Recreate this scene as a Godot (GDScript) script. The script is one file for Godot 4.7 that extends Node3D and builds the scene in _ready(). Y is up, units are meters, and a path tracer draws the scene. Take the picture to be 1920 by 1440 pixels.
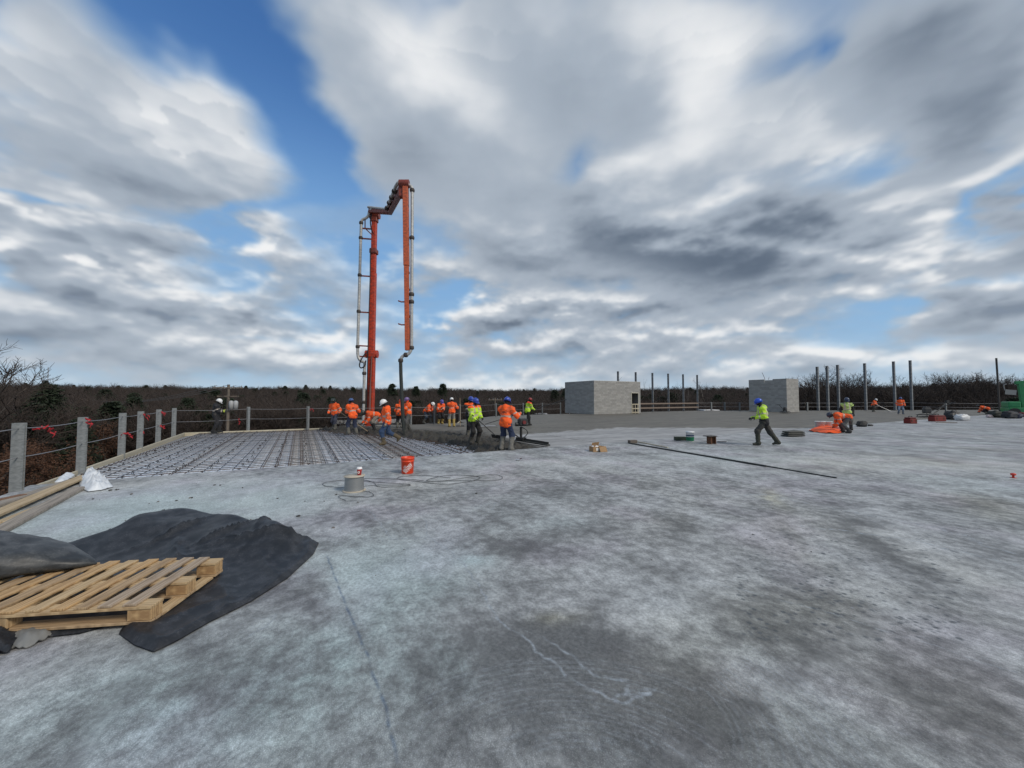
extends Node3D
# A roof deck during a concrete pour. The deck's own axes: s runs along the pour joint, t away from it; camera at the origin, 1.72 m above the deck.
const FOCAL := 721.0
const EYE := 1.72
const PITCH := 0.03743
const JOINT := Vector3(0, 0, -12.95)
const ALONG := Vector3(0.8762, 0, -0.4819)
const ACROSS := Vector3(-0.4819, 0, -0.8762)
var rng := RandomNumberGenerator.new()
var used := {}
var mats := {}

# ---------- positions ----------
func ray(u: float, v: float) -> Vector3:
	var x := (u - 960.0) / FOCAL
	var y := (720.0 - v) / FOCAL
	return Vector3(x, y * cos(PITCH) + sin(PITCH), -cos(PITCH) + y * sin(PITCH))
func on_level(u: float, v: float, level := 0.0) -> Vector3:
	var d := ray(u, v)
	return Vector3(0, EYE, 0) + d * ((level - EYE) / d.y)
func at_depth(u: float, v: float, depth: float) -> Vector3:
	var d := ray(u, v)
	return Vector3(0, EYE, 0) + d * (depth / -d.z)
func deck(s: float, t: float, y := 0.0) -> Vector3:
	return JOINT + ALONG * s + ACROSS * t + Vector3(0, y, 0)
func deck_st(p: Vector3) -> Vector2:
	var d := p - JOINT
	return Vector2(d.dot(ALONG), d.dot(ACROSS))
const DECK_TURN := 0.5028   # turn that lays x along the pour joint

# ---------- nodes ----------
func numbered(called: String) -> String:
	if not used.has(called):
		used[called] = 0
		return called
	used[called] += 1
	return "%s_%03d" % [called, used[called]]
func tag(o: Node, label: String, category := "", group := "", kind := "") -> Node:
	if label: o.set_meta("label", label)
	if category: o.set_meta("category", category)
	if group: o.set_meta("group", group)
	if kind: o.set_meta("kind", kind)
	return o
func thing(called: String, label: String, category: String, at := Vector3.ZERO, turn := 0.0, group := "") -> Node3D:
	var o := Node3D.new()
	o.name = numbered(called)
	add_child(o)
	o.position = at
	o.rotation.y = turn
	tag(o, label, category, group)
	return o
func put(called: String, mesh: Mesh, m: Material, parent: Node = null, at := Vector3.ZERO) -> MeshInstance3D:
	var o := MeshInstance3D.new()
	o.mesh = mesh
	o.material_override = m
	o.position = at
	if parent == null or parent == self:
		o.name = numbered(called)
		add_child(o)
	else:
		o.name = called
		parent.add_child(o, true)
	return o
func done(st: SurfaceTool) -> ArrayMesh:
	st.generate_normals()
	return st.commit()
func obj(called: String, st: SurfaceTool, m: Material, parent: Node = null, at := Vector3.ZERO) -> MeshInstance3D:
	return put(called, done(st), m, parent, at)
func new_st() -> SurfaceTool:
	var st := SurfaceTool.new()
	st.begin(Mesh.PRIMITIVE_TRIANGLES)
	st.set_smooth_group(-1)
	return st

# ---------- materials: colours given as real-world linear base colours ----------
func mat(r: float, g: float, b: float, rough := 0.8, metal := 0.0) -> StandardMaterial3D:
	var key := "%f %f %f %f %f" % [r, g, b, rough, metal]
	if not mats.has(key):
		var m := StandardMaterial3D.new()
		m.albedo_color = Color(r, g, b).linear_to_srgb()
		m.roughness = rough
		m.metallic = metal
		mats[key] = m
	return mats[key]
func vmat(rough := 0.85, metal := 0.0) -> StandardMaterial3D:
	var key := "v %f %f" % [rough, metal]
	if not mats.has(key):
		var m := StandardMaterial3D.new()
		m.vertex_color_use_as_albedo = true
		m.roughness = rough
		m.metallic = metal
		mats[key] = m
	return mats[key]
func fnl(freq: float, octaves := 4, sd := 1, kind := FastNoiseLite.TYPE_SIMPLEX_SMOOTH) -> FastNoiseLite:
	var n := FastNoiseLite.new()
	n.seed = sd
	n.noise_type = kind
	n.frequency = freq
	n.fractal_type = FastNoiseLite.FRACTAL_FBM if octaves > 1 else FastNoiseLite.FRACTAL_NONE
	n.fractal_octaves = octaves
	return n
# wood, cloth, steel and concrete grain: two linear colours mixed by stretched noise, mapped in the object's own axes
func grain(key: String, a: Color, b: Color, scale: Vector3, rough := 0.8, metal := 0.0, stretch := Vector2(1, 1), contrast := 1.0, octaves := 4, bump := 0.0) -> StandardMaterial3D:
	if mats.has(key):
		return mats[key]
	var n := fnl(0.02, octaves, hash(key) % 1000)
	var w := 256
	var img := Image.create(w, w, false, Image.FORMAT_RGB8)
	var hgt := Image.create(w, w, false, Image.FORMAT_RGB8)
	var tau := TAU / w
	var rr := w / TAU
	for j in w:
		for i in w:
			var v := n.get_noise_3d(cos(i * tau) * rr * stretch.x, sin(i * tau) * rr * stretch.x, (absf(j - w * 0.5)) * 2.0 * stretch.y)
			var f := clampf(0.5 + v * contrast, 0.0, 1.0)
			img.set_pixel(i, j, a.lerp(b, f).linear_to_srgb())
			if bump != 0.0: hgt.set_pixel(i, j, Color(f, f, f))
	var m := StandardMaterial3D.new()
	m.albedo_texture = ImageTexture.create_from_image(img)
	m.roughness = rough
	m.metallic = metal
	m.uv1_triplanar = true
	m.uv1_scale = scale
	if bump != 0.0:
		m.heightmap_enabled = true
		m.heightmap_texture = ImageTexture.create_from_image(hgt)
		m.heightmap_scale = bump
	mats[key] = m
	return m

# ---------- shapes ----------
func quad(st: SurfaceTool, a: Vector3, b: Vector3, c: Vector3, d: Vector3) -> void:
	st.add_vertex(a); st.add_vertex(b); st.add_vertex(c)
	st.add_vertex(a); st.add_vertex(c); st.add_vertex(d)
func box(st: SurfaceTool, c: Vector3, size: Vector3, basis := Basis(), chamfer := 0.0) -> void:
	st.set_smooth_group(-1)
	var h := size * 0.5
	if chamfer <= 0.0:
		var p := []
		for k in 8:
			p.append(c + basis * Vector3(h.x if k & 1 else -h.x, h.y if k & 2 else -h.y, h.z if k & 4 else -h.z))
		quad(st, p[4], p[6], p[7], p[5]); quad(st, p[1], p[3], p[2], p[0]); quad(st, p[0], p[2], p[6], p[4])
		quad(st, p[5], p[7], p[3], p[1]); quad(st, p[2], p[3], p[7], p[6]); quad(st, p[4], p[5], p[1], p[0])
		return
	# chamfered along all edges: three face points at every corner
	var q := chamfer
	var f := func(sx: float, sy: float, sz: float, ax: int) -> Vector3:
		var v := Vector3(sx * (h.x - (0.0 if ax == 0 else q)), sy * (h.y - (0.0 if ax == 1 else q)), sz * (h.z - (0.0 if ax == 2 else q)))
		return c + basis * v
	for s in [-1.0, 1.0]:
		var r: Array = [[-1.0, -1.0], [-1.0, 1.0], [1.0, 1.0], [1.0, -1.0]]
		if s < 0: r.reverse()
		quad(st, f.call(s, r[3][0], r[3][1], 0), f.call(s, r[2][0], r[2][1], 0), f.call(s, r[1][0], r[1][1], 0), f.call(s, r[0][0], r[0][1], 0))
		quad(st, f.call(r[0][0], s, r[0][1], 1), f.call(r[1][0], s, r[1][1], 1), f.call(r[2][0], s, r[2][1], 1), f.call(r[3][0], s, r[3][1], 1))
		quad(st, f.call(r[3][0], r[3][1], s, 2), f.call(r[2][0], r[2][1], s, 2), f.call(r[1][0], r[1][1], s, 2), f.call(r[0][0], r[0][1], s, 2))
		for s2 in [-1.0, 1.0]:
			quad(st, f.call(s, s2, -1.0, 0), f.call(s, s2, 1.0, 0), f.call(s, s2, 1.0, 1), f.call(s, s2, -1.0, 1))
			quad(st, f.call(-1.0, s, s2, 1), f.call(1.0, s, s2, 1), f.call(1.0, s, s2, 2), f.call(-1.0, s, s2, 2))
			quad(st, f.call(s, -1.0, s2, 0), f.call(s, 1.0, s2, 0), f.call(s, 1.0, s2, 2), f.call(s, -1.0, s2, 2))
			for s3 in [-1.0, 1.0]:
				st.add_vertex(f.call(s, s2, s3, 0)); st.add_vertex(f.call(s, s2, s3, 1)); st.add_vertex(f.call(s, s2, s3, 2))
func frame_of(d: Vector3) -> Basis:
	var w := d.normalized()
	var up := Vector3.UP if absf(w.y) < 0.95 else Vector3.RIGHT
	var x := up.cross(w).normalized()
	return Basis(x, w.cross(x), w)   # z runs along d
func beam(st: SurfaceTool, a: Vector3, b: Vector3, w: float, h: float, chamfer := 0.0) -> void:
	box(st, (a + b) * 0.5, Vector3(w, h, a.distance_to(b)), frame_of(b - a), chamfer)
func tube(st: SurfaceTool, pts: Array, radii, sides := 6, caps := true) -> void:
	st.set_smooth_group(1 if sides > 4 else -1)
	var rings := []
	var ref := Vector3.ZERO
	for i in pts.size():
		var d: Vector3 = (pts[mini(i + 1, pts.size() - 1)] - pts[maxi(i - 1, 0)])
		d = d.normalized()
		if ref == Vector3.ZERO: ref = frame_of(d).x
		ref = (ref - d * ref.dot(d)).normalized()
		var y := d.cross(ref)
		var r: float = radii if radii is float else radii[i]
		var ring := []
		for k in sides:
			var an := TAU * k / sides
			ring.append(pts[i] + (ref * cos(an) + y * sin(an)) * r)
		rings.append(ring)
	for i in pts.size() - 1:
		for k in sides:
			var k2 := (k + 1) % sides
			quad(st, rings[i][k], rings[i][k2], rings[i + 1][k2], rings[i + 1][k])
	if caps:
		st.set_smooth_group(-1)
		for k in range(1, sides - 1):
			st.add_vertex(rings[0][0]); st.add_vertex(rings[0][k + 1]); st.add_vertex(rings[0][k])
			var e: Array = rings[-1]
			st.add_vertex(e[0]); st.add_vertex(e[k]); st.add_vertex(e[k + 1])
func lathe(st: SurfaceTool, profile: Array, sides := 20, xf := Transform3D(), squash := Vector2.ONE, smooth := true) -> void:
	st.set_smooth_group(2 if smooth else -1)
	for i in profile.size() - 1:
		var p: Vector2 = profile[i]
		var q: Vector2 = profile[i + 1]
		for k in sides:
			var a := TAU * k / sides
			var b := TAU * (k + 1) / sides
			quad(st, xf * Vector3(cos(b) * p.x * squash.x, p.y, sin(b) * p.x * squash.y), xf * Vector3(cos(b) * q.x * squash.x, q.y, sin(b) * q.x * squash.y),
				xf * Vector3(cos(a) * q.x * squash.x, q.y, sin(a) * q.x * squash.y), xf * Vector3(cos(a) * p.x * squash.x, p.y, sin(a) * p.x * squash.y))
func sheet(polygon: PackedVector2Array, y: float, st: SurfaceTool, uv_of: Callable) -> void:
	var tri := Geometry2D.triangulate_polygon(polygon)
	st.set_smooth_group(-1)
	for i in range(0, tri.size(), 3):
		var p := [polygon[tri[i]], polygon[tri[i + 1]], polygon[tri[i + 2]]]
		if (p[1] - p[0]).cross(p[2] - p[0]) < 0: p.reverse()   # clockwise seen from above
		for q in p:
			var r: Array = uv_of.call(q)
			st.set_uv(r[0]); st.set_uv2(r[1])
			st.add_vertex(Vector3(q.x, y, q.y))

# ---------- sky: air and clouds only, computed for every direction ----------
# each dab: where it lies, how wide and tall, its tilt, how much cloud it adds, how much lighter it is
const DABS := [
	[470, 60, 90, 110, -20, -0.7, 0], [560, 200, 75, 110, -25, -0.6, 0], [600, 350, 90, 95, 0, -0.6, 0], [40, 20, 130, 62, 0, -0.75, 0], [330, 30, 120, 80, 0, -0.75, 0],
	[90, 388, 200, 24, -3, -0.55, 0.05], [420, 408, 110, 24, -5, -0.5, 0], [640, 440, 80, 45, 0, -0.4, 0], [745, 530, 90, 45, 0, -0.42, 0.05], [805, 610, 70, 34, 0, -0.5, 0.1], [620, 645, 90, 12, 0, -0.4, 0.1], [430, 500, 90, 18, 0, -0.25, 0],
	[1545, 108, 34, 40, -30, -0.34, -0.2], [1460, 130, 60, 26, -40, -0.15, -0.15], [1780, 405, 46, 22, -35, -0.5, 0], [1890, 345, 60, 18, -30, -0.5, 0], [1660, 585, 80, 20, -8, -0.6, 0.05], [1560, 620, 70, 12, -4, -0.4, 0.05], [1085, 335, 24, 60, 0, -0.26, -0.15], [1750, 90, 80, 34, -30, -0.15, -0.1], [1880, 520, 80, 14, -20, -0.35, 0.1],
	[300, 180, 120, 50, 10, 0.32, 0.18], [150, 200, 170, 60, 0, 0.34, -0.05], [400, 260, 85, 90, 10, 0.4, 0.25], [230, 290, 220, 60, 4, 0.4, -0.05], [300, 355, 170, 38, 4, 0.4, -0.30], [60, 290, 120, 60, 0, 0.3, -0.12], [170, 50, 60, 60, 25, 0.22, 0.15], [130, 365, 90, 18, 8, 0.2, 0.2],
	[725, 70, 90, 80, 15, 0.3, 0.42], [816, 150, 80, 80, 15, 0.35, 0.52], [900, 230, 70, 70, 10, 0.3, 0.50], [640, 110, 60, 90, 0, 0.12, 0.05], [700, 250, 100, 60, 10, 0.35, -0.15], [800, 300, 120, 50, 0, 0.4, -0.30], [960, 80, 90, 110, 0, 0.35, -0.12], [870, 20, 90, 40, 0, 0.3, 0.1], [1040, 180, 80, 110, 10, 0.3, -0.25], [900, 370, 100, 50, 10, 0.35, -0.05], [1000, 300, 60, 60, 0, 0.3, 0.25],
	[1260, 60, 100, 90, 15, 0.3, 0.38], [1270, 190, 90, 90, 10, 0.3, 0.58], [1320, 300, 110, 60, -20, 0.3, 0.50], [1360, 40, 110, 60, 0, 0.3, 0.15], [1140, 345, 60, 40, -25, 0.35, 0.55], [1180, 300, 50, 30, -10, 0.2, 0.4], [1120, 90, 70, 90, 0, 0.3, -0.05], [1170, 190, 60, 100, 10, 0.3, -0.25], [1430, 210, 90, 60, -25, 0.3, 0.15], [1560, 230, 130, 36, -28, 0.3, 0.42],
	[1130, 430, 110, 45, 0, 0.45, -0.55], [1280, 470, 160, 45, -4, 0.5, -0.72], [1450, 420, 150, 55, -14, 0.5, -0.68], [1450, 495, 150, 30, -4, 0.5, -0.7], [1600, 400, 110, 45, -22, 0.45, -0.25], [1240, 400, 80, 36, -10, 0.3, 0.05], [1350, 545, 140, 24, -4, 0.35, -0.35],
	[1680, 110, 130, 90, -25, 0.28, -0.35], [1840, 60, 130, 70, -20, 0.3, -0.55], [1850, 190, 150, 60, -30, 0.4, -0.62], [1720, 280, 110, 40, -30, 0.35, -0.35], [1860, 290, 90, 24, -28, 0.35, 0.45], [1690, 380, 90, 40, -26, 0.45, 0.55], [1620, 450, 90, 40, -22, 0.4, 0.48], [1720, 450, 60, 24, -20, 0.35, 0.5], [1540, 500, 80, 26, -10, 0.3, 0.2],
	[1880, 420, 80, 46, -22, 0.5, -0.55], [1830, 470, 80, 22, -18, 0.4, -0.2], [1750, 500, 90, 22, -14, 0.35, -0.2], [930, 460, 80, 40, 0, 0.35, -0.30], [1010, 500, 120, 36, 0, 0.3, -0.25], [1035, 440, 40, 28, 0, 0.3, 0.45], [870, 500, 50, 24, 0, 0.25, 0.3],
	[170, 430, 80, 24, 0, 0.5, 0.40], [60, 450, 80, 24, 0, 0.4, 0.20], [230, 470, 110, 26, 0, 0.4, -0.2], [60, 500, 120, 28, 0, 0.4, -0.3], [350, 520, 100, 20, 0, 0.4, 0.22], [340, 560, 180, 18, 2, 0.45, -0.1], [370, 592, 150, 16, 2, 0.5, -0.5], [470, 440, 45, 24, 0, 0.35, 0.25], [550, 440, 40, 30, 0, 0.4, 0.4], [545, 500, 60, 22, 0, 0.3, 0.15], [590, 596, 60, 15, 0, 0.5, 0.25], [120, 560, 150, 18, 0, 0.4, 0.1], [120, 610, 180, 26, 0, 0.45, -0.35], [300, 640, 120, 14, 0, 0.4, 0.15], [180, 660, 200, 16, 0, 0.4, -0.25], [520, 640, 100, 12, 0, 0.35, 0.35], [480, 672, 160, 12, 0, 0.35, -0.1],
	[880, 590, 60, 22, 0, 0.4, -0.1], [1000, 560, 80, 18, 0, 0.35, 0.3], [1090, 590, 110, 16, 0, 0.4, -0.25], [1180, 555, 90, 16, -4, 0.35, 0.35], [1260, 590, 120, 16, -4, 0.4, 0.05], [1440, 590, 110, 16, -6, 0.35, 0.25], [950, 640, 70, 22, 0, 0.45, -0.4], [1080, 640, 100, 14, 0, 0.35, 0.2], [1240, 640, 140, 14, 0, 0.35, -0.15], [1370, 655, 120, 12, 0, 0.35, 0.15], [1500, 650, 90, 12, 0, 0.3, -0.1], [1000, 690, 160, 10, 0, 0.3, 0.1],
	[1840, 580, 120, 24, -16, 0.5, -0.45], [1850, 620, 120, 20, -8, 0.5, -0.35], [1790, 555, 80, 10, -18, 0.3, 0.4], [1640, 650, 80, 14, 0, 0.4, 0.3], [1760, 660, 120, 14, -4, 0.4, -0.2], [1880, 665, 90, 14, 0, 0.35, 0.2]]
func make_sky() -> ImageTexture:
	var w := 2048
	var h := 1024
	var half := h / 2
	var gw := w / 8 + 1
	var gh := half / 8 + 2
	var cover := PackedFloat32Array(); cover.resize(gw * gh)
	var light := PackedFloat32Array(); light.resize(gw * gh)
	for j in gh:
		var el := (0.5 - j * 8.0 / h) * PI
		for i in gw:
			var az := i * 8.0 / w * TAU
			var d := Vector3(sin(az) * cos(el), sin(el), -absf(cos(az)) * cos(el))   # behind the camera the sky goes on as its mirror image
			var depth := d.y * sin(PITCH) - d.z * cos(PITCH)
			var c := 0.0
			var l := 0.0
			if depth > 0.12:
				var u := 960.0 + FOCAL * d.x / depth
				var v := 720.0 - FOCAL * (d.y * cos(PITCH) + d.z * sin(PITCH)) / depth
				for b in DABS:
					var du: float = u - b[0]
					var dv: float = v - b[1]
					if absf(du) > 800.0 or absf(dv) > 800.0: continue
					var an: float = deg_to_rad(b[4])
					var x: float = (du * cos(an) + dv * sin(an)) / b[2]
					var y: float = (-du * sin(an) + dv * cos(an)) / b[3]
					var r2 := x * x + y * y
					if r2 > 9.0: continue
					var g := exp(-r2)
					c += b[5] * g
					l += b[6] * g
			cover[j * gw + i] = 0.5 + c
			light[j * gw + i] = 0.5 + l
	var big := fnl(1.15, 5, 11)
	var fine := fnl(3.4, 4, 12)
	var wisp := fnl(1.1, 4, 13)
	var puff := fnl(0.9, 5, 14)
	var img := Image.create(w, h, false, Image.FORMAT_RGB8)
	var data := PackedByteArray(); data.resize(w * h * 3)
	for j in range(0, half + 1):
		var el := (0.5 - (j + 0.5) / h) * PI
		var sy := sin(el)
		var cy := cos(el)
		var k := 1.25 / (sy + 0.26)
		var low := clampf(1.0 - el / 0.22, 0.0, 1.0)
		var heap := smoothstep(0.62, 0.22, el)
		var e1 := clampf(el / 0.75, 0.0, 1.0)
		var blue := Vector3(168, 202, 226).lerp(Vector3(98, 146, 204), pow(e1, 0.6)).lerp(Vector3(66, 108, 166), smoothstep(0.5, 1.0, e1))
		for i in w:
			var az := (i + 0.5) / w * TAU
			var dx := sin(az) * cy
			var dz := -cos(az) * cy
			var px := dx * k
			var pz := dz * k
			var n := big.get_noise_3d(px, pz, sy)
			var n_up := big.get_noise_3d(px * 1.05, pz * 1.05, sy)
			var f := fine.get_noise_2d(px, pz)
			if heap > 0.0:      # low in the sky the clouds are seen from the side: heaped above, flat below
				var row := el * 11.0
				var q := puff.get_noise_3d(dx * 4.6, dz * 4.6, row)
				var q_up := puff.get_noise_3d(dx * 4.6, dz * 4.6, row + 0.22)
				n = lerpf(n, q, heap)
				n_up = lerpf(n_up, q_up, heap)
				var b := puff.get_noise_3d(dx * 15.0, dz * 15.0, el * 30.0 + n)
				f = lerpf(f, 0.35 - absf(b) * 1.6, heap * 0.7)
			# the placed clouds, pushed about so that their edges break up
			var gx := fposmod(i / 8.0 + n * 6.0 + f * 0.7, gw - 1.0)
			var gy := clampf(j / 8.0 + n_up * 4.0 * (1.0 - low) - f * 0.5, 0.0, gh - 1.01)
			var x0 := mini(int(gx), gw - 2)
			var y0 := int(gy)
			var fx := gx - x0
			var fy := gy - y0
			var a := y0 * gw + x0
			var c := lerpf(lerpf(cover[a], cover[a + 1], fx), lerpf(cover[a + gw], cover[a + gw + 1], fx), fy)
			var l := lerpf(lerpf(light[a], light[a + 1], fx), lerpf(light[a + gw], light[a + gw + 1], fx), fy)
			# a step higher in the picture: where cloud thins upward its top is lit, where it thickens we look at its base
			var gy2 := maxf(gy - 1.6, 0.0)
			var y2 := int(gy2)
			var c_up := lerpf(cover[y2 * gw + x0], cover[y2 * gw + x0 + 1], fx)
			var amp := 0.32 + 0.20 * heap
			var thick := c + 0.05 + n * amp + f * (0.07 + 0.07 * heap)
			var dens := smoothstep(0.08, 0.80, thick)
			dens = maxf(dens, 0.34 * smoothstep(0.0, 0.6, wisp.get_noise_2d(px * 0.7, pz * 1.4) + c * 0.35))
			var rise := (n - n_up) * amp * (0.9 + 1.2 * heap) + (c - c_up) * 0.3
			var lit := 0.53 + (l - 0.5) * (0.66 if l > 0.5 else 0.84) - n * 0.16 + rise + f * (0.14 + 0.06 * heap) - maxf(0.0, thick - 0.75) * 0.30 + (1.0 - dens) * 0.12
			lit = clampf(lit, -0.6, 1.15)
			var grey := Vector3(96, 109, 126).lerp(Vector3(166, 177, 190), smoothstep(-0.55, 0.5, lit)).lerp(Vector3(240, 241, 242), smoothstep(0.42, 1.08, lit))
			var col := blue.lerp(grey, dens)
			col = col.lerp(Vector3(198, 208, 216), 0.45 * low * low)
			var at := (j * w + i) * 3
			data[at] = int(clampf(col.x, 0, 255)); data[at + 1] = int(clampf(col.y, 0, 255)); data[at + 2] = int(clampf(col.z, 0, 255))
	for j in range(half + 1, h):
		for i in w:
			var at := (j * w + i) * 3
			data[at] = 70; data[at + 1] = 72; data[at + 2] = 74
	img.set_data(w, h, false, Image.FORMAT_RGB8, data)
	return ImageTexture.create_from_image(img)

# ---------- the cured slab ----------
var n_patch: FastNoiseLite
var n_mid: FastNoiseLite
var n_streak: FastNoiseLite
var n_tint: FastNoiseLite
var n_grit: FastNoiseLite
# dry and damp patches of the slab: place, size, tilt, dark (+) or pale (-), teal, ochre
const PATCHES := [
	[1040, 1270, 0.8, 0.55, 0.3, 1.0, 0, 0], [960, 1180, 0.9, 0.5, 0.5, 0.8, 0, 0], [1230, 1330, 0.7, 0.35, 0, 0.9, 0, 0.1], [970, 1015, 0.75, 0.45, 0.5, 1.0, 0, 0], [1010, 950, 0.6, 0.9, 0.4, 0.4, 0, 0],
	[1400, 1170, 0.7, 0.4, 0.5, 0.25, 0, 0.3], [560, 1120, 0.35, 0.3, 0.3, 0.6, 0, 0], [1180, 1000, 0.9, 0.6, 0.5, 0.35, 0, 0], [1830, 1350, 0.7, 0.6, 0.5, 0.5, 0, 0.3], [1560, 1130, 0.7, 0.35, 0.5, 0.35, 0, 0.35],
	[740, 1060, 0.9, 0.7, 0, -0.8, 0.9, 0], [690, 1180, 0.7, 0.8, 0.2, -0.2, 0.8, 0], [860, 1260, 0.35, 0.35, 0, -0.3, 0.8, 0], [905, 1040, 0.25, 0.2, 0, -0.7, 0.8, 0], [520, 1330, 0.8, 0.5, 0, 0.15, 0.8, 0], [250, 1320, 0.9, 0.6, 0, 0.1, 0.8, 0],
	[400, 930, 2.6, 1.5, 0, -1.5, 0.6, 0], [150, 980, 2.2, 1.2, 0, -1.2, 0.6, 0], [1060, 975, 0.6, 0.35, 0.5, -0.5, 0.5, 0], [800, 900, 1.6, 0.9, 0, -0.45, 0.2, 0], [1250, 1150, 0.5, 0.5, 0.4, -0.5, 0, 0], [1150, 1130, 0.5, 0.4, 0.4, -0.45, 0, 0], [1500, 1020, 1.3, 0.3, 1.0, -0.5, 0, 0],
	[1700, 985, 1.8, 0.22, 1.0, -0.6, 0, 0], [1480, 1000, 1.2, 0.16, 1.0, 0.5, 0, 0.2], [1650, 1030, 1.6, 0.14, 1.05, 0.8, 0, 0], [1450, 932, 0.8, 0.18, 1.0, -0.2, 0, 1.0], [1860, 950, 1.1, 0.5, 0.9, 0.1, 0, 0.7], [1330, 1300, 0.6, 0.5, 0, -0.1, 0, 0.25], [1050, 1160, 0.18, 0.12, 0.4, -0.1, 0, 1.0],
	[1400, 860, 3.0, 1.2, 0, -0.5, 0.1, 0], [1700, 870, 4.5, 1.8, 0, -0.55, 0.1, 0.25], [1100, 870, 2.6, 1.2, 0, -0.6, 0, 0.1], [1260, 960, 1.0, 0.25, 1.0, 0.35, 0, 0.2], [1800, 1080, 0.9, 0.4, 0.9, -0.45, 0, 0.2], [1780, 1230, 0.8, 0.3, 1, -0.3, 0, 0]]
func patch_list() -> Array:
	var out := []
	for p in PATCHES:
		var c := on_level(p[0], p[1])
		out.append([c.x, c.z, cos(p[4]), sin(p[4]), 1.0 / p[2], 1.0 / p[3], p[5], p[6], p[7], maxf(p[2], p[3]) * 2.2])
	return out
func slab_image(x0: float, z0: float, sx: float, sz: float, w: int, h: int) -> Image:
	var patches := patch_list()
	var img := Image.create(w, h, false, Image.FORMAT_RGB8)
	var data := PackedByteArray(); data.resize(w * h * 3)
	# the placed patches on a coarse grid first
	var gw := w / 8 + 2
	var gh := h / 8 + 2
	var grid := PackedVector3Array(); grid.resize(gw * gh)
	for j in gh:
		var z := z0 + sz * j * 8.0 / h
		for i in gw:
			var x := x0 + sx * i * 8.0 / w
			var sum := Vector3.ZERO
			for p in patches:
				var dx: float = x - p[0]
				var dz: float = z - p[1]
				if absf(dx) > p[9] or absf(dz) > p[9]: continue
				var a: float = (dx * p[2] - dz * p[3]) * p[4]
				var b: float = (dx * p[3] + dz * p[2]) * p[5]
				sum += Vector3(p[6], p[7], p[8]) * exp(-(a * a + b * b) * 1.2)
			grid[j * gw + i] = sum
	for j in h:
		var z := z0 + sz * (j + 0.5) / h
		for i in w:
			var x := x0 + sx * (i + 0.5) / w
			var s := x * ALONG.x + (z + 12.95) * ALONG.z
			var t := x * ACROSS.x + (z + 12.95) * ACROSS.z
			var n1 := n_patch.get_noise_2d(x, z)
			var n2 := n_mid.get_noise_2d(x, z)
			var st := n_streak.get_noise_2d(s * 2.6, t * 0.22)
			var st2 := n_streak.get_noise_2d(s * 0.7 + 40.0, t * 0.12)
			var tn := n_tint.get_noise_2d(x, z)
			# ragged edges: look the patches up at a shifted place
			var gx := clampf((i + n2 * w / sx * 0.28) / 8.0, 0.0, gw - 2.001)
			var gy := clampf((j + n1 * h / sz * 0.3) / 8.0, 0.0, gh - 2.001)
			var a := int(gy) * gw + int(gx)
			var fx := gx - int(gx)
			var fy := gy - int(gy)
			var g := grid[a].lerp(grid[a + 1], fx).lerp(grid[a + gw].lerp(grid[a + gw + 1], fx), fy)
			var rough := n_grit.get_noise_2d(s, t)
			var st3 := n_streak.get_noise_2d(s * 7.0 + 80.0, t * 0.9)
			var field := -(g.x * 0.72 + n1 * 0.34 + st * 0.34 + st2 * 0.30 + st3 * 0.12)
			var salt := smoothstep(-0.85, 0.75, field + n2 * 0.42 + rough * 0.42)
			var dark := 1.0 - salt
			var v := lerpf(0.215, 0.68, salt) * (1.0 + 0.22 * n2 + 0.20 * rough + 0.16 * st)
			var teal := clampf(g.y * 0.6 + tn * 0.35, 0.0, 1.0) * clampf(1.25 - dark, 0.0, 1.0)
			var ochre := clampf(g.z * 0.8 + maxf(0.0, -tn - 0.15) * 0.45 + st2 * 0.12, 0.0, 1.0)
			var r := v * (0.985 - teal * 0.17 + ochre * 0.07)
			var mauve := clampf(n_tint.get_noise_2d(x * 3.0 + 60.0, z * 3.0) * 2.0, 0.0, 1.0)
			var gg := v * (1.0 + teal * 0.03 + ochre * 0.01 - mauve * 0.045)
			var bb := v * (1.005 + teal * 0.02 - ochre * 0.22)
			var at := (j * w + i) * 3
			data[at] = int(255.0 * pow(clampf(r, 0.0, 1.0), 0.4545)); data[at + 1] = int(255.0 * pow(clampf(gg, 0.0, 1.0), 0.4545)); data[at + 2] = int(255.0 * pow(clampf(bb, 0.0, 1.0), 0.4545))
	img.set_data(w, h, false, Image.FORMAT_RGB8, data)
	return img
func dot_on(img: Image, x: float, y: float, r: float, col: Color, strength: float) -> void:
	for j in range(int(y - r), int(y + r) + 2):
		for i in range(int(x - r), int(x + r) + 2):
			if i < 0 or j < 0 or i >= img.get_width() or j >= img.get_height(): continue
			var f := clampf(r + 0.5 - Vector2(i - x, j - y).length(), 0.0, 1.0) * strength
			if f > 0.0: img.set_pixel(i, j, img.get_pixel(i, j).lerp(col, f))
func mark(img: Image, o: Vector2, scale: float, pts: Array, radius: float, col: Color, strength: float, wiggle: float, sd: int) -> void:
	# salt lines, chalk lines and trowel scratches drawn along ground points
	var n := fnl(1.6, 3, sd)
	for k in pts.size() - 1:
		var a: Vector3 = pts[k]
		var b: Vector3 = pts[k + 1]
		var steps := int(a.distance_to(b) * scale / 0.9) + 1
		for q in steps:
			var p := a.lerp(b, float(q) / steps)
			p.x += n.get_noise_2d(p.x * 2.0, p.z * 2.0) * wiggle
			p.z += n.get_noise_2d(p.x * 2.0 + 50.0, p.z * 2.0) * wiggle
			var f := 0.55 + 0.9 * n.get_noise_2d(p.x * 5.0 + 9.0, p.z * 5.0)
			dot_on(img, (p.x - o.x) * scale, (p.z - o.y) * scale, radius, col, strength * clampf(f, 0.0, 1.0))
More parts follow.
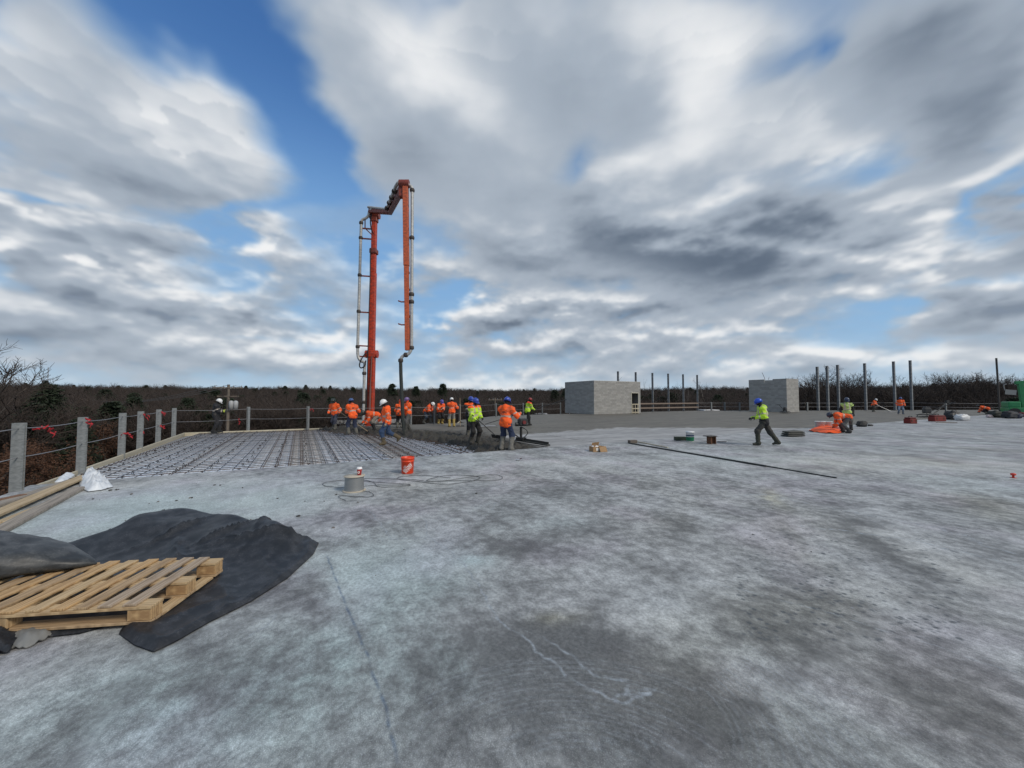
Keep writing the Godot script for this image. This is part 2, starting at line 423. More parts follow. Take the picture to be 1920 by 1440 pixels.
func ground_line(px: Array) -> Array:
	var out := []
	for p in px: out.append(on_level(p[0], p[1]))
	return out
func detail_texture() -> Array:
	var w := 1024
	var a := fnl(0.05, 6, 31)
	var b := fnl(0.22, 3, 32)
	var c := FastNoiseLite.new()
	c.noise_type = FastNoiseLite.TYPE_CELLULAR
	c.frequency = 0.09
	c.seed = 33
	c.cellular_return_type = FastNoiseLite.RETURN_DISTANCE
	var ia := a.get_seamless_image(w, w)
	var ib := b.get_seamless_image(w, w)
	var ic := c.get_seamless_image(w, w)
	ia.convert(Image.FORMAT_L8); ib.convert(Image.FORMAT_L8); ic.convert(Image.FORMAT_L8)
	var da := ia.get_data()
	var db := ib.get_data()
	var dc := ic.get_data()
	var col := PackedByteArray(); col.resize(w * w * 3)
	var hgt := PackedByteArray(); hgt.resize(w * w)
	for k in w * w:
		var va := da[k] / 255.0
		var vb := db[k] / 255.0
		var vc := dc[k] / 255.0
		var f := 0.80 + (va - 0.5) * 0.26 + (vb - 0.5) * 0.20
		if vb > 0.66: f += (vb - 0.66) * 1.1      # salt specks
		if vc < 0.16: f -= (0.16 - vc) * 1.3 * va  # pinholes
		f = clampf(f, 0.25, 1.0)
		col[k * 3] = int(f * 252); col[k * 3 + 1] = int(f * 254); col[k * 3 + 2] = int(f * 255)
		hgt[k] = int(clampf(f, 0, 1) * 255)
	return [ImageTexture.create_from_image(Image.create_from_data(w, w, false, Image.FORMAT_RGB8, col)), ImageTexture.create_from_image(Image.create_from_data(w, w, false, Image.FORMAT_L8, hgt))]
func concrete(albedo: Texture2D, detail: Array, rough: float) -> StandardMaterial3D:
	var m := StandardMaterial3D.new()
	m.albedo_texture = albedo
	m.roughness = rough
	m.detail_enabled = true
	m.detail_uv_layer = BaseMaterial3D.DETAIL_UV_2
	m.detail_albedo = detail[0]
	m.detail_blend_mode = BaseMaterial3D.BLEND_MODE_MUL
	return m
const LEFT_EDGE := [-10.75, -11.45]     # s of the deck's edge at t = -1 and t = 13
func edge_points() -> Array:           # outline of the whole deck, as s and t
	return [[-9.6, -24.0], [-10.85, -1.0], [-11.4, 14.0], [3.4, 14.2], [5.0, 17.6], [10.5, 22.6], [16.6, 23.6], [43.0, 23.9], [58.0, 15.9], [67.0, 13.8], [74.0, 9.8], [90.0, 3.0], [90.0, -60.0], [-9.6, -60.0]]
func front_of_pour(t: float) -> float:  # how far the wet concrete has come, as s for each t
	var key := [[-0.5, -0.35], [0.6, -0.9], [2.3, -0.75], [4.5, -1.35], [7.2, -2.0], [9.5, -3.4], [11.5, -4.6], [13.2, -5.0], [15.0, -5.2]]
	for k in key.size() - 1:
		if t <= key[k + 1][0]:
			return lerpf(key[k][1], key[k + 1][1], clampf((t - key[k][0]) / (key[k + 1][0] - key[k][0]), 0.0, 1.0))
	return key[-1][1]
func build_slab() -> void:
	n_patch = fnl(0.24, 4, 21)
	n_mid = fnl(1.1, 5, 22)
	n_streak = fnl(1.0, 4, 23)
	n_tint = fnl(0.16, 3, 24)
	n_grit = fnl(5.5, 4, 25)
	var x0 := -9.6
	var z0 := -14.6
	var sx := 20.48
	var sz := 13.65
	var near := slab_image(x0, z0, sx, sz, 1536, 1024)
	near.resize(2048, 1365, Image.INTERPOLATE_CUBIC)
	var o := Vector2(x0, z0)
	var sc := 2048.0 / sx
	var pale := Color(0.72, 0.75, 0.78)
	mark(near, o, sc, ground_line([[690, 955], [715, 985], [735, 1010], [800, 1005], [860, 1045], [905, 1110], [925, 1155], [985, 1190], [1030, 1240], [1070, 1272], [1150, 1310], [1215, 1300]]), 0.9, pale, 0.85, 0.05, 1)
	mark(near, o, sc, ground_line([[715, 985], [790, 965], [802, 995], [795, 1012]]), 0.8, pale, 0.7, 0.05, 2)
	mark(near, o, sc, ground_line([[600, 925], [640, 950], [690, 955]]), 0.8, pale, 0.7, 0.08, 3)
	mark(near, o, sc, ground_line([[1025, 1195], [1070, 1230], [1120, 1265], [1180, 1270], [1160, 1295], [1215, 1290], [1200, 1310], [1140, 1310]]), 1.0, pale, 0.7, 0.06, 4)
	mark(near, o, sc, ground_line([[890, 950], [930, 942], [920, 955], [895, 953], [890, 950]]), 0.9, pale, 0.6, 0.04, 5)
	mark(near, o, sc, ground_line([[470, 1160], [520, 1150], [505, 1175], [450, 1200]]), 0.8, pale, 0.5, 0.05, 6)
	mark(near, o, sc, ground_line([[1300, 935], [1420, 925], [1600, 960], [1760, 990], [1900, 1040]]), 1.6, pale, 0.4, 0.12, 7)
	mark(near, o, sc, ground_line([[1500, 985], [1700, 1010], [1910, 1060]]), 1.8, pale, 0.35, 0.1, 8)
	mark(near, o, sc, ground_line([[1290, 1080], [1560, 1150], [1900, 1260]]), 0.9, pale, 0.45, 0.03, 9)
	mark(near, o, sc, ground_line([[612, 1040], [642, 1120], [690, 1230], [722, 1330], [745, 1430]]), 0.7, Color(0.33, 0.41, 0.52), 0.55, 0.012, 10)
	for k in 26:     # sweeps of the trowel
		var c := on_level(1090, 1530)
		var r := 0.32 + k * 0.026 + rng.randf() * 0.01
		var arc := []
		var from := rng.randf_range(-0.9, -0.2)
		for q in 14: arc.append(c + Vector3(sin(from + q * 0.11) * r * 1.25, 0, -cos(from + q * 0.11) * r))
		mark(near, o, sc, arc, 0.6, pale, 0.42, 0.006, 40 + k)
	for k in 20:
		var c := on_level(1250, 1330)
		var r := 0.30 + k * 0.034
		var arc := []
		for q in 12: arc.append(c + Vector3(cos(q * 0.12 - 0.5) * r, 0, sin(q * 0.12 - 0.5) * r * 1.2))
		mark(near, o, sc, arc, 0.5, pale, 0.5, 0.006, 80 + k)
	for k in 420:    # footprints of drips and pocks where rain struck
		var c := on_level(rng.randf_range(1380, 1800), rng.randf_range(1000, 1200))
		dot_on(near, (c.x - x0) * sc, (c.z - z0) * sc, rng.randf_range(0.8, 2.0), Color(0.36, 0.38, 0.40), rng.randf_range(0.3, 0.8))
	for k in 700:
		var c := Vector3(x0 + rng.randf() * sx, 0, z0 + rng.randf() * sz)
		dot_on(near, (c.x - x0) * sc, (c.z - z0) * sc, rng.randf_range(0.4, 1.2), pale if k % 3 else Color(0.3, 0.31, 0.33), rng.randf_range(0.2, 0.7))
	var lay := fnl(0.35, 2, 27)
	for k in 9000:   # trowel flecks: short scratches of salt or bare paste
		var c := on_level(rng.randf_range(-100, 2020), rng.randf_range(960, 1440))
		if rng.randf() < 0.5: c = Vector3(x0 + rng.randf() * sx, 0, z0 + rng.randf() * sz)
		var an := 1.05 + lay.get_noise_2d(c.x, c.z) * 1.6
		var step := Vector2(cos(an), sin(an))
		var light := rng.randf() < 0.55
		var p := Vector2((c.x - x0) * sc, (c.z - z0) * sc)
		var strength := rng.randf_range(0.08, 0.32)
		for q in rng.randi_range(1, 7):
			dot_on(near, p.x + step.x * q, p.y + step.y * q, 0.35, pale if light else Color(0.33, 0.34, 0.36), strength)
	var fx0 := -30.0
	var fz0 := -50.0
	var fsx := 112.0
	var fsz := 100.0
	var far := slab_image(fx0, fz0, fsx, fsz, 720, 643)
	var det := detail_texture()
	var root := Node3D.new()
	root.name = numbered("slab")
	add_child(root)
	tag(root, "pale grey cured concrete slab with salt stains and streaks", "", "", "structure")
	var out := PackedVector2Array()
	for e in [[-9.6, -24.0], [-10.85, -1.0], [-10.9, 0.0], [90.0, 0.0], [90.0, -60.0], [-9.6, -60.0]]:
		var p := deck(e[0], e[1])
		out.append(Vector2(p.x, p.z))
	var rect := PackedVector2Array([Vector2(x0, z0), Vector2(x0 + sx, z0), Vector2(x0 + sx, z0 + sz), Vector2(x0, z0 + sz)])
	var uv2 := func(q: Vector2) -> Vector2:
		return Vector2(q.x * ALONG.x + q.y * ALONG.z, (q.x * ACROSS.x + q.y * ACROSS.z) * 0.85) / 2.0
	var st := new_st()
	for poly in Geometry2D.intersect_polygons(out, rect):
		sheet(poly, 0.0, st, func(q): return [Vector2((q.x - x0) / sx, (q.y - z0) / sz), uv2.call(q)])
	obj("slab_surface", st, concrete(ImageTexture.create_from_image(near), det, 0.62), root)
	st = new_st()
	for poly in Geometry2D.clip_polygons(out, rect):
		sheet(poly, 0.0, st, func(q): return [Vector2((q.x - fx0) / fsx, (q.y - fz0) / fsz), uv2.call(q)])
	obj("slab_surface", st, concrete(ImageTexture.create_from_image(far), det, 0.62), root)
	st = new_st()
	quad(st, deck(-10.9, 0, -0.3), deck(-10.9, 0, -0.002), deck(90, 0, -0.002), deck(90, 0, -0.3))
	quad(st, deck(-9.6, -24, -0.4), deck(-9.6, -24, -0.002), deck(-10.85, -1, -0.002), deck(-10.85, -1, -0.4))
	quad(st, deck(-10.85, -1, -0.4), deck(-10.85, -1, -0.002), deck(-10.9, 0, -0.002), deck(-10.9, 0, -0.4))
	obj("slab_edge", st, grain("slabedge", Color(0.34, 0.35, 0.36), Color(0.22, 0.23, 0.24), Vector3.ONE, 0.8), root)

# ---------- formwork deck, reinforcement, wet concrete, edges ----------
func fresh_tone(s: float, t: float, d: float) -> Color:
	var st := n_streak.get_noise_2d(s * 0.16, t * 1.5) + 0.6 * n_streak.get_noise_2d(s * 0.5 + 7.0, t * 4.0)
	var n := n_mid.get_noise_2d(s * 1.3, t * 1.3)
	var wet := clampf(1.0 - (d - 2.2 + n) / 2.0, 0.0, 1.0)
	# the screeded strip beside the joint has already lost its water
	var line := 5.6 - absf(s - 10.5) * 0.62 if s > 10.5 else 5.6 - (10.5 - s) * 0.12
	var dry := smoothstep(-0.25, 0.25, line + n * 0.8 - t) * smoothstep(0.9, 1.5, s + n * 0.15 - t * 0.12)
	var v := lerpf(0.115, 0.29, dry) * (1.0 + 0.42 * st + 0.18 * n)
	v = lerpf(v, 0.038 * (1.0 + 0.5 * n), wet * (1.0 - dry))
	var c := Color(v * 1.06, v * 0.98, v * 0.82)
	return c.lerp(Color(v, v, v), dry)
func build_deck() -> void:
	var root := Node3D.new()
	root.name = numbered("formwork_deck")
	add_child(root)
	root.position = JOINT
	root.rotation.y = DECK_TURN
	tag(root, "ribbed galvanised metal decking under the reinforcing bars", "", "", "structure")
	var st := new_st()
	var length := 14.3
	for k in 6:
		var x := k * 0.15
		var p := [Vector2(x, 0), Vector2(x + 0.055, 0), Vector2(x + 0.075, 0.038), Vector2(x + 0.13, 0.038), Vector2(x + 0.15, 0)]
		for q in 4:
			quad(st, Vector3(p[q].x, p[q].y, 0), Vector3(p[q].x, p[q].y, -length), Vector3(p[q + 1].x, p[q + 1].y, -length), Vector3(p[q + 1].x, p[q + 1].y, 0))
	var mesh := done(st)
	var zinc := [grain("zinc0", Color(0.80, 0.83, 0.87), Color(0.50, 0.53, 0.57), Vector3(1.5, 1.5, 1.5), 0.5, 0.1, Vector2(1, 0.4), 1.2),
		grain("zinc1", Color(0.74, 0.79, 0.86), Color(0.46, 0.50, 0.56), Vector3(1.1, 1.1, 1.1), 0.5, 0.1, Vector2(1, 0.3), 1.3),
		grain("zinc2", Color(0.74, 0.73, 0.71), Color(0.42, 0.40, 0.38), Vector3(1.3, 1.3, 1.3), 0.55, 0.1, Vector2(1, 0.3), 1.3)]
	for k in 14:
		put("deck_sheet", mesh, zinc[[0, 1, 0, 1, 0, 2, 0, 1, 2, 0, 1, 0, 2, 0][k]], root, Vector3(-10.98 + k * 0.9, -0.165 + 0.0006 * (k % 3), 0))
	st = new_st()
	box(st, Vector3(-5, -0.32, -7.1), Vector3(12.6, 0.24, 14.2))
	obj("deck_base", st, mat(0.2, 0.2, 0.2), root)
	# reinforcement
	var mat_root := thing("rebar_mat", "tied mat of dark steel reinforcing bars laid over the ribbed metal decking", "rebar mat", JOINT, DECK_TURN)
	var steel := [mat(0.055, 0.05, 0.05, 0.6, 0.3), mat(0.085, 0.05, 0.034, 0.8), mat(0.07, 0.07, 0.075, 0.55, 0.4)]
	st = new_st()
	tube(st, [Vector3(0, 0, -0.12), Vector3(0.004, 0, -4.0), Vector3(-0.004, 0, -8.0), Vector3(0, 0, -13.9)], 0.009, 5)
	var long_bar := done(st)
	st = new_st()
	tube(st, [Vector3(-5.6, 0, 0), Vector3(-2, 0, 0.004), Vector3(2, 0, -0.004), Vector3(5.6, 0, 0)], 0.009, 5)
	var cross_bar := done(st)
	st = new_st()
	tube(st, [Vector3(-1.7, 0, 0), Vector3(0, 0, 0.006), Vector3(1.7, 0, 0)], 0.009, 5)
	var lap_bar := done(st)
	for k in 37:
		var s := -10.7 + k * 0.3 + rng.randf_range(-0.02, 0.02)
		var rust: bool = k in [13, 14, 15, 24, 25, 26, 31]
		put("bar", long_bar, steel[1] if rust else steel[(k * 7) % 5 % 2 * 2], mat_root, Vector3(s, -0.062, 0)).rotation.y = rng.randf_range(-0.002, 0.002)
		if rust or k % 6 == 0:
			put("bar", long_bar, steel[1], mat_root, Vector3(s + 0.05, -0.062, 0)).rotation.y = rng.randf_range(-0.003, 0.003)
	for k in 46:
		var t := 0.22 + k * 0.3 + rng.randf_range(-0.03, 0.03)
		put("bar", cross_bar, steel[(k * 5) % 3], mat_root, Vector3(-5.2, -0.086, -t)).rotation.y = rng.randf_range(-0.003, 0.003)
		if k % 3 == 0:
			put("bar", lap_bar, steel[2], mat_root, Vector3(-9.0 + (k * 37 % 70) * 0.1, -0.084, -t - 0.035))
	st = new_st()
	for a in 15:      # wire chairs that hold the bars off the decking
		for b in 14:
			var s := -10.5 + b * 0.74 + rng.randf_range(-0.05, 0.05)
			var t := 0.5 + a * 0.92 + rng.randf_range(-0.03, 0.03)
			if s > front_of_pour(t) - 0.3: continue
			var c := Vector3(s, -0.16, -t)
			beam(st, c + Vector3(-0.04, 0, -0.03), c + Vector3(0, 0.105, 0), 0.009, 0.009)
			beam(st, c + Vector3(0.04, 0, 0.03), c + Vector3(0, 0.105, 0), 0.009, 0.009)
			box(st, c + Vector3(0, 0.108, 0), Vector3(0.08, 0.012, 0.012))
	tag(obj("bar_chairs", st, mat(0.03, 0.03, 0.032), mat_root), "", "", "", "stuff")
	# the wet concrete: heaped front, then screeded and floated flat
	var fresh := Node3D.new()
	fresh.name = numbered("wet_concrete")
	add_child(fresh)
	fresh.position = JOINT
	fresh.rotation.y = DECK_TURN
	tag(fresh, "dark wet concrete being placed and levelled beyond the slab joint", "", "", "structure")
	var lump := fnl(1.5, 4, 51)
	var clod := fnl(5.0, 3, 52)
	var heap := func(s: float, t: float) -> Array:
		var d := s - front_of_pour(t) + lump.get_noise_2d(s * 0.9, t * 0.9) * 0.75 + clod.get_noise_2d(s, t) * 0.2
		var y := lerpf(-0.17, -0.006, smoothstep(-0.15, 0.45, d))
		var rough := exp(-pow((d - 0.9) / 1.7, 2.0)) if d > 0.9 else smoothstep(-0.15, 0.5, d)
		var screed := smoothstep(0.6, 1.3, s - t * 0.12) * smoothstep(6.0, 4.8, t)
		rough *= 1.0 - 0.95 * screed
		y += rough * (lump.get_noise_2d(s * 1.4, t * 1.4) * 0.16 + clod.get_noise_2d(s * 1.3, t * 1.3) * 0.09 + 0.03)
		if t > 13.6: y = minf(y, -0.01)
		if t < 0.12: y = minf(y, -0.012)
		return [y, d]
	st = SurfaceTool.new()
	st.begin(Mesh.PRIMITIVE_TRIANGLES)
	st.set_smooth_group(0)
	var cs := 0.055
	var ns := int(10.0 / cs)
	var nt := int(14.15 / cs)
	for j in nt + 1:
		for i in ns + 1:
			var s := -6.0 + i * cs
			var t := 0.02 + j * cs
			var r: Array = heap.call(s, t)
			st.set_color(fresh_tone(s, t, r[1]))
			st.add_vertex(Vector3(s, r[0], -t))
	for j in nt:
		for i in ns:
			var a := j * (ns + 1) + i
			for q in [a, a + ns + 1, a + ns + 2, a, a + ns + 2, a + 1]: st.add_index(q)
	obj("heaped_concrete", st, vmat(0.8), fresh)
	st = SurfaceTool.new()
	st.begin(Mesh.PRIMITIVE_TRIANGLES)
	st.set_smooth_group(0)
	var back := [[4.0, 14.9], [5.0, 17.6], [10.5, 22.6], [16.6, 23.6], [43.0, 23.9], [58.0, 15.9], [67.0, 13.8], [74.0, 9.8], [90.0, 3.0]]
	var cols := 420
	var rows := 110
	for i in cols + 1:
		var s := 4.0 + 86.0 * pow(i / float(cols), 1.35)
		var tb := 3.0
		for k in back.size() - 1:
			if s <= back[k + 1][0]:
				tb = lerpf(back[k][1], back[k + 1][1], (s - back[k][0]) / (back[k + 1][0] - back[k][0]))
				break
		for j in rows + 1:
			var t := 0.02 + (tb - 0.02) * j / rows
			st.set_color(fresh_tone(s, t, 20.0))
			st.add_vertex(Vector3(s, -0.008 + 0.004 * n_mid.get_noise_2d(s, t), -t))
	for i in cols:
		for j in rows:
			var a := i * (rows + 1) + j
			for q in [a, a + 1, a + rows + 2, a, a + rows + 2, a + rows + 1]: st.add_index(q)
	obj("floated_concrete", st, vmat(0.66), fresh)
	# timber edge forms and the wall below
	var pale := grain("form_timber", Color(0.55, 0.50, 0.38), Color(0.34, 0.30, 0.22), Vector3(0.6, 2, 0.6), 0.8, 0.0, Vector2(0.2, 2.0), 1.0)
	var e := edge_points()
	for k in range(1, 10):
		st = new_st()
		var a := deck(e[k][0], e[k][1])
		var b := deck(e[k + 1][0], e[k + 1][1])
		beam(st, a + Vector3(0, -0.195, 0), b + Vector3(0, -0.195, 0), 0.05, 0.33, 0.006)
		tag(obj("edge_form", st, pale), "pale timber edge form along the rim of the roof deck", "", "", "structure")
	st = new_st()
	for k in range(0, 11):
		var a := deck(e[k][0], e[k][1])
		var b := deck(e[k + 1][0], e[k + 1][1])
		var off := (b - a).normalized().cross(Vector3.UP) * 0.06
		quad(st, a - off + Vector3(0, -9.2, 0), a - off + Vector3(0, -0.32, 0), b - off + Vector3(0, -0.32, 0), b - off + Vector3(0, -9.2, 0))
	tag(obj("building_wall", st, mat(0.25, 0.24, 0.23)), "concrete wall of the building below the roof deck", "", "", "structure")

# ---------- guard rail ----------
var post_mesh: ArrayMesh
func h_section(length: float, w: float, d: float, below := 0.0) -> ArrayMesh:
	var st := new_st()
	var y := (length - below) * 0.5
	for s in [-1, 1]:
		box(st, Vector3(0, y, s * d * 0.5), Vector3(w, length + below, 0.014), Basis(), 0.003)
	box(st, Vector3(0, y, 0), Vector3(0.01, length + below - 0.004, d - 0.015))
	return done(st)
func flutter(st: SurfaceTool, from: Vector3, dir: Vector3, length: float, wide: float, sd: int) -> void:
	var n := fnl(3.0, 2, sd)
	var pts := []
	for k in 9:
		var f := k / 8.0
		pts.append(from + dir * length * f + Vector3(n.get_noise_1d(f * 2.0) * 0.09, -0.12 * f * f + n.get_noise_1d(f * 2.0 + 30.0) * 0.1, n.get_noise_1d(f * 2.0 + 60.0) * 0.09) * minf(1.0, f * 3.0))
	for k in 8:
		var tw := 1.2 * n.get_noise_1d(k * 0.3 + 90.0)
		var w := (Vector3.UP * cos(tw) + dir.cross(Vector3.UP).normalized() * sin(tw)) * wide * 0.5
		var f2 := 1.0 if k < 7 else 0.4
		quad(st, pts[k] - w, pts[k] + w, pts[k + 1] + w * f2, pts[k + 1] - w * f2)
func ribbon(at: Vector3, dir: Vector3, size: float, sd: int, label: String) -> void:
	var st := new_st()
	tube(st, [at + Vector3(-0.01, 0.025, 0), at + Vector3(0.02, 0, 0.02), at + Vector3(0.01, -0.03, -0.01), at + Vector3(-0.02, 0, -0.02), at + Vector3(-0.01, 0.025, 0)], 0.012, 5, false)
	size *= 0.55
	flutter(st, at, dir.normalized(), size, 0.034, sd)
	flutter(st, at, (dir + Vector3(0, -0.35, 0.1)).normalized(), size * 0.85, 0.03, sd + 1)
	flutter(st, at, (-dir * 0.7 + Vector3(0, 0.25, 0.15)).normalized(), size * 0.55, 0.028, sd + 2)
	tag(obj("danger_ribbon", st, mat(0.42, 0.02, 0.03, 0.7)), label, "ribbon", "red ribbons tied to the guard cables")
func cable(pts: Array, label: String, r := 0.008) -> void:
	var st := new_st()
	var all := []
	for k in pts.size() - 1:
		for q in 6:
			var f := q / 6.0
			all.append(pts[k].lerp(pts[k + 1], f) - Vector3(0, 0.03 * 4.0 * f * (1.0 - f), 0))
	all.append(pts[-1])
	tube(st, all, r, 5)
	tag(obj("guard_cable", st, mat(0.30, 0.30, 0.31, 0.5, 0.5)), label, "cable", "guard cables")
func build_guard() -> void:
	post_mesh = h_section(1.26, 0.16, 0.09, 0.4)
	var zinc := grain("post_zinc", Color(0.25, 0.265, 0.27), Color(0.16, 0.175, 0.18), Vector3(2, 2, 2), 0.6, 0.15, Vector2(1, 1), 1.0)
	var left := [[35, 920], [155, 879], [230, 850], [264, 838], [298, 825], [327, 815]]
	var tops := []
	for p in left:
		var at := on_level(p[0], p[1])
		var st := deck_st(at)
		at = deck(st.x - 0.03, st.y)
		tops.append(at)
	var before := deck(-10.95, -3.4)
	var o := put("guard_post", post_mesh, zinc, null, before)
	tops.push_front(before)
	for k in range(0, tops.size()):
		if k > 0: o = put("guard_post", post_mesh, zinc, null, tops[k])
		o.rotation.y = DECK_TURN + 0.10
		tag(o, ["grey steel guard post at the slab edge by the lumber", "grey steel guard post with red ribbon on its cable past the lumber", "grey steel guard post with a red bow tied at its top", "grey steel guard post with red tape at mid height", "grey steel guard post between two ribboned posts", "grey steel guard post with red tapes at both cables", "grey steel corner guard post of the decking"][k], "guard post", "guard posts along the deck edge")
	for h in [1.16, 0.62]:
		var pts := []
		pts.append(deck(-10.75, -9.0, h))
		for p in tops: pts.append(p + Vector3(0.02, h, 0))
		cable(pts, "steel guard cable along the lumber side of the deck, %s strand" % ("upper" if h > 1 else "lower"))
	var back := [[465, 806], [577, 803], [770, 796], [814, 794.6], [862, 789], [930, 781], [981, 779], [1017, 777.5], [1051, 776.5]]
	var line := [tops[-1]]
	for p in back:
		var at := on_level(p[0], p[1])
		o = put("guard_post", post_mesh, zinc, null, at)
		o.rotation.y = DECK_TURN + 0.7
		o.scale = Vector3(0.85, 1, 0.85)
		tag(o, "slim grey guard post on the deck edge behind the work crew", "guard post", "guard posts behind the crew")
		line.append(at)
	for h in [1.14, 0.60]:
		var pts := []
		for p in line: pts.append(p + Vector3(0, h, 0))
		cable(pts, "steel guard cable behind the work crew, %s strand" % ("upper" if h > 1 else "lower"))
	for p in [[1334, 770], [1359, 770], [1387, 770.5], [1514, 771], [1774, 772], [1883, 773]]:
		var at := on_level(p[0], p[1])
		o = put("guard_post", post_mesh, zinc, null, at)
		o.rotation.y = 0.3
		o.scale = Vector3(1.15, 0.95, 1.15)
		tag(o, "short grey guard post on the far deck edge near the tall columns", "guard post", "guard posts near the tall columns")
	var far := []
	for p in [[1309, 770], [1334, 770], [1359, 770], [1387, 770.5], [1430, 770.5], [1514, 771], [1624, 769], [1710, 769], [1774, 772], [1883, 773], [1980, 774]]: far.append(on_level(p[0], p[1]))
	for h in [1.1, 0.58]:
		var pts := []
		for p in far: pts.append(p + Vector3(0, h, 0))
		cable(pts, "steel guard cable on the far deck edge, %s strand" % ("upper" if h > 1 else "lower"), 0.014)
	var along := ALONG
	ribbon(tops[1].lerp(tops[2], 0.30) + Vector3(0, 1.13, 0), Vector3(0.8, 0.05, -0.5), 0.42, 3, "large red ribbon bow on the upper cable between two grey posts")
	ribbon(tops[2] + Vector3(0.08, 1.22, 0), Vector3(1, -0.1, 0), 0.30, 8, "red ribbon bow at the top of a guard post")
	ribbon(tops[3] + Vector3(0.10, 0.62, 0), Vector3(1, 0.1, -0.4), 0.40, 13, "red ribbon on the lower cable at a guard post")
	ribbon(tops[4] + Vector3(0.1, 1.15, 0), Vector3(1, 0.05, 0), 0.40, 18, "red ribbon on the upper cable blowing from the fourth post")
	ribbon(tops[4] + Vector3(0.0, 0.62, 0), Vector3(1, 0.05, 0), 0.22, 19, "small red ribbon on the lower cable below another ribbon")
	ribbon(tops[5] + Vector3(0.1, 1.15, 0), Vector3(1, 0.0, 0), 0.38, 23, "red ribbon on the upper cable beside the corner post")
	ribbon(tops[5] + Vector3(0.1, 0.6, 0), Vector3(1, 0.0, 0), 0.36, 28, "red ribbon on the lower cable beside the corner post")
	ribbon(line[0].lerp(line[1], 0.86) + Vector3(0, 0.6, 0), Vector3(0.1, -1.0, 0), 0.35, 33, "red ribbon hanging from the lower cable near the worker in black")
	ribbon(line[2] + Vector3(0.2, 1.12, 0), Vector3(1, 0.0, 0), 0.25, 38, "small red ribbon on the cable beside a back guard post")

# ---------- block towers, columns, rails ----------
func block_tower(label: String, s0: float, t0: float, ls: float, lt: float, height: float, opening: Array, tone: float, sd: int, notch := []) -> Node3D:
	# local x along s, local -z along t; the corner nearest the joint is the origin
	var root := thing("block_stair_tower", label, "stair tower", deck(s0, t0), DECK_TURN)
	var r := RandomNumberGenerator.new()
	r.seed = sd
	var st := SurfaceTool.new()
	st.begin(Mesh.PRIMITIVE_TRIANGLES)
	# block castings of slightly different grey, laid in the same order on every side
	var casts := []
	for k in 37:
		var v := tone * (1.0 + r.randf_range(-0.15, 0.13))
		casts.append(Color(v, v * 0.985, v * 0.94))
	var courses := int(height / 0.2)
	for face in 4:
		var length: float = [ls, lt, ls, lt][face]
		for row in courses:
			var x := 0.0 if row % 2 else -0.2
			while x < length - 0.01:
				var a := maxf(x, 0.0)
				var b := minf(x + 0.4, length)
				x += 0.4
				var y := row * 0.2
				if face == 0 and opening.size() and b > opening[0] and a < opening[1] and y < opening[3] and y + 0.2 > opening[2]:
					if a < opening[0]: b = opening[0]
					elif b > opening[1]: a = opening[1]
					else: continue
				if face == 1 and notch.size() and b > notch[0] and a < notch[1] and row >= courses - 2:
					if a < notch[0]: b = notch[0]
					elif b > notch[1]: a = notch[1]
					else: continue
				st.set_color(casts[(row * 7 + int(x * 2.5) * 5) % casts.size()])
				var cx := (a + b) * 0.5
				var sz := b - a - 0.01
				match face:
					0: box(st, Vector3(cx, y + 0.1, -0.05), Vector3(sz, 0.19, 0.1))
					1: box(st, Vector3(0.05, y + 0.1, -cx), Vector3(0.1, 0.19, sz))
					2: box(st, Vector3(cx, y + 0.1, -lt + 0.05), Vector3(sz, 0.19, 0.1))
					3: box(st, Vector3(ls - 0.05, y + 0.1, -cx), Vector3(0.1, 0.19, sz))
	tag(obj("block_courses", st, vmat(0.9), root), "", "", "", "stuff")
	st = new_st()
	var h := courses * 0.2
	if opening.size():
		box(st, Vector3(opening[0] * 0.5 + 0.01, h * 0.5, -0.06), Vector3(opening[0] - 0.03, h - 0.02, 0.1))
		box(st, Vector3((opening[1] + ls) * 0.5 - 0.005, h * 0.5, -0.06), Vector3(ls - opening[1] - 0.03, h - 0.02, 0.1))
		box(st, Vector3((opening[0] + opening[1]) * 0.5, (opening[3] + h) * 0.5, -0.06), Vector3(opening[1] - opening[0], h - opening[3] - 0.02, 0.1))
	else:
		box(st, Vector3(ls * 0.5, h * 0.5, -0.06), Vector3(ls - 0.03, h - 0.02, 0.1))
	if notch.size():
		box(st, Vector3(0.06, h * 0.5, -notch[0] * 0.5 - 0.01), Vector3(0.1, h - 0.02, notch[0] - 0.02))
		box(st, Vector3(0.06, h * 0.5, -(notch[1] + lt) * 0.5), Vector3(0.1, h - 0.02, lt - notch[1] - 0.04))
		box(st, Vector3(0.06, h * 0.5 - 0.2, -(notch[0] + notch[1]) * 0.5), Vector3(0.098, h - 0.42, notch[1] - notch[0]))
	else:
		box(st, Vector3(0.06, h * 0.5, -lt * 0.5), Vector3(0.1, h - 0.02, lt - 0.04))
	box(st, Vector3(ls - 0.06, h * 0.5, -lt * 0.5), Vector3(0.1, h - 0.02, lt - 0.04))
	box(st, Vector3(ls * 0.5, h * 0.5, -lt + 0.06), Vector3(ls - 0.03, h - 0.02, 0.1))
	obj("mortar_core", st, mat(tone, tone * 0.985, tone * 0.94, 0.95), root)
	st = new_st()
	box(st, Vector3(ls * 0.5, h - 0.7, -lt * 0.5), Vector3(ls - 0.24, 0.1, lt - 0.24))
	obj("tower_roof", st, mat(tone, tone, tone), root)
	return root
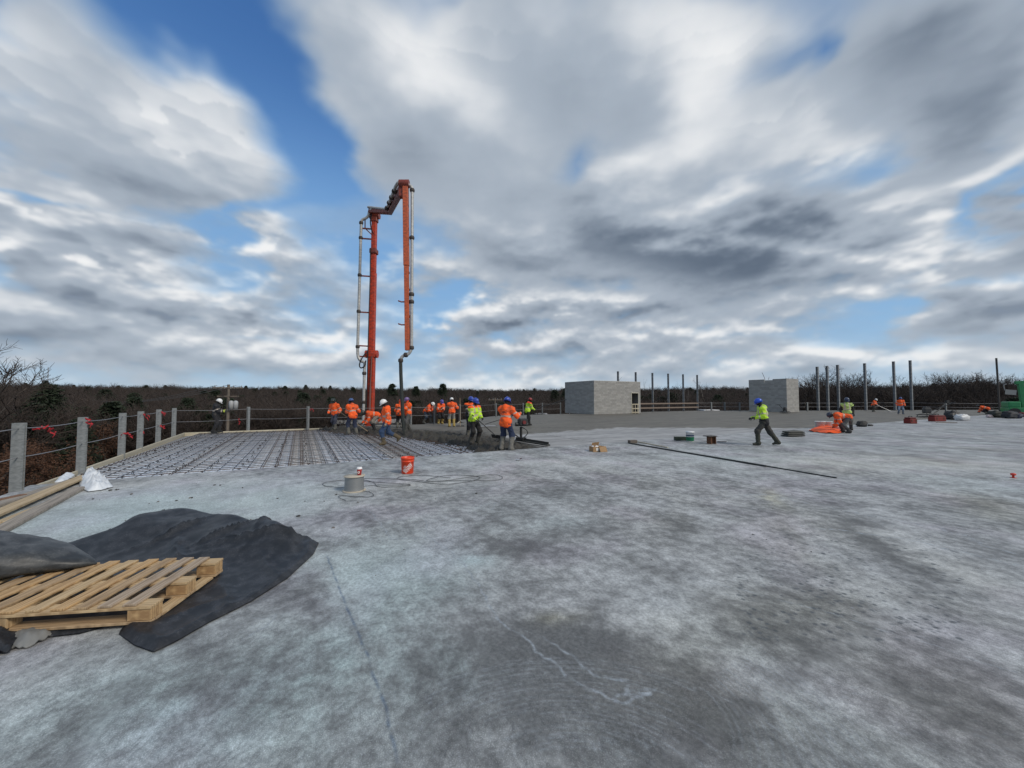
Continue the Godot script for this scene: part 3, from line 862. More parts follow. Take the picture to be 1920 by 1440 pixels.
func build_towers() -> void:
	var b := block_tower("pale concrete block stair tower with a doorway, standing on the wet deck", 21.48, 20.72, 7.0, 5.2, 3.62, [5.5, 6.7, 0.0, 2.4], 0.31, 3)
	var st := new_st()
	for x in [5.53, 6.67]: box(st, Vector3(x, 1.2, -0.02), Vector3(0.07, 2.4, 0.12))
	box(st, Vector3(6.1, 2.36, -0.02), Vector3(1.2, 0.08, 0.12))
	obj("door_frame", st, mat(0.52, 0.5, 0.42), b)
	st = new_st()
	for x in [5.7, 6.1, 6.5]: box(st, Vector3(x, 0.55, 0.03), Vector3(0.08, 1.1, 0.05))
	for y in [0.12, 0.55, 1.05]: box(st, Vector3(6.1, y, 0.06), Vector3(1.1, 0.1, 0.04))
	obj("timber_barrier", st, grain("form_timber", Color(), Color(), Vector3.ONE), b)
	st = new_st()
	box(st, Vector3(6.1, 1.2, -3.2), Vector3(4.0, 2.4, 0.1))
	obj("inner_wall", st, mat(0.31, 0.305, 0.29), b)
	st = new_st()
	box(st, Vector3(0.0, 3.63, 0.0) + Vector3(3.5, 0, -0.1), Vector3(7.04, 0.06, 0.24))
	box(st, Vector3(0.1, 3.63, -2.7), Vector3(0.24, 0.058, 4.9))
	obj("coping", st, mat(0.5, 0.5, 0.48), b)
	b = block_tower("grey concrete block shaft with a notch in its top course, far down the deck", 46.74, 14.1, 2.9, 4.6, 4.2, [], 0.31, 4, [1.6, 2.6])
	st = new_st()
	tube(st, [Vector3(0.2, 4.15, -2.6), Vector3(0.1, 4.5, -2.65), Vector3(-0.1, 5.1, -2.8)], 0.025, 5)
	obj("rebar_stub", st, mat(0.08, 0.05, 0.04), b)
	st = new_st()
	tube(st, [Vector3(0.2, 4.15, -2.2), Vector3(0.3, 4.5, -2.15)], 0.025, 5)
	obj("rebar_stub", st, mat(0.08, 0.05, 0.04), b)
	# columns
	var steel := grain("column_steel", Color(0.27, 0.28, 0.29), Color(0.17, 0.18, 0.19), Vector3(0.5, 0.5, 0.5), 0.6, 0.2, Vector2(1, 1), 1.0)
	var cap := mat(0.16, 0.16, 0.17)
	var mesh := h_section(5.0, 0.2, 0.2)
	var feet := []
	for k in 6:
		feet.append(deck(27.7 + 3.0 * k, 23.5))
		var root := thing("steel_column", "tall bare steel column rising in a row from the deck behind the doorway tower", "column", feet[k], DECK_TURN + 0.5, "steel columns behind the doorway tower")
		put("shaft", mesh, steel, root)
		st = new_st()
		box(st, Vector3(0, 0.015, 0), Vector3(0.4, 0.03, 0.4))
		obj("base_plate", st, cap, root)
		st = new_st()
		box(st, Vector3(0, 4.99, 0), Vector3(0.205, 0.06, 0.22))
		obj("cap_plate", st, cap, root)
	for p in [[1534.5, 770, 688], [1553, 770, 686.5], [1573, 770, 684.5], [1624, 769.3, 681.5], [1678.5, 769.3, 678], [1710, 769.3, 676]]:
		var at := on_level(p[0], p[1])
		var h: float = (p[1] - p[2]) * -at.z / FOCAL
		var root := thing("steel_column", "tall bare steel column standing beyond the notched block shaft", "column", at, 0.4, "steel columns beyond the notched shaft")
		put("shaft", h_section(h, 0.25, 0.25), steel, root)
		st = new_st()
		box(st, Vector3(0, 0.015, 0), Vector3(0.45, 0.03, 0.45))
		obj("base_plate", st, cap, root)
		st = new_st()
		box(st, Vector3(0, h - 0.01, 0), Vector3(0.26, 0.07, 0.27))
		obj("cap_plate", st, cap, root)
	var wood := grain("rail_timber", Color(0.26, 0.21, 0.17), Color(0.16, 0.12, 0.10), Vector3(0.5, 2, 0.5), 0.85, 0.0, Vector2(0.2, 2), 1.0)
	for h in [1.05, 0.5]:
		st = new_st()
		beam(st, feet[0] + Vector3(0, h, 0.2), feet[5] + Vector3(0, h, 0.2), 0.05, 0.16)
		tag(obj("guard_rail", st, wood), "brown timber guard rail between the tall columns, %s board" % ("upper" if h > 0.8 else "lower"), "rail", "timber guard rails")

# ---------- concrete pump boom ----------
func coupling(st: SurfaceTool, at: Vector3, dir: Vector3, r: float, l := 0.16) -> void:
	var d := dir.normalized()
	tube(st, [at - d * l * 0.5, at - d * l * 0.25, at + d * l * 0.25, at + d * l * 0.5], [r * 0.8, r, r, r * 0.8], 10)
func px_path(list: Array) -> Array:
	var out := []
	for p in list: out.append(at_depth(p[0], p[1], p[2]))
	return out
func rounded(pts: Array, steps := 5) -> Array:
	# soften the corners of a pipe run
	var out := [pts[0]]
	for k in range(1, pts.size() - 1):
		var a: Vector3 = pts[k].lerp(pts[k - 1], minf(0.45, 0.3 / maxf(0.01, pts[k].distance_to(pts[k - 1]))))
		var b: Vector3 = pts[k].lerp(pts[k + 1], minf(0.45, 0.3 / maxf(0.01, pts[k].distance_to(pts[k + 1]))))
		for q in steps + 1:
			var f := q / float(steps)
			out.append(a.lerp(pts[k], f).lerp(pts[k].lerp(b, f), f))
	out.append(pts[-1])
	return out
func build_boom() -> void:
	var root := thing("concrete_pump_boom", "folding orange concrete pump boom with pipes and a hanging black hose", "pump boom", Vector3.ZERO)
	var red := grain("boom_red", Color(0.55, 0.050, 0.012), Color(0.32, 0.036, 0.014), Vector3(0.4, 0.4, 0.4), 0.5, 0.0, Vector2(1.6, 1.6), 1.7, 6)
	var orange := grain("boom_orange", Color(0.58, 0.115, 0.040), Color(0.36, 0.085, 0.040), Vector3(0.5, 0.5, 0.5), 0.55, 0.0, Vector2(1.6, 1.6), 1.7, 6)
	var maroon := grain("boom_maroon", Color(0.26, 0.05, 0.03), Color(0.15, 0.035, 0.025), Vector3(0.8, 0.8, 0.8), 0.5, 0.0, Vector2(1, 1), 1.2)
	var pipe := grain("pipe_steel", Color(0.52, 0.52, 0.50), Color(0.36, 0.36, 0.35), Vector3(0.7, 0.7, 0.7), 0.5, 0.3, Vector2(1, 1), 1.3)
	var dark := mat(0.06, 0.05, 0.045, 0.6, 0.3)
	var D := 27.0
	var foot := at_depth(690.5, 798, D)
	foot.y = -8.6
	var low := at_depth(690.5, 795, D)
	var mid := at_depth(697, 664, D)
	var top := at_depth(702.3, 410, D)
	var st := new_st()
	beam(st, foot, low.lerp(mid, 0.98), 0.44, 0.46, 0.03)
	obj("lower_mast", st, red, root)
	st = new_st()
	beam(st, mid, mid.lerp(top, 0.6), 0.38, 0.38, 0.03)
	beam(st, mid.lerp(top, 0.6), top, 0.33, 0.33, 0.03)
	obj("upper_mast", st, red, root)
	st = new_st()
	tube(st, [mid - Vector3(0.42, 0, 0), mid + Vector3(0.42, 0, 0)], 0.27, 14)
	box(st, mid, Vector3(0.62, 0.5, 0.5), Basis(), 0.04)
	obj("mast_joint", st, red, root)
	st = new_st()
	tube(st, [mid + Vector3(0.12, -0.2, 0.30), mid + Vector3(0.06, -2.3, 0.33)], 0.04, 10)
	tube(st, [mid + Vector3(0.06, -2.3, 0.33), mid + Vector3(0.02, -4.3, 0.33)], 0.075, 10)
	obj("hydraulic_cylinder", st, mat(0.22, 0.10, 0.08, 0.4, 0.3), root)
	st = new_st()
	box(st, top + Vector3(0, 0.1, 0), Vector3(0.46, 0.75, 0.42), Basis(), 0.05)
	tube(st, [top + Vector3(-0.34, 0.25, 0), top + Vector3(0.34, 0.25, 0)], 0.28, 14)
	obj("mast_head", st, maroon, root)
	st = new_st()
	box(st, at_depth(701, 472, D), Vector3(0.5, 0.35, 0.5), Basis(), 0.04)
	obj("mast_collar", st, maroon, root)
	# delivery pipe beside the mast
	var run := rounded(px_path([[681, 799, 26.6], [683.3, 690, 26.6], [684.2, 679, 26.6], [676, 677.5, 26.6], [670.6, 668, 26.6], [670.6, 650, 26.6], [677.2, 420, 26.6], [678.5, 412, 26.6], [686, 409.5, 26.6], [691.5, 404, 26.6], [692.5, 394, 26.6], [698, 392, 26.2]]))
	st = new_st()
	var below: Vector3 = run[0]
	below.y = -7.5
	run.push_front(below)
	tube(st, run, 0.095, 10)
	var delivery := obj("delivery_pipe", st, pipe, root)
	for p in [[670.6, 650], [672.5, 584], [674.4, 516], [676.4, 446], [677.2, 418], [683.0, 700], [682.0, 754]]:
		st = new_st()
		coupling(st, at_depth(p[0], p[1], 26.6), Vector3.UP, 0.14, 0.22)
		obj("coupling", st, dark, delivery)
	for v in [428, 447, 517, 585, 648, 668]:
		st = new_st()
		var u: float = 670.6 + (650 - v) / 230.0 * 6.6
		beam(st, at_depth(u, v, 26.7), at_depth(698, v + 1.5, 26.9), 0.07, 0.09)
		obj("pipe_bracket", st, maroon, root)
	st = new_st()
	beam(st, at_depth(684.5, 428, 26.7), at_depth(697, 440, 26.8), 0.06, 0.06)
	beam(st, at_depth(684.5, 412, 26.7), at_depth(684.5, 428, 26.8), 0.06, 0.06)
	obj("bracket_strut", st, maroon, root)
	st = new_st()
	tube(st, px_path([[694.5, 465, 26.7], [694, 520, 26.7], [691.5, 600, 26.7], [690, 655, 26.7], [688.5, 720, 26.7], [686.5, 797, 26.7]]), 0.035, 6)
	tube(st, rounded(px_path([[689, 660, 26.5], [680, 668, 26.4], [673, 684, 26.4], [676, 691, 26.4], [684, 687, 26.4], [686, 676, 26.5]])), 0.045, 6)
	tube(st, rounded(px_path([[697, 398, 26.6], [694, 415, 26.5], [696, 430, 26.5], [700, 438, 26.7]])), 0.04, 6)
	obj("hydraulic_hose", st, mat(0.02, 0.02, 0.022, 0.5), root)
	# knuckle towards the camera
	var a := at_depth(694, 395, 26.6)
	var b := at_depth(731, 397, 25.2)
	var c := at_depth(754, 352, 19.2)
	st = new_st()
	beam(st, a, b, 0.34, 0.34, 0.04)
	obj("knuckle_arm", st, maroon, root)
	st = new_st()
	beam(st, b - (c - b).normalized() * 0.15, c, 0.30, 0.36, 0.03)
	obj("folded_arm", st, maroon, root)
	st = new_st()
	var side := Vector3(-0.30, 0.05, 0.0)
	var run2 := [a + Vector3(-0.1, 0.2, 0.1), b + side + Vector3(0.1, 0.12, 0), b.lerp(c, 0.5) + side, c + side + Vector3(0, 0.08, 0), c + Vector3(-0.12, 0.28, 0.1), c + Vector3(0.25, 0.2, -0.3)]
	tube(st, rounded(run2), 0.085, 10)
	var arm_pipe := obj("arm_pipe", st, pipe, root)
	for f in [0.15, 0.4, 0.62, 0.85]:
		st = new_st()
		coupling(st, b.lerp(c, f) + side, c - b, 0.14, 0.2)
		obj("coupling", st, dark, arm_pipe)
	# tip arm hanging down, with its pipe and rubber hose
	var Z := 18.6
	var t0 := at_depth(760.3, 343, Z)
	var t1 := at_depth(764.2, 657, Z)
	st = new_st()
	tube(st, [t0 + Vector3(-0.30, -0.05, 0), t0 + Vector3(0.18, -0.05, 0)], 0.2, 14)
	box(st, t0 + Vector3(-0.2, -0.35, -0.1), Vector3(0.3, 0.7, 0.3), Basis(), 0.04)
	obj("tip_joint", st, maroon, root)
	st = new_st()
	beam(st, t0 + Vector3(0, 0.12, 0), t0.lerp(t1, 0.5), 0.235, 0.26, 0.015)
	beam(st, t0.lerp(t1, 0.5), t1, 0.20, 0.22, 0.015)
	obj("tip_arm", st, orange, root)
	for f in [0.14, 0.28, 0.37, 0.54, 0.64, 0.8, 0.92]:
		st = new_st()
		box(st, t0.lerp(t1, f) + Vector3(0.11, 0, 0), Vector3(0.06, 0.1, 0.12))
		obj("pipe_lug", st, maroon, root)
	for v in [566, 609]:
		st = new_st()
		var q := at_depth(759.5, v, Z)
		tube(st, [q, q + Vector3(-0.2, 0, 0), q + Vector3(-0.24, 0.03, 0), q + Vector3(-0.30, 0.03, 0), q + Vector3(-0.32, 0.07, 0)], 0.035, 6)
		obj("hose_hook", st, maroon, root)
	var run3 := rounded(px_path([[760, 345, Z], [768, 347.5, Z], [773, 352, Z], [771.6, 640, Z], [771.4, 656, Z], [765, 665, Z], [757, 666, Z], [751.4, 672, Z], [751.2, 682, Z]]))
	st = new_st()
	tube(st, run3, 0.078, 12)
	var tip_pipe := obj("tip_pipe", st, pipe, root)
	for p in [[772.9, 357], [772.4, 446], [772, 552], [771.8, 566], [771.6, 652], [761, 665.5], [751.3, 676]]:
		st = new_st()
		coupling(st, at_depth(p[0], p[1], Z), Vector3.RIGHT if p[0] == 761 else Vector3.UP, 0.12, 0.18)
		obj("coupling", st, dark, tip_pipe)
	st = new_st()
	tube(st, px_path([[751.2, 679, Z], [751.6, 700, Z], [753, 735, Z], [754.6, 765, Z], [755.5, 785, Z], [756.8, 806, Z], [757.2, 815, Z]]), [0.085, 0.085, 0.088, 0.088, 0.085, 0.06, 0.055], 12)
	obj("end_hose", st, mat(0.022, 0.027, 0.024, 0.6), root)

# ---------- land, woods and far buildings ----------
var hill_noise: FastNoiseLite
func land(x: float, z: float) -> float:
	var r := Vector2(x, z).length()
	return -9.2 + 9.0 * smoothstep(140.0, 620.0, r) + 5.0 * smoothstep(500.0, 1100.0, r) + hill_noise.get_noise_2d(x, z) * 4.0 * smoothstep(90.0, 300.0, r)
func build_land() -> void:
	hill_noise = fnl(0.004, 3, 61)
	var st := SurfaceTool.new()
	st.begin(Mesh.PRIMITIVE_TRIANGLES)
	st.set_smooth_group(0)
	var n := fnl(0.03, 4, 62)
	var rings := 60
	var seg := 144
	for i in rings + 1:
		var r := 3000.0 * pow(i / float(rings), 2.6)
		for k in seg:
			var a := TAU * k / seg
			var x := cos(a) * r
			var z := sin(a) * r
			var f := clampf(0.5 + n.get_noise_2d(x, z), 0, 1)
			st.set_color(Color(0.055, 0.036, 0.024).lerp(Color(0.03, 0.026, 0.018), f))
			st.add_vertex(Vector3(x, land(x, z), z))
	for i in rings:
		for k in seg:
			var a := i * seg + k
			var b := i * seg + (k + 1) % seg
			for q in [a, a + seg, b + seg, a, b + seg, b]: st.add_index(q)
	tag(obj("terrain", st, vmat(1.0)), "dark leaf-littered ground falling away round the building", "", "", "structure")

func limb(st: SurfaceTool, tw: SurfaceTool, r: RandomNumberGenerator, from: Vector3, dir: Vector3, length: float, rad: float, level: int, deepest: int, bushy: float, slimmest := 0.008) -> void:
	var segs := 3 if level < 2 else 2
	var pts := [from]
	var p := from
	var d := dir
	for k in segs:
		d = (d + Vector3(r.randf_range(-1, 1), r.randf_range(-0.3, 0.8), r.randf_range(-1, 1)) * (0.16 + 0.05 * level)).normalized()
		p += d * length / segs
		pts.append(p)
	var rr := []
	for k in segs + 1: rr.append(lerpf(rad, rad * 0.42, k / float(segs)))
	tube(st if level < 2 else tw, pts, rr, 5 if level < 2 else 3, false)
	if level >= deepest: return
	var kids := int(([7.0, 5.0, 5.0, 3.0][mini(level, 3)]) * bushy)
	for k in kids:
		var f := lerpf(0.35 if level == 0 else 0.2, 1.0, (k + r.randf()) / kids)
		var at: Vector3 = pts[int(f * segs * 0.999)].lerp(pts[int(f * segs * 0.999) + 1], fmod(f * segs * 0.999, 1.0))
		var an := r.randf() * TAU
		var b := frame_of(d)
		var out := (b.x * cos(an) + b.y * sin(an))
		var nd := (d * r.randf_range(0.5, 1.0) + out * r.randf_range(0.5, 1.0) + Vector3(0, 0.15, 0)).normalized()
		limb(st, tw, r, at, nd, length * r.randf_range(0.42, 0.66) * (1.15 - 0.35 * f), maxf(rad * 0.45, slimmest), level + 1, deepest, bushy, slimmest)
func bare_tree(sd: int, height: float, deepest := 3, bushy := 1.0, thick := 1.0, slimmest := 0.008) -> Array:
	var r := RandomNumberGenerator.new()
	r.seed = sd
	var st := new_st()
	var tw := new_st()
	limb(st, tw, r, Vector3(0, -0.3, 0), Vector3(r.randf_range(-0.06, 0.06), 1, r.randf_range(-0.06, 0.06)).normalized(), height * 0.68, height * 0.014 * thick, 0, deepest, bushy, slimmest)
	return [done(st), done(tw)]
func leaves_on(mesh: ArrayMesh, sd: int, count: int, size: float, spread: float, droop: float) -> ArrayMesh:
	# leaf-sized faces strewn round the ends of the branches
	var r := RandomNumberGenerator.new()
	r.seed = sd
	var v: PackedVector3Array = mesh.surface_get_arrays(0)[Mesh.ARRAY_VERTEX]
	var st := new_st()
	for k in count:
		var p := v[r.randi() % v.size()] + Vector3(r.randfn(0, spread), r.randfn(0, spread) - droop, r.randfn(0, spread))
		var a := Vector3(r.randfn(), r.randfn() * 0.6, r.randfn()).normalized() * size * r.randf_range(0.6, 1.3)
		var b := Vector3(r.randfn(), r.randfn(), r.randfn()).normalized().cross(a.normalized()).normalized() * size * 0.45
		st.add_vertex(p - a); st.add_vertex(p + b); st.add_vertex(p + a)
		st.add_vertex(p - a); st.add_vertex(p + a); st.add_vertex(p - b)
	return done(st)
func pine_crown(sd: int, height: float, count: int) -> Array:
	var r := RandomNumberGenerator.new()
	r.seed = sd
	var trunk := new_st()
	tube(trunk, [Vector3(0, -0.3, 0), Vector3(0.05, height * 0.5, 0), Vector3(0, height * 0.98, 0.05)], [height * 0.016, height * 0.011, 0.02], 6, false)
	var st := new_st()
	var limbs := int(count / 14.0)
	for k in limbs:
		var f := pow(r.randf(), 0.8)
		var y := height * lerpf(0.22, 1.0, f)
		var reach := height * 0.24 * pow(1.0 - f, 0.65) * r.randf_range(0.55, 1.15) + 0.25
		var an := r.randf() * TAU
		var tip := Vector3(cos(an) * reach, y + r.randf_range(-0.1, 0.12) * reach, sin(an) * reach)
		tube(trunk, [Vector3(0, y - 0.05 * reach, 0), tip], [0.035, 0.012], 3, false)
		for q in 14:
			var g := r.randf_range(0.3, 1.05)
			var p := Vector3(0, y, 0).lerp(tip, g) + Vector3(r.randfn(), r.randfn() * 0.5, r.randfn()) * 0.18
			var a := Vector3(r.randfn(), r.randf_range(-0.2, 0.9), r.randfn()).normalized() * r.randf_range(0.22, 0.45)
			var b := a.cross(Vector3(r.randfn(), r.randfn(), r.randfn())).normalized() * 0.10
			st.add_vertex(p - b); st.add_vertex(p + a); st.add_vertex(p + b)
			st.add_vertex(p - b * 0.6 - a * 0.4); st.add_vertex(p + Vector3(a.z, a.y, -a.x) * 0.8); st.add_vertex(p + b * 0.6)
	return [done(trunk), done(st)]
func plant(called: String, label: String, group: String, meshes: Array, ms: Array, at: Vector3, turn: float, scale: float) -> void:
	var root := thing(called, label, "tree", at, turn, group)
	root.scale = Vector3(scale, scale, scale)
	put("trunk", meshes[0], ms[0], root)
	put("crown", meshes[1], ms[1], root)
	if meshes.size() > 2: put("leaves", meshes[2], ms[2], root)
func on_land(u: float, depth: float) -> Vector3:
	var p := at_depth(u, 747, depth)
	return Vector3(p.x, land(p.x, p.z), p.z)
func build_woods() -> void:
	var r := RandomNumberGenerator.new()
	r.seed = 99
	var bark := mat(0.075, 0.062, 0.052, 0.95)
	var pale_bark := mat(0.17, 0.15, 0.13, 0.95)
	var twig := mat(0.050, 0.038, 0.032, 0.95)
	var dead := mat(0.085, 0.040, 0.021, 0.9)
	var needle := mat(0.022, 0.034, 0.017, 0.9)
	var bare := []
	for k in 5: bare.append(bare_tree(200 + k, 12.0, 3, 1.2, 1.0, 0.02))
	var fine := []
	for k in 5: fine.append(bare_tree(300 + k, 14.0, 4, 1.42, 1.0, 0.017))
	var slim := []
	for k in 3: slim.append(bare_tree(400 + k, 16.0, 3, 1.0, 0.8, 0.018))
	var pines := []
	for k in 4: pines.append(pine_crown(500 + k, 12.0, 5200))
	var oaks := []
	for k in 3:
		var t := bare_tree(600 + k, 9.5, 3, 1.1)
		t.append(leaves_on(t[1], 610 + k, 5200, 0.10, 0.16, 0.05))
		oaks.append(t)
	# the trees below the guard cables by the lumber
	for p in [[60, 34, 0], [20, 27, 1], [120, 30, 2], [-60, 22, 0], [205, 40, 1], [170, 52, 2], [270, 60, 0], [-20, 44, 1]]:
		plant("oak_tree", "oak holding brown winter leaves below the guard cables by the lumber", "oaks below the guard cables", oaks[p[2]], [bark, twig, dead], on_land(p[0], p[1]), r.randf() * TAU, r.randf_range(0.74, 0.92))
	for p in [[92, 44, 1.03, 0], [150, 36, 0.74, 1], [330, 66, 0.78, 2], [250, 50, 0.72, 3], [540, 78, 0.78, 1], [395, 70, 0.8, 0]]:
		plant("pine_tree", "dark green pine standing in the brown wood below the deck", "pines below the deck", pines[p[3]], [bark, needle], on_land(p[0], p[1]), r.randf() * TAU, p[2])
	plant("bare_tree", "bare tree whose fine twigs reach high above the oaks by the lumber", "", fine[1], [bark, twig], on_land(-34, 33), 1.0, 1.14)
	# skyline trees behind the columns and the machines
	for p in [[1230, 92, 0.98], [1272, 96, 1.02], [1330, 100, 1.0], [1184, 92, 0.96], [1140, 96, 0.86], [1298, 98, 0.9]]:
		plant("slender_tree", "slender pale bare tree seen between the tall columns", "slender trees between the columns", slim[r.randi() % 3], [pale_bark, twig], on_land(p[0], p[1]), r.randf() * TAU, p[2])
	for u in [1519, 1557, 1597, 1636, 1676, 1728, 1773, 1813, 1852, 1873, 1894, 1508, 1530, 1548, 1566, 1588, 1606, 1628, 1644, 1662, 1690, 1716, 1740, 1762, 1785, 1804, 1822, 1842, 1862, 1884, 1904, 1925, 1950]:
		var z := r.randf_range(74, 90)
		plant("skyline_tree", "bare spreading tree on the skyline beyond the deck's machines", "bare trees on the skyline", fine[r.randi() % 5], [bark, twig], on_land(u, z), r.randf() * TAU, z * r.randf_range(0.0112, 0.0158))
	for p in [[1880, 66, 0.82, 0], [1912, 68, 0.9, 2], [1850, 72, 0.72, 1], [1040, 110, 1.1, 3], [1060, 118, 1.08, 1], [735, 150, 1.35, 1], [830, 150, 1.36, 2], [780, 160, 1.3, 0], [1205, 105, 0.95, 2], [1222, 108, 1.0, 0]]:
		plant("evergreen_tree", "dark evergreen standing out of the bare winter wood", "evergreens in the winter wood", pines[p[3]], [bark, needle], on_land(p[0], p[1]), r.randf() * TAU, p[2])
	# the wood itself, too dense to count
	var kinds := [[bare[0], 0], [bare[1], 0], [bare[2], 0], [bare[3], 0], [bare[4], 0], [pines[0], 1], [pines[2], 1]]
	var place := []
	for k in kinds: place.append([])
	var tries := 0
	while tries < 15000:
		tries += 1
		var an := r.randf_range(-1.08, 1.08)
		var f := r.randf()
		var dist := 62.0 + 800.0 * f * f
		var p := Vector3(sin(an) * dist, 0, -cos(an) * dist)
		var st := deck_st(p)
		if st.x > -16.0 and st.x < 96.0 and st.y > -60.0 and st.y < 38.0 and dist < 120.0 and not (st.y > 30.0 or st.x < -12.0): continue
		p.y = land(p.x, p.z)
		var kind := r.randi() % 5
		if r.randf() < 0.012 + 0.12 * maxf(0.0, hill_noise.get_noise_2d(p.x * 5.0, p.z * 5.0) - 0.2): kind = 5 + r.randi() % 2
		var sc := r.randf_range(0.8, 1.1) * (1.0 + 0.3 * smoothstep(120.0, 500.0, dist)) * lerpf(0.8, 1.0, smoothstep(60.0, 130.0, dist))
		place[kind].append(Transform3D(Basis(Vector3.UP, r.randf() * TAU).scaled(Vector3(sc * 1.15, sc, sc * 1.15)), p))
	for k in kinds.size():
		for part in 2:
			var mm := MultiMesh.new()
			mm.transform_format = MultiMesh.TRANSFORM_3D
			mm.mesh = kinds[k][0][part]
			mm.instance_count = place[k].size()
			for i in place[k].size(): mm.set_instance_transform(i, place[k][i])
			var o := MultiMeshInstance3D.new()
			o.multimesh = mm
			o.material_override = bark if part == 0 else (twig if kinds[k][1] == 0 else needle)
			o.name = numbered("winter_wood" if kinds[k][1] == 0 else "pine_wood")
			add_child(o)
			tag(o, "brown leafless winter wood covering the hills to the horizon" if kinds[k][1] == 0 else "dark pines scattered through the winter wood on the hills", "wood", "", "stuff")
	# undergrowth between the trunks
	var bush := bare_tree(700, 3.2, 2, 1.4)
	var spots := []
	for k in 7000:
		var an := r.randf_range(-1.1, 1.1)
		var dist := 26.0 + 150.0 * pow(r.randf(), 1.4)
		var p := Vector3(sin(an) * dist, 0, -cos(an) * dist)
		var st := deck_st(p)
		if st.x > -13.0 and st.x < 96.0 and st.y < 27.0: continue
		p.y = land(p.x, p.z)
		spots.append(Transform3D(Basis(Vector3.UP, r.randf() * TAU).scaled(Vector3.ONE * r.randf_range(0.7, 1.6)), p))
	var brush := MultiMesh.new()
	brush.transform_format = MultiMesh.TRANSFORM_3D
	brush.mesh = bush[1]
	brush.instance_count = spots.size()
	for i in spots.size(): brush.set_instance_transform(i, spots[i])
	var bo := MultiMeshInstance3D.new()
	bo.multimesh = brush
	bo.material_override = mat(0.065, 0.038, 0.024, 0.95)
	bo.name = numbered("undergrowth")
	add_child(bo)
	tag(bo, "brown tangled undergrowth below the deck edge", "undergrowth", "", "stuff")

func house(called: String, label: String, u: float, depth: float, w: float, d: float, base: float, h: float, wall: Material, roof: Material, pitched: float, floors: int, bays: int, turn := 0.0) -> void:
	var p := at_depth(u, 747, depth)
	var root := thing(called, label, "building", Vector3(p.x, base, p.z), turn)
	var st := new_st()
	box(st, Vector3(0, h * 0.5 - 3.0, 0), Vector3(w, h + 6.0, d))
	obj("wall", st, wall, root)
	st = new_st()
	if pitched > 0.0:
		var a := [Vector3(-w * 0.53, h, d * 0.56), Vector3(w * 0.53, h, d * 0.56), Vector3(w * 0.53, h, -d * 0.56), Vector3(-w * 0.53, h, -d * 0.56), Vector3(-w * 0.53, h + pitched, 0), Vector3(w * 0.53, h + pitched, 0)]
		quad(st, a[0], a[4], a[5], a[1]); quad(st, a[2], a[5], a[4], a[3]); quad(st, a[3], a[0], a[1], a[2])
		st.add_vertex(a[0]); st.add_vertex(a[3]); st.add_vertex(a[4])
		st.add_vertex(a[1]); st.add_vertex(a[5]); st.add_vertex(a[2])
	else:
		box(st, Vector3(0, h + 0.25, 0), Vector3(w + 0.5, 0.5, d + 0.5))
	obj("roof", st, roof, root)
	st = new_st()
	box(st, Vector3.ZERO, Vector3(w / bays * 0.45, h / floors * 0.45, 0.2))
	var win := done(st)
	for f in floors:
		for b in bays:
			put("window", win, mat(0.03, 0.035, 0.04, 0.2), root, Vector3(-w * 0.5 + w * (b + 0.5) / bays, h * (f + 0.55) / floors, d * 0.5))
func car(label: String, at: Vector3, turn: float, paint: Material, van: bool) -> void:
	var root := thing("parked_car", label, "car", at, turn)
	var h := 1.9 if van else 1.45
	var st := new_st()
	var side := [Vector2(-2.2, 0.35), Vector2(-2.25, 0.8), Vector2(-1.4, 0.95), Vector2(-0.75, h), Vector2(1.2 if not van else 2.1, h), Vector2(1.9 if not van else 2.25, 0.98), Vector2(2.25, 0.85), Vector2(2.2, 0.35)]
	for k in side.size():
		var a: Vector2 = side[k]
		var b: Vector2 = side[(k + 1) % side.size()]
		quad(st, Vector3(a.x, a.y, 0.85), Vector3(a.x, a.y, -0.85), Vector3(b.x, b.y, -0.85), Vector3(b.x, b.y, 0.85))
	for s in [-0.85, 0.85]:
		for k in range(1, side.size() - 1):
			st.add_vertex(Vector3(side[0].x, side[0].y, s)); st.add_vertex(Vector3(side[k].x, side[k].y, s)); st.add_vertex(Vector3(side[k + 1].x, side[k + 1].y, s))
	obj("body", st, paint, root)
	st = new_st()
	for s in [-0.86, 0.86]: box(st, Vector3(0.2, h - 0.3, s), Vector3(1.7, 0.36, 0.02))
	quad(st, Vector3(-1.36, 0.99, 0.75), Vector3(-1.36, 0.99, -0.75), Vector3(-0.84, h - 0.08, -0.7), Vector3(-0.84, h - 0.08, 0.7))
	obj("window", st, mat(0.02, 0.022, 0.025, 0.15), root)
	for x in [-1.4, 1.35]:
		for s in [-0.85, 0.85]:
			st = new_st()
			tube(st, [Vector3(x, 0.33, s - 0.1), Vector3(x, 0.33, s + 0.1)], 0.33, 12)
			obj("wheel", st, mat(0.02, 0.02, 0.02), root)
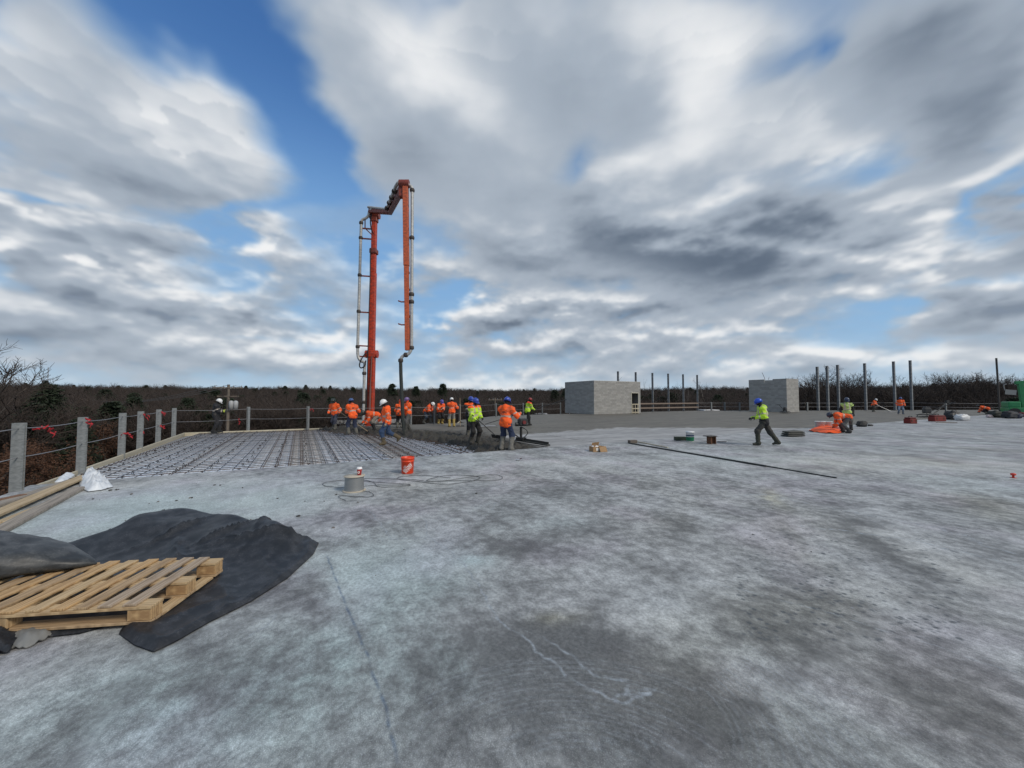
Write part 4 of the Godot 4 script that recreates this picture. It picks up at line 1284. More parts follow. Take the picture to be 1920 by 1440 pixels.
func utility_pole(label: String, base: Vector3, height: float, gear: bool) -> Node3D:
	var root := thing("utility_pole", label, "utility pole", base, 0.5)
	var wood := grain("pole_wood", Color(0.19, 0.16, 0.13), Color(0.11, 0.09, 0.075), Vector3(0.5, 0.5, 0.5), 0.9, 0.0, Vector2(1, 0.3), 1.0)
	var st := new_st()
	tube(st, [Vector3(0, -0.5, 0), Vector3(0, height, 0)], [0.2, 0.13], 8)
	obj("pole", st, wood, root)
	st = new_st()
	box(st, Vector3(0, height - 0.35, 0.12), Vector3(2.6, 0.12, 0.1))
	if gear: box(st, Vector3(0, height - 1.25, 0.12), Vector3(1.9, 0.1, 0.1))
	obj("crossarm", st, wood, root)
	for x in [-1.15, -0.4, 0.45, 1.15]:
		st = new_st()
		lathe(st, [Vector2(0.03, 0), Vector2(0.06, 0.05), Vector2(0.04, 0.1), Vector2(0.06, 0.15), Vector2(0.0, 0.2)], 8, Transform3D(Basis(), Vector3(x, height - 0.29, 0.12)))
		obj("insulator", st, mat(0.3, 0.3, 0.32, 0.3), root)
	if gear:
		for x in [0.75, 1.15]:
			st = new_st()
			lathe(st, [Vector2(0, 0), Vector2(0.22, 0), Vector2(0.22, 0.75), Vector2(0.15, 0.85), Vector2(0, 0.9)], 12, Transform3D(Basis(), Vector3(x - 0.45, height - 2.6, 0.3)))
			obj("transformer", st, mat(0.38, 0.39, 0.40, 0.5), root)
		st = new_st()
		tube(st, [Vector3(-0.4, height - 0.2, 0.12), Vector3(-0.7, height - 1.0, 0.2), Vector3(0.2, height - 1.7, 0.35)], 0.025, 5)
		tube(st, [Vector3(0.45, height - 0.2, 0.12), Vector3(0.95, height - 0.9, 0.2), Vector3(0.7, height - 1.7, 0.35)], 0.025, 5)
		tube(st, [Vector3(0.1, height - 2.6, 0.2), Vector3(1.6, height - 4.2, 0.3)], 0.02, 5)
		obj("jumper_wire", st, mat(0.03, 0.03, 0.03), root)
	return root
func build_far() -> void:
	var cream := mat(0.45, 0.38, 0.30)
	var brick := mat(0.26, 0.10, 0.07)
	var grey := mat(0.30, 0.30, 0.31)
	house("warehouse", "long low cream warehouse among the trees far behind the wires", 163, 330, 38, 20, -2.5, 4.0, cream, mat(0.5, 0.45, 0.4), 0.0, 1, 8, 0.2)
	house("brick_apartment_block", "red brick apartment block in the wood beyond the guard cables", 234, 290, 17, 14, -9.0, 8.4, brick, mat(0.3, 0.28, 0.26), 1.4, 3, 5, 0.25)
	house("grey_house", "grey-roofed house in the wood behind the worker in lime yellow", 1042, 120, 9.0, 7.0, -6.4, 4.4, grey, mat(0.36, 0.36, 0.37), 1.6, 1, 3, 0.4)
	house("white_house", "small white house half hidden in the wood behind the hose", 800, 260, 14, 9, -3.5, 3.5, mat(0.5, 0.5, 0.5), mat(0.3, 0.3, 0.3), 1.2, 1, 4, -0.3)
	house("low_shed", "low pale shed beside the road behind the crew in orange", 700, 58, 9.0, 4.0, -3.6, 1.7, mat(0.34, 0.34, 0.33), mat(0.3, 0.3, 0.3), 0.0, 1, 5, 0.3)
	car("white van parked beyond the deck edge by the tall columns", on_land(1322, 66) + Vector3(0, 7.1, 0), 0.2, mat(0.7, 0.7, 0.7, 0.3), true)
	car("silver car parked beyond the deck edge behind the lime-yellow worker", on_land(1010, 62) + Vector3(0, 7.1, 0), -0.2, mat(0.5, 0.5, 0.52, 0.3), false)
	var st := new_st()
	var c1 := on_land(1180, 64)
	box(st, c1 + Vector3(2, 6.9, 0), Vector3(70, 0.4, 14), Basis(Vector3.UP, 0.1))
	tag(obj("parking_terrace", st, mat(0.09, 0.09, 0.09)), "dark asphalt terrace beyond the far deck edge", "", "", "structure")
	# utility poles and their wires
	var p1 := at_depth(428, 747, 41)
	p1.y = land(p1.x, p1.z)
	var top1 := at_depth(427, 721, 41)
	utility_pole("wooden utility pole with transformers beside the worker in black", p1, top1.y - p1.y, true)
	var p2 := at_depth(164, 747, 92)
	p2.y = land(p2.x, p2.z)
	var top2 := at_depth(167, 746, 92)
	utility_pole("plain wooden utility pole far off in the brown wood", p2, top2.y - p2.y, false)
	for k in 3:
		var a := Vector3(top1.x - 0.9 + k * 0.8, top1.y - 0.1, top1.z + 0.3 - k * 0.3)
		var b := Vector3(top2.x - 0.9 + k * 0.8, top2.y - 0.1, top2.z + 0.3 - k * 0.3)
		var pts := []
		for q in 15:
			var f := q / 14.0
			pts.append(a.lerp(b, f) - Vector3(0, 1.3 * 4 * f * (1 - f), 0))
		st = new_st()
		tube(st, pts, 0.022, 4)
		tag(obj("power_line", st, mat(0.12, 0.12, 0.12)), "sagging power line strung between two wooden utility poles", "power line", "power lines")
	var p3 := at_depth(1050, 747, 62)
	p3.y = -5.0
	utility_pole("wooden utility pole beyond the guard posts behind the orange screed worker", at_depth(928, 747, 66) + Vector3(0, -8, 0), 8.1, false)
	var lamp := thing("street_lamp", "curved grey street lamp beside the doorway tower", "street lamp", at_depth(1068, 747, 52) + Vector3(0, -6.0, 0))
	st = new_st()
	tube(st, rounded([Vector3(0, 0, 0), Vector3(0, 7.2, 0), Vector3(0.25, 7.6, 0), Vector3(0.9, 7.7, 0)]), 0.07, 8)
	obj("lamp_post", st, mat(0.3, 0.3, 0.31, 0.5, 0.3), lamp)
	st = new_st()
	box(st, Vector3(1.1, 7.68, 0), Vector3(0.6, 0.12, 0.22), Basis(), 0.02)
	obj("lamp_head", st, mat(0.25, 0.25, 0.26), lamp)
	st = new_st()
	box(st, Vector3(0.05, 4.6, 0.1), Vector3(0.9, 1.1, 0.05))
	obj("lamp_banner", st, mat(0.5, 0.52, 0.52), lamp)
	var mast := thing("radio_mast", "thin lattice radio mast on the horizon above the oaks", "mast", at_depth(88, 747, 420) + Vector3(0, -6, 0))
	st = new_st()
	for k in 3:
		var a := TAU * k / 3.0
		tube(st, [Vector3(cos(a) * 0.7, 0, sin(a) * 0.7), Vector3(cos(a) * 0.3, 40, sin(a) * 0.3)], 0.13, 4)
	for k in 20:
		var w := 0.7 - k * 0.02
		beam(st, Vector3(-w, k * 2, 0), Vector3(w, k * 2 + 2, 0), 0.08, 0.08)
	obj("lattice", st, mat(0.25, 0.22, 0.22), mast)

# ---------- people: one continuous surface per body, meshed from a field of tapered capsules ----------
func skin_surface(bones: Array, cell: float, st: SurfaceTool, tint: Callable, crease := 0.0, sd := 1) -> void:
	var lo := Vector3(1e9, 1e9, 1e9)
	var hi := -lo
	for b in bones:
		var r: float = maxf(b[2], b[3]) + 0.09
		lo = lo.min(b[0] - Vector3.ONE * r).min(b[1] - Vector3.ONE * r)
		hi = hi.max(b[0] + Vector3.ONE * r).max(b[1] + Vector3.ONE * r)
	var nx := int((hi.x - lo.x) / cell) + 2
	var ny := int((hi.y - lo.y) / cell) + 2
	var nz := int((hi.z - lo.z) / cell) + 2
	var sum := PackedFloat32Array()
	sum.resize(nx * ny * nz)
	var near := {}
	var K := 42.0
	for b in bones:
		var pa: Vector3 = b[0]
		var ba: Vector3 = b[1] - b[0]
		var ra: float = b[2]
		var dr: float = b[3] - b[2]
		var len2 := maxf(ba.length_squared(), 1e-9)
		var m := maxf(b[2], b[3]) + 0.075
		var l: Vector3 = (pa.min(b[1]) - Vector3.ONE * m - lo) / cell
		var h: Vector3 = (pa.max(b[1]) + Vector3.ONE * m - lo) / cell
		for y in range(maxi(0, int(l.y)), mini(ny - 1, int(h.y) + 1)):
			for z in range(maxi(0, int(l.z)), mini(nz - 1, int(h.z) + 1)):
				var at := (y * nz + z) * nx
				for x in range(maxi(0, int(l.x)), mini(nx - 1, int(h.x) + 1)):
					var p := lo + Vector3(x, y, z) * cell - pa
					var f := clampf(p.dot(ba) / len2, 0.0, 1.0)
					var d := (p - ba * f).length() - ra - dr * f
					if d < 0.07:
						sum[at + x] += exp(-K * d)
						if d < cell * 1.6 and d > -cell * 3.0: near[at + x] = true
	# one vertex in each cell the surface crosses
	var index := {}
	var verts := PackedVector3Array()
	var sx := 1
	var sz := nx
	var sy := nx * nz
	var corner := [0, sx, sz, sx + sz, sy, sy + sx, sy + sz, sy + sx + sz]
	var offs := [Vector3(0, 0, 0), Vector3(1, 0, 0), Vector3(0, 0, 1), Vector3(1, 0, 1), Vector3(0, 1, 0), Vector3(1, 1, 0), Vector3(0, 1, 1), Vector3(1, 1, 1)]
	var edges := [[0, 1], [2, 3], [4, 5], [6, 7], [0, 2], [1, 3], [4, 6], [5, 7], [0, 4], [1, 5], [2, 6], [3, 7]]
	var seen := {}
	for n in near:
		for c in corner:
			var q: int = n - c
			if seen.has(q) or q < 0: continue
			seen[q] = true
			if q + corner[7] >= sum.size(): continue
			var mask := 0
			for k in 8:
				if sum[q + corner[k]] > 1.0: mask |= 1 << k
			if mask == 0 or mask == 255: continue
			var mid := Vector3.ZERO
			var cnt := 0
			for e in edges:
				var ia: bool = mask & (1 << e[0])
				var ib: bool = mask & (1 << e[1])
				if ia == ib: continue
				var va := log(maxf(sum[q + corner[e[0]]], 1e-3))
				var vb := log(maxf(sum[q + corner[e[1]]], 1e-3))
				mid += offs[e[0]].lerp(offs[e[1]], va / (va - vb))
				cnt += 1
			var qy := q / sy
			var qz := (q - qy * sy) / sz
			var qx := q - qy * sy - qz * sz
			index[q] = verts.size()
			verts.append(lo + (Vector3(qx, qy, qz) + mid / cnt) * cell)
	var base := 0
	st.set_smooth_group(7)
	var cols := []
	for v in verts: cols.append(tint.call(v))
	if crease > 0.0:      # folds of the cloth
		var cn := fnl(5.5, 3, sd)
		for k in verts.size():
			var v := verts[k]
			verts[k] = v + Vector3(cn.get_noise_3d(v.x, v.y * 1.7, v.z), cn.get_noise_3d(v.x + 30.0, v.y, v.z), cn.get_noise_3d(v.x, v.y * 1.7, v.z + 30.0)) * crease
	var emit := func(a: int, b: int, c: int, d: int, flip: bool) -> void:
		var o := [index[a], index[b], index[c], index[a], index[c], index[d]]
		if flip: o.reverse()
		for i in o:
			st.set_color(cols[i])
			st.add_vertex(verts[i])
	for q in index:
		for ax in 3:
			var step: int = [sx, sy, sz][ax]
			var u: int = [sy, sz, sx][ax]
			var w: int = [sz, sx, sy][ax]
			if q + step >= sum.size(): continue
			var ia: bool = sum[q] > 1.0
			var ib: bool = sum[q + step] > 1.0
			if ia == ib: continue
			if index.has(q - u) and index.has(q - w) and index.has(q - u - w):
				emit.call(q, q - u, q - u - w, q - w, ia)
func two_bone(a: Vector3, c: Vector3, l1: float, l2: float, pole: Vector3) -> Array:
	var d := c - a
	var dist := clampf(d.length(), 0.05, (l1 + l2) * 0.998)
	var dir := d.normalized()
	c = a + dir * dist
	var x := (l1 * l1 - l2 * l2 + dist * dist) / (2.0 * dist)
	var h := sqrt(maxf(0.0, l1 * l1 - x * x))
	var p := (pole - dir * pole.dot(dir)).normalized()
	return [a + dir * x + p * h, c]
func finger_hand(st: SurfaceTool, wrist: Vector3, elbow: Vector3, palm_to: Vector3, left: bool, curl: float) -> void:
	var d := (wrist - elbow).normalized()
	var n := (palm_to - d * palm_to.dot(d)).normalized()   # the way the palm faces
	var side := d.cross(n) * (1.0 if left else -1.0)        # towards the thumb
	tube(st, [wrist - d * 0.02, wrist + d * 0.03, wrist + d * 0.07, wrist + d * 0.095], [0.028, 0.036, 0.040, 0.030], 8)
	for k in 4:
		var root := wrist + d * 0.085 + side * (0.028 - 0.019 * k)
		var l: float = [0.068, 0.078, 0.072, 0.056][k]
		var p := [root]
		var dir := d
		for q in 3:
			dir = (dir + n * curl * 0.55).normalized()
			p.append(p[-1] + dir * l * [0.45, 0.32, 0.23][q])
		tube(st, p, [0.0105, 0.010, 0.009, 0.007], 5)
	var tr := wrist + d * 0.035 + side * 0.034
	tube(st, [tr, tr + side * 0.03 + d * 0.025 + n * 0.012, tr + side * 0.036 + d * 0.055 + n * 0.035], [0.014, 0.012, 0.009], 5)
func head_shape(st: SurfaceTool, c: Vector3, b: Basis, skin: Color, cover: Color, style: String) -> void:
	# skull, brow, nose, lips, chin, ears; a balaclava or hood covers what the photo shows covered
	st.set_smooth_group(8)
	var rows := 16
	var cols := 22
	var pts := []
	var tints := []
	for j in rows + 1:
		var th := PI * j / rows
		for i in cols:
			var ph := TAU * i / cols
			var d := Vector3(sin(th) * sin(ph), cos(th), sin(th) * cos(ph))    # +z is the face
			var r := Vector3(0.076, 0.112, 0.096)
			var p := d * r
			if d.y < -0.2: p.x *= 1.0 + 0.32 * (d.y + 0.2); 
			var front := maxf(0.0, d.z)
			p.z += 0.022 * exp(-pow(d.x / 0.16, 2.0) - pow((d.y + 0.18) / 0.17, 2.0)) * front * 1.3   # nose
			p.z += 0.008 * exp(-pow((d.y - 0.14) / 0.08, 2.0)) * front                              # brow
			p.z -= 0.008 * exp(-pow((absf(d.x) - 0.36) / 0.16, 2.0) - pow((d.y - 0.02) / 0.09, 2.0)) * front   # eye sockets
			p.z += 0.006 * exp(-pow(d.x / 0.3, 2.0) - pow((d.y + 0.55) / 0.08, 2.0)) * front        # lips
			p.x += signf(d.x) * 0.014 * exp(-pow((absf(d.x) - 1.0) / 0.12, 2.0) - pow((d.y + 0.05) / 0.22, 2.0) - pow((d.z + 0.1) / 0.2, 2.0))   # ears
			var col := skin
			if d.z > 0.5 and absf(absf(d.x) - 0.36) < 0.13 and absf(d.y - 0.02) < 0.07: col = Color(0.03, 0.025, 0.02)
			elif d.z > 0.55 and absf(d.x) < 0.25 and absf(d.y + 0.55) < 0.06: col = Color(skin.r * 0.75, skin.g * 0.5, skin.b * 0.5)
			if d.y > 0.35 or (d.z < 0.05 and d.y > -0.35): col = Color(0.02, 0.016, 0.013)          # hair under the helmet
			if style == "mask" and (d.y < -0.08 or d.z < 0.35): col = cover
			if style == "hood" and d.z < 0.45: col = cover
			if style == "hood" and d.z < 0.45: p *= 1.14
			pts.append(c + b * p)
			tints.append(col)
	for j in rows:
		for i in cols:
			var i2 := (i + 1) % cols
			for q in [j * cols + i, j * cols + i2, (j + 1) * cols + i2, j * cols + i, (j + 1) * cols + i2, (j + 1) * cols + i]:
				st.set_color(tints[q])
				st.add_vertex(pts[q])
func helmet(parent: Node, c: Vector3, b: Basis, col: Color) -> void:
	var st := new_st()
	var xf := Transform3D(b, c + b * Vector3(0, 0.015, -0.004))
	lathe(st, [Vector2(0.118, 0.0), Vector2(0.122, 0.03), Vector2(0.116, 0.07), Vector2(0.096, 0.108), Vector2(0.06, 0.132), Vector2(0.02, 0.142), Vector2(0.0, 0.143)], 20, xf, Vector2(0.90, 1.12))
	lathe(st, [Vector2(0.118, 0.0), Vector2(0.140, -0.006), Vector2(0.140, -0.011), Vector2(0.110, -0.004)], 20, xf, Vector2(0.90, 1.12))
	# peak over the brow and the ridge along the crown
	st.set_smooth_group(-1)
	for k in 6:
		var a := -0.75 + k * 0.25
		var a2 := a + 0.25
		var f := func(an: float, r: float, y: float) -> Vector3: return xf * Vector3(sin(an) * r * 0.92, y, cos(an) * r * 1.12)
		quad(st, f.call(a, 0.132, -0.004), f.call(a, 0.132 + 0.035 * cos(a), -0.018), f.call(a2, 0.132 + 0.035 * cos(a2), -0.018), f.call(a2, 0.132, -0.004))
		quad(st, f.call(a2, 0.132, -0.012), f.call(a2, 0.132 + 0.035 * cos(a2), -0.022), f.call(a, 0.132 + 0.035 * cos(a), -0.022), f.call(a, 0.132, -0.012))
	var ridge := []
	for k in 9:
		var a := lerpf(-1.15, 1.15, k / 8.0)
		ridge.append(xf * Vector3(0, 0.035 + cos(a) * 0.108, sin(a) * 0.118))
	tube(st, ridge, 0.013, 5)
	obj("helmet", st, mat(col.r, col.g, col.b, 0.28), parent)
const ORANGE := Color(0.92, 0.115, 0.014)
const LIME := Color(0.50, 0.78, 0.035)
const SILVER := Color(0.46, 0.40, 0.34)
const JEANS := Color(0.035, 0.055, 0.105)
const BLACK := Color(0.014, 0.014, 0.016)
const MUD := Color(0.11, 0.105, 0.09)
# turn: the way the person faces (0 towards the near side of the slab, 90 to its right). Feet, hands: metres in the person's own axes (x to their left, y up, z ahead).
func person(label: String, at: Vector3, turn: float, o: Dictionary) -> Node3D:
	var root := thing("person", label, "person", at, deg_to_rad(turn) - atan2(at.x, -at.z), "construction workers on the deck")
	var sc: float = o.get("size", 1.0)
	root.scale = Vector3(sc, sc, sc)
	var lean: float = deg_to_rad(o.get("lean", 4.0))
	var roll: float = deg_to_rad(o.get("roll", 0.0))
	var hip := Vector3(0, o.get("hip", 0.93), o.get("hip_z", 0.0))
	var up := Vector3(sin(roll), cos(lean), sin(lean)).normalized()
	var fwd := Vector3(0, -sin(lean), cos(lean))
	var lx := up.cross(fwd).normalized()
	lx = Vector3.RIGHT.rotated(Vector3.UP, deg_to_rad(o.get("twist", 0.0))) if absf(o.get("twist", 0.0)) > 0 else lx
	var chest := hip + up * 0.34
	var neck := hip + up * 0.50
	var lh: Vector3 = o.get("lh", Vector3(0.26, 0.85, 0.12))
	var rh: Vector3 = o.get("rh", Vector3(-0.26, 0.85, 0.12))
	var lf: Vector3 = o.get("lf", Vector3(0.12, 0.09, 0.0))
	var rf: Vector3 = o.get("rf", Vector3(-0.12, 0.09, 0.0))
	var sl := neck + lx * 0.185 - up * 0.05
	var sr := neck - lx * 0.185 - up * 0.05
	var el := two_bone(sl, lh, 0.29, 0.26, Vector3(0.5, -0.6, -0.6) - up * 0.4)
	var er := two_bone(sr, rh, 0.29, 0.26, Vector3(-0.5, -0.6, -0.6) - up * 0.4)
	var hl := hip + Vector3(0.095, -0.02, 0)
	var hr := hip + Vector3(-0.095, -0.02, 0)
	var kl := two_bone(hl, lf, 0.43, 0.43, Vector3(0.15, 0, 1))
	var kr := two_bone(hr, rf, 0.43, 0.43, Vector3(-0.15, 0, 1))
	var tl: Vector3 = kl[1] + (o.get("lt", Vector3(0.03, -0.045, 0.15)) as Vector3)
	var tr: Vector3 = kr[1] + (o.get("rt", Vector3(-0.03, -0.045, 0.15)) as Vector3)
	var pants: Color = o.get("pants", JEANS)
	var boots: Color = o.get("boots", MUD)
	var jacket: Color = o.get("jacket", ORANGE)
	var skin: Color = o.get("skin", Color(0.36, 0.20, 0.13))
	var glove: Color = o.get("glove", Color(0.05, 0.05, 0.05))
	var high: float = o.get("boot_top", 0.22)
	var legs := [
		[hl, kl[0], 0.108, 0.088], [kl[0], kl[1], 0.086, 0.070], [hr, kr[0], 0.108, 0.088], [kr[0], kr[1], 0.086, 0.070],
		[kl[1] + Vector3(0, -0.02, -0.03), tl, 0.056, 0.046], [kr[1] + Vector3(0, -0.02, -0.03), tr, 0.056, 0.046]]
	var bones := [[hl + Vector3(-0.02, 0, 0), hr + Vector3(0.02, 0, 0), 0.108, 0.108], [hip, chest, 0.115, 0.13], [chest, neck - up * 0.05, 0.13, 0.10], [sl, sr, 0.075, 0.075],
		[neck - up * 0.04, neck + up * 0.09, 0.062, 0.056], [sl, el[0], 0.068, 0.052], [el[0], el[1], 0.050, 0.036], [sr, er[0], 0.068, 0.052], [er[0], er[1], 0.050, 0.036]] + legs
	var seg := func(p: Vector3, a: Vector3, b: Vector3) -> Vector2:
		var ba := b - a
		var f := clampf((p - a).dot(ba) / ba.length_squared(), 0.0, 1.0)
		return Vector2((p - a - ba * f).length(), f)
	var soil := fnl(9.0, 3, 5)
	var body_tint := func(p: Vector3) -> Color:
		var dl: Vector2 = seg.call(p, kl[0], kl[1])
		var dr: Vector2 = seg.call(p, kr[0], kr[1])
		var shin := dl if dl.x < dr.x else dr
		var foot := minf((seg.call(p, kl[1], tl) as Vector2).x, (seg.call(p, kr[1], tr) as Vector2).x)
		var leg := minf(shin.x, minf((seg.call(p, hl, kl[0]) as Vector2).x, (seg.call(p, hr, kr[0]) as Vector2).x))
		var trunk := minf((seg.call(p, hip, neck) as Vector2).x - 0.06, minf((seg.call(p, sl, el[0]) as Vector2).x, (seg.call(p, sr, er[0]) as Vector2).x))
		var f := 1.0 + 0.30 * soil.get_noise_3dv(p)
		if foot < 0.07 or (shin.x < 0.11 and shin.y > 1.0 - high / 0.43): return Color(boots.r * f, boots.g * f, boots.b * f)
		if minf((seg.call(p, el[0], el[1]) as Vector2).x, (seg.call(p, er[0], er[1]) as Vector2).x) < 0.06: return glove
		if leg < trunk + 0.03 or p.y < hip.y: return Color(pants.r * f, pants.g * f, pants.b * f)
		return Color(0.02, 0.02, 0.02)
	var st := SurfaceTool.new()
	st.begin(Mesh.PRIMITIVE_TRIANGLES)
	skin_surface(bones, 0.024, st, body_tint, 0.018, hash(label) % 97)
	var hb := Basis.from_euler(Vector3(deg_to_rad(o.get("nod", 10.0)) + lean * 0.55, deg_to_rad(o.get("look", 0.0)), 0))
	var hc := neck + up * 0.10 + hb * Vector3(0, 0.10, 0.02)
	head_shape(st, hc, hb, skin, o.get("cover", BLACK), o.get("style", "mask"))
	st.set_color(glove)
	finger_hand(st, el[1], el[0], o.get("lp", Vector3(-1, -0.2, 0.3)), true, o.get("curl", 0.9))
	finger_hand(st, er[1], er[0], o.get("rp", Vector3(1, -0.2, 0.3)), false, o.get("curl", 0.9))
	obj("body", st, vmat(0.9), root)
	# jacket: its own surface over the body, banded with reflective tape
	var hem: float = o.get("hem", 0.06)
	var vest: bool = o.get("vest", false)
	var jb := [[hip - up * hem * 0.6 + lx * 0.085, hip - up * hem * 0.6 - lx * 0.085, 0.122, 0.122], [hip + up * 0.04 + lx * 0.07, hip + up * 0.04 - lx * 0.07, 0.135, 0.135], [hip + up * 0.02, chest, 0.15, 0.158], [chest, neck - up * 0.07, 0.158, 0.115], [sl - up * 0.01, sr - up * 0.01, 0.098, 0.098],
		[neck - up * 0.05, neck + up * 0.02, 0.088, 0.080]]
	if not vest:
		jb += [[sl, el[0], 0.090, 0.074], [el[0], el[0].lerp(el[1], 0.93), 0.074, 0.058], [sr, er[0], 0.090, 0.074], [er[0], er[0].lerp(er[1], 0.93), 0.074, 0.058]]
		if o.get("hood", true): jb.append([neck - fwd * 0.10 + up * 0.02, neck - fwd * 0.11 - up * 0.06, 0.07, 0.06])
	var fold := fnl(7.0, 2, hash(label) % 100)
	var lower: Color = o.get("lower", jacket)
	var coat_tint := func(p: Vector3) -> Color:
		var tv := (p - hip).dot(up)
		var across := (p - hip).dot(lx)
		var da: Vector2 = seg.call(p, sl, el[0])
		var db: Vector2 = seg.call(p, sr, er[0])
		var ua := da if da.x < db.x else db
		var dc: Vector2 = seg.call(p, el[0], el[1])
		var de: Vector2 = seg.call(p, er[0], er[1])
		var fa := dc if dc.x < de.x else de
		var axis: float = (seg.call(p, hip - up * 0.1, neck) as Vector2).x
		var f := 1.0 + 0.10 * soil.get_noise_3dv(p * 0.7)
		var arm := minf(ua.x, fa.x) < axis - 0.055
		var band := false
		if arm and not vest:
			if fa.x < ua.x: band = absf(fa.y - 0.5) < 0.09
			else: band = absf(ua.y - 0.6) < 0.07
		else:
			band = absf(tv - 0.20) < 0.030 or (o.get("braces", false) and tv > 0.20 and absf(absf(across) - 0.10) < 0.026) or (o.get("hem_band", false) and absf(tv - 0.045) < 0.024)
		if band: return SILVER * f
		if o.has("cuff") and arm and fa.x < ua.x and fa.y > 0.8: return o.cuff
		if tv < 0.10 and o.has("lower"): return lower
		if o.get("print", false) and not arm and (p - hip).dot(fwd) < -0.1 and tv > 0.27 and tv < 0.36 and absf(across) < 0.085 and fold.get_noise_3dv(p * 6.0) > -0.12: return Color(0.06, 0.02, 0.02)
		if o.has("collar") and tv > 0.47: return o.collar
		if o.has("sleeve") and arm: return o.sleeve
		var grime := clampf((soil.get_noise_3dv(p * 0.5 + Vector3(9, 0, 0)) - 0.12) * 1.6, 0.0, 0.55)
		return (jacket * f).lerp(Color(0.12, 0.10, 0.08), grime)
	st = SurfaceTool.new()
	st.begin(Mesh.PRIMITIVE_TRIANGLES)
	for b in jb:
		var wob := fold.get_noise_3dv(b[1] * 3.0) * 0.02
		b[2] += wob
		b[3] += wob * 0.5
	skin_surface(jb, 0.024, st, coat_tint, 0.030, hash(label) % 89)
	obj("vest" if vest else "jacket", st, vmat(0.75), root)
	if o.get("helmet", Color(0, 0, 0, 0)).a > 0: helmet(root, hc, hb, o.helmet)
	return root
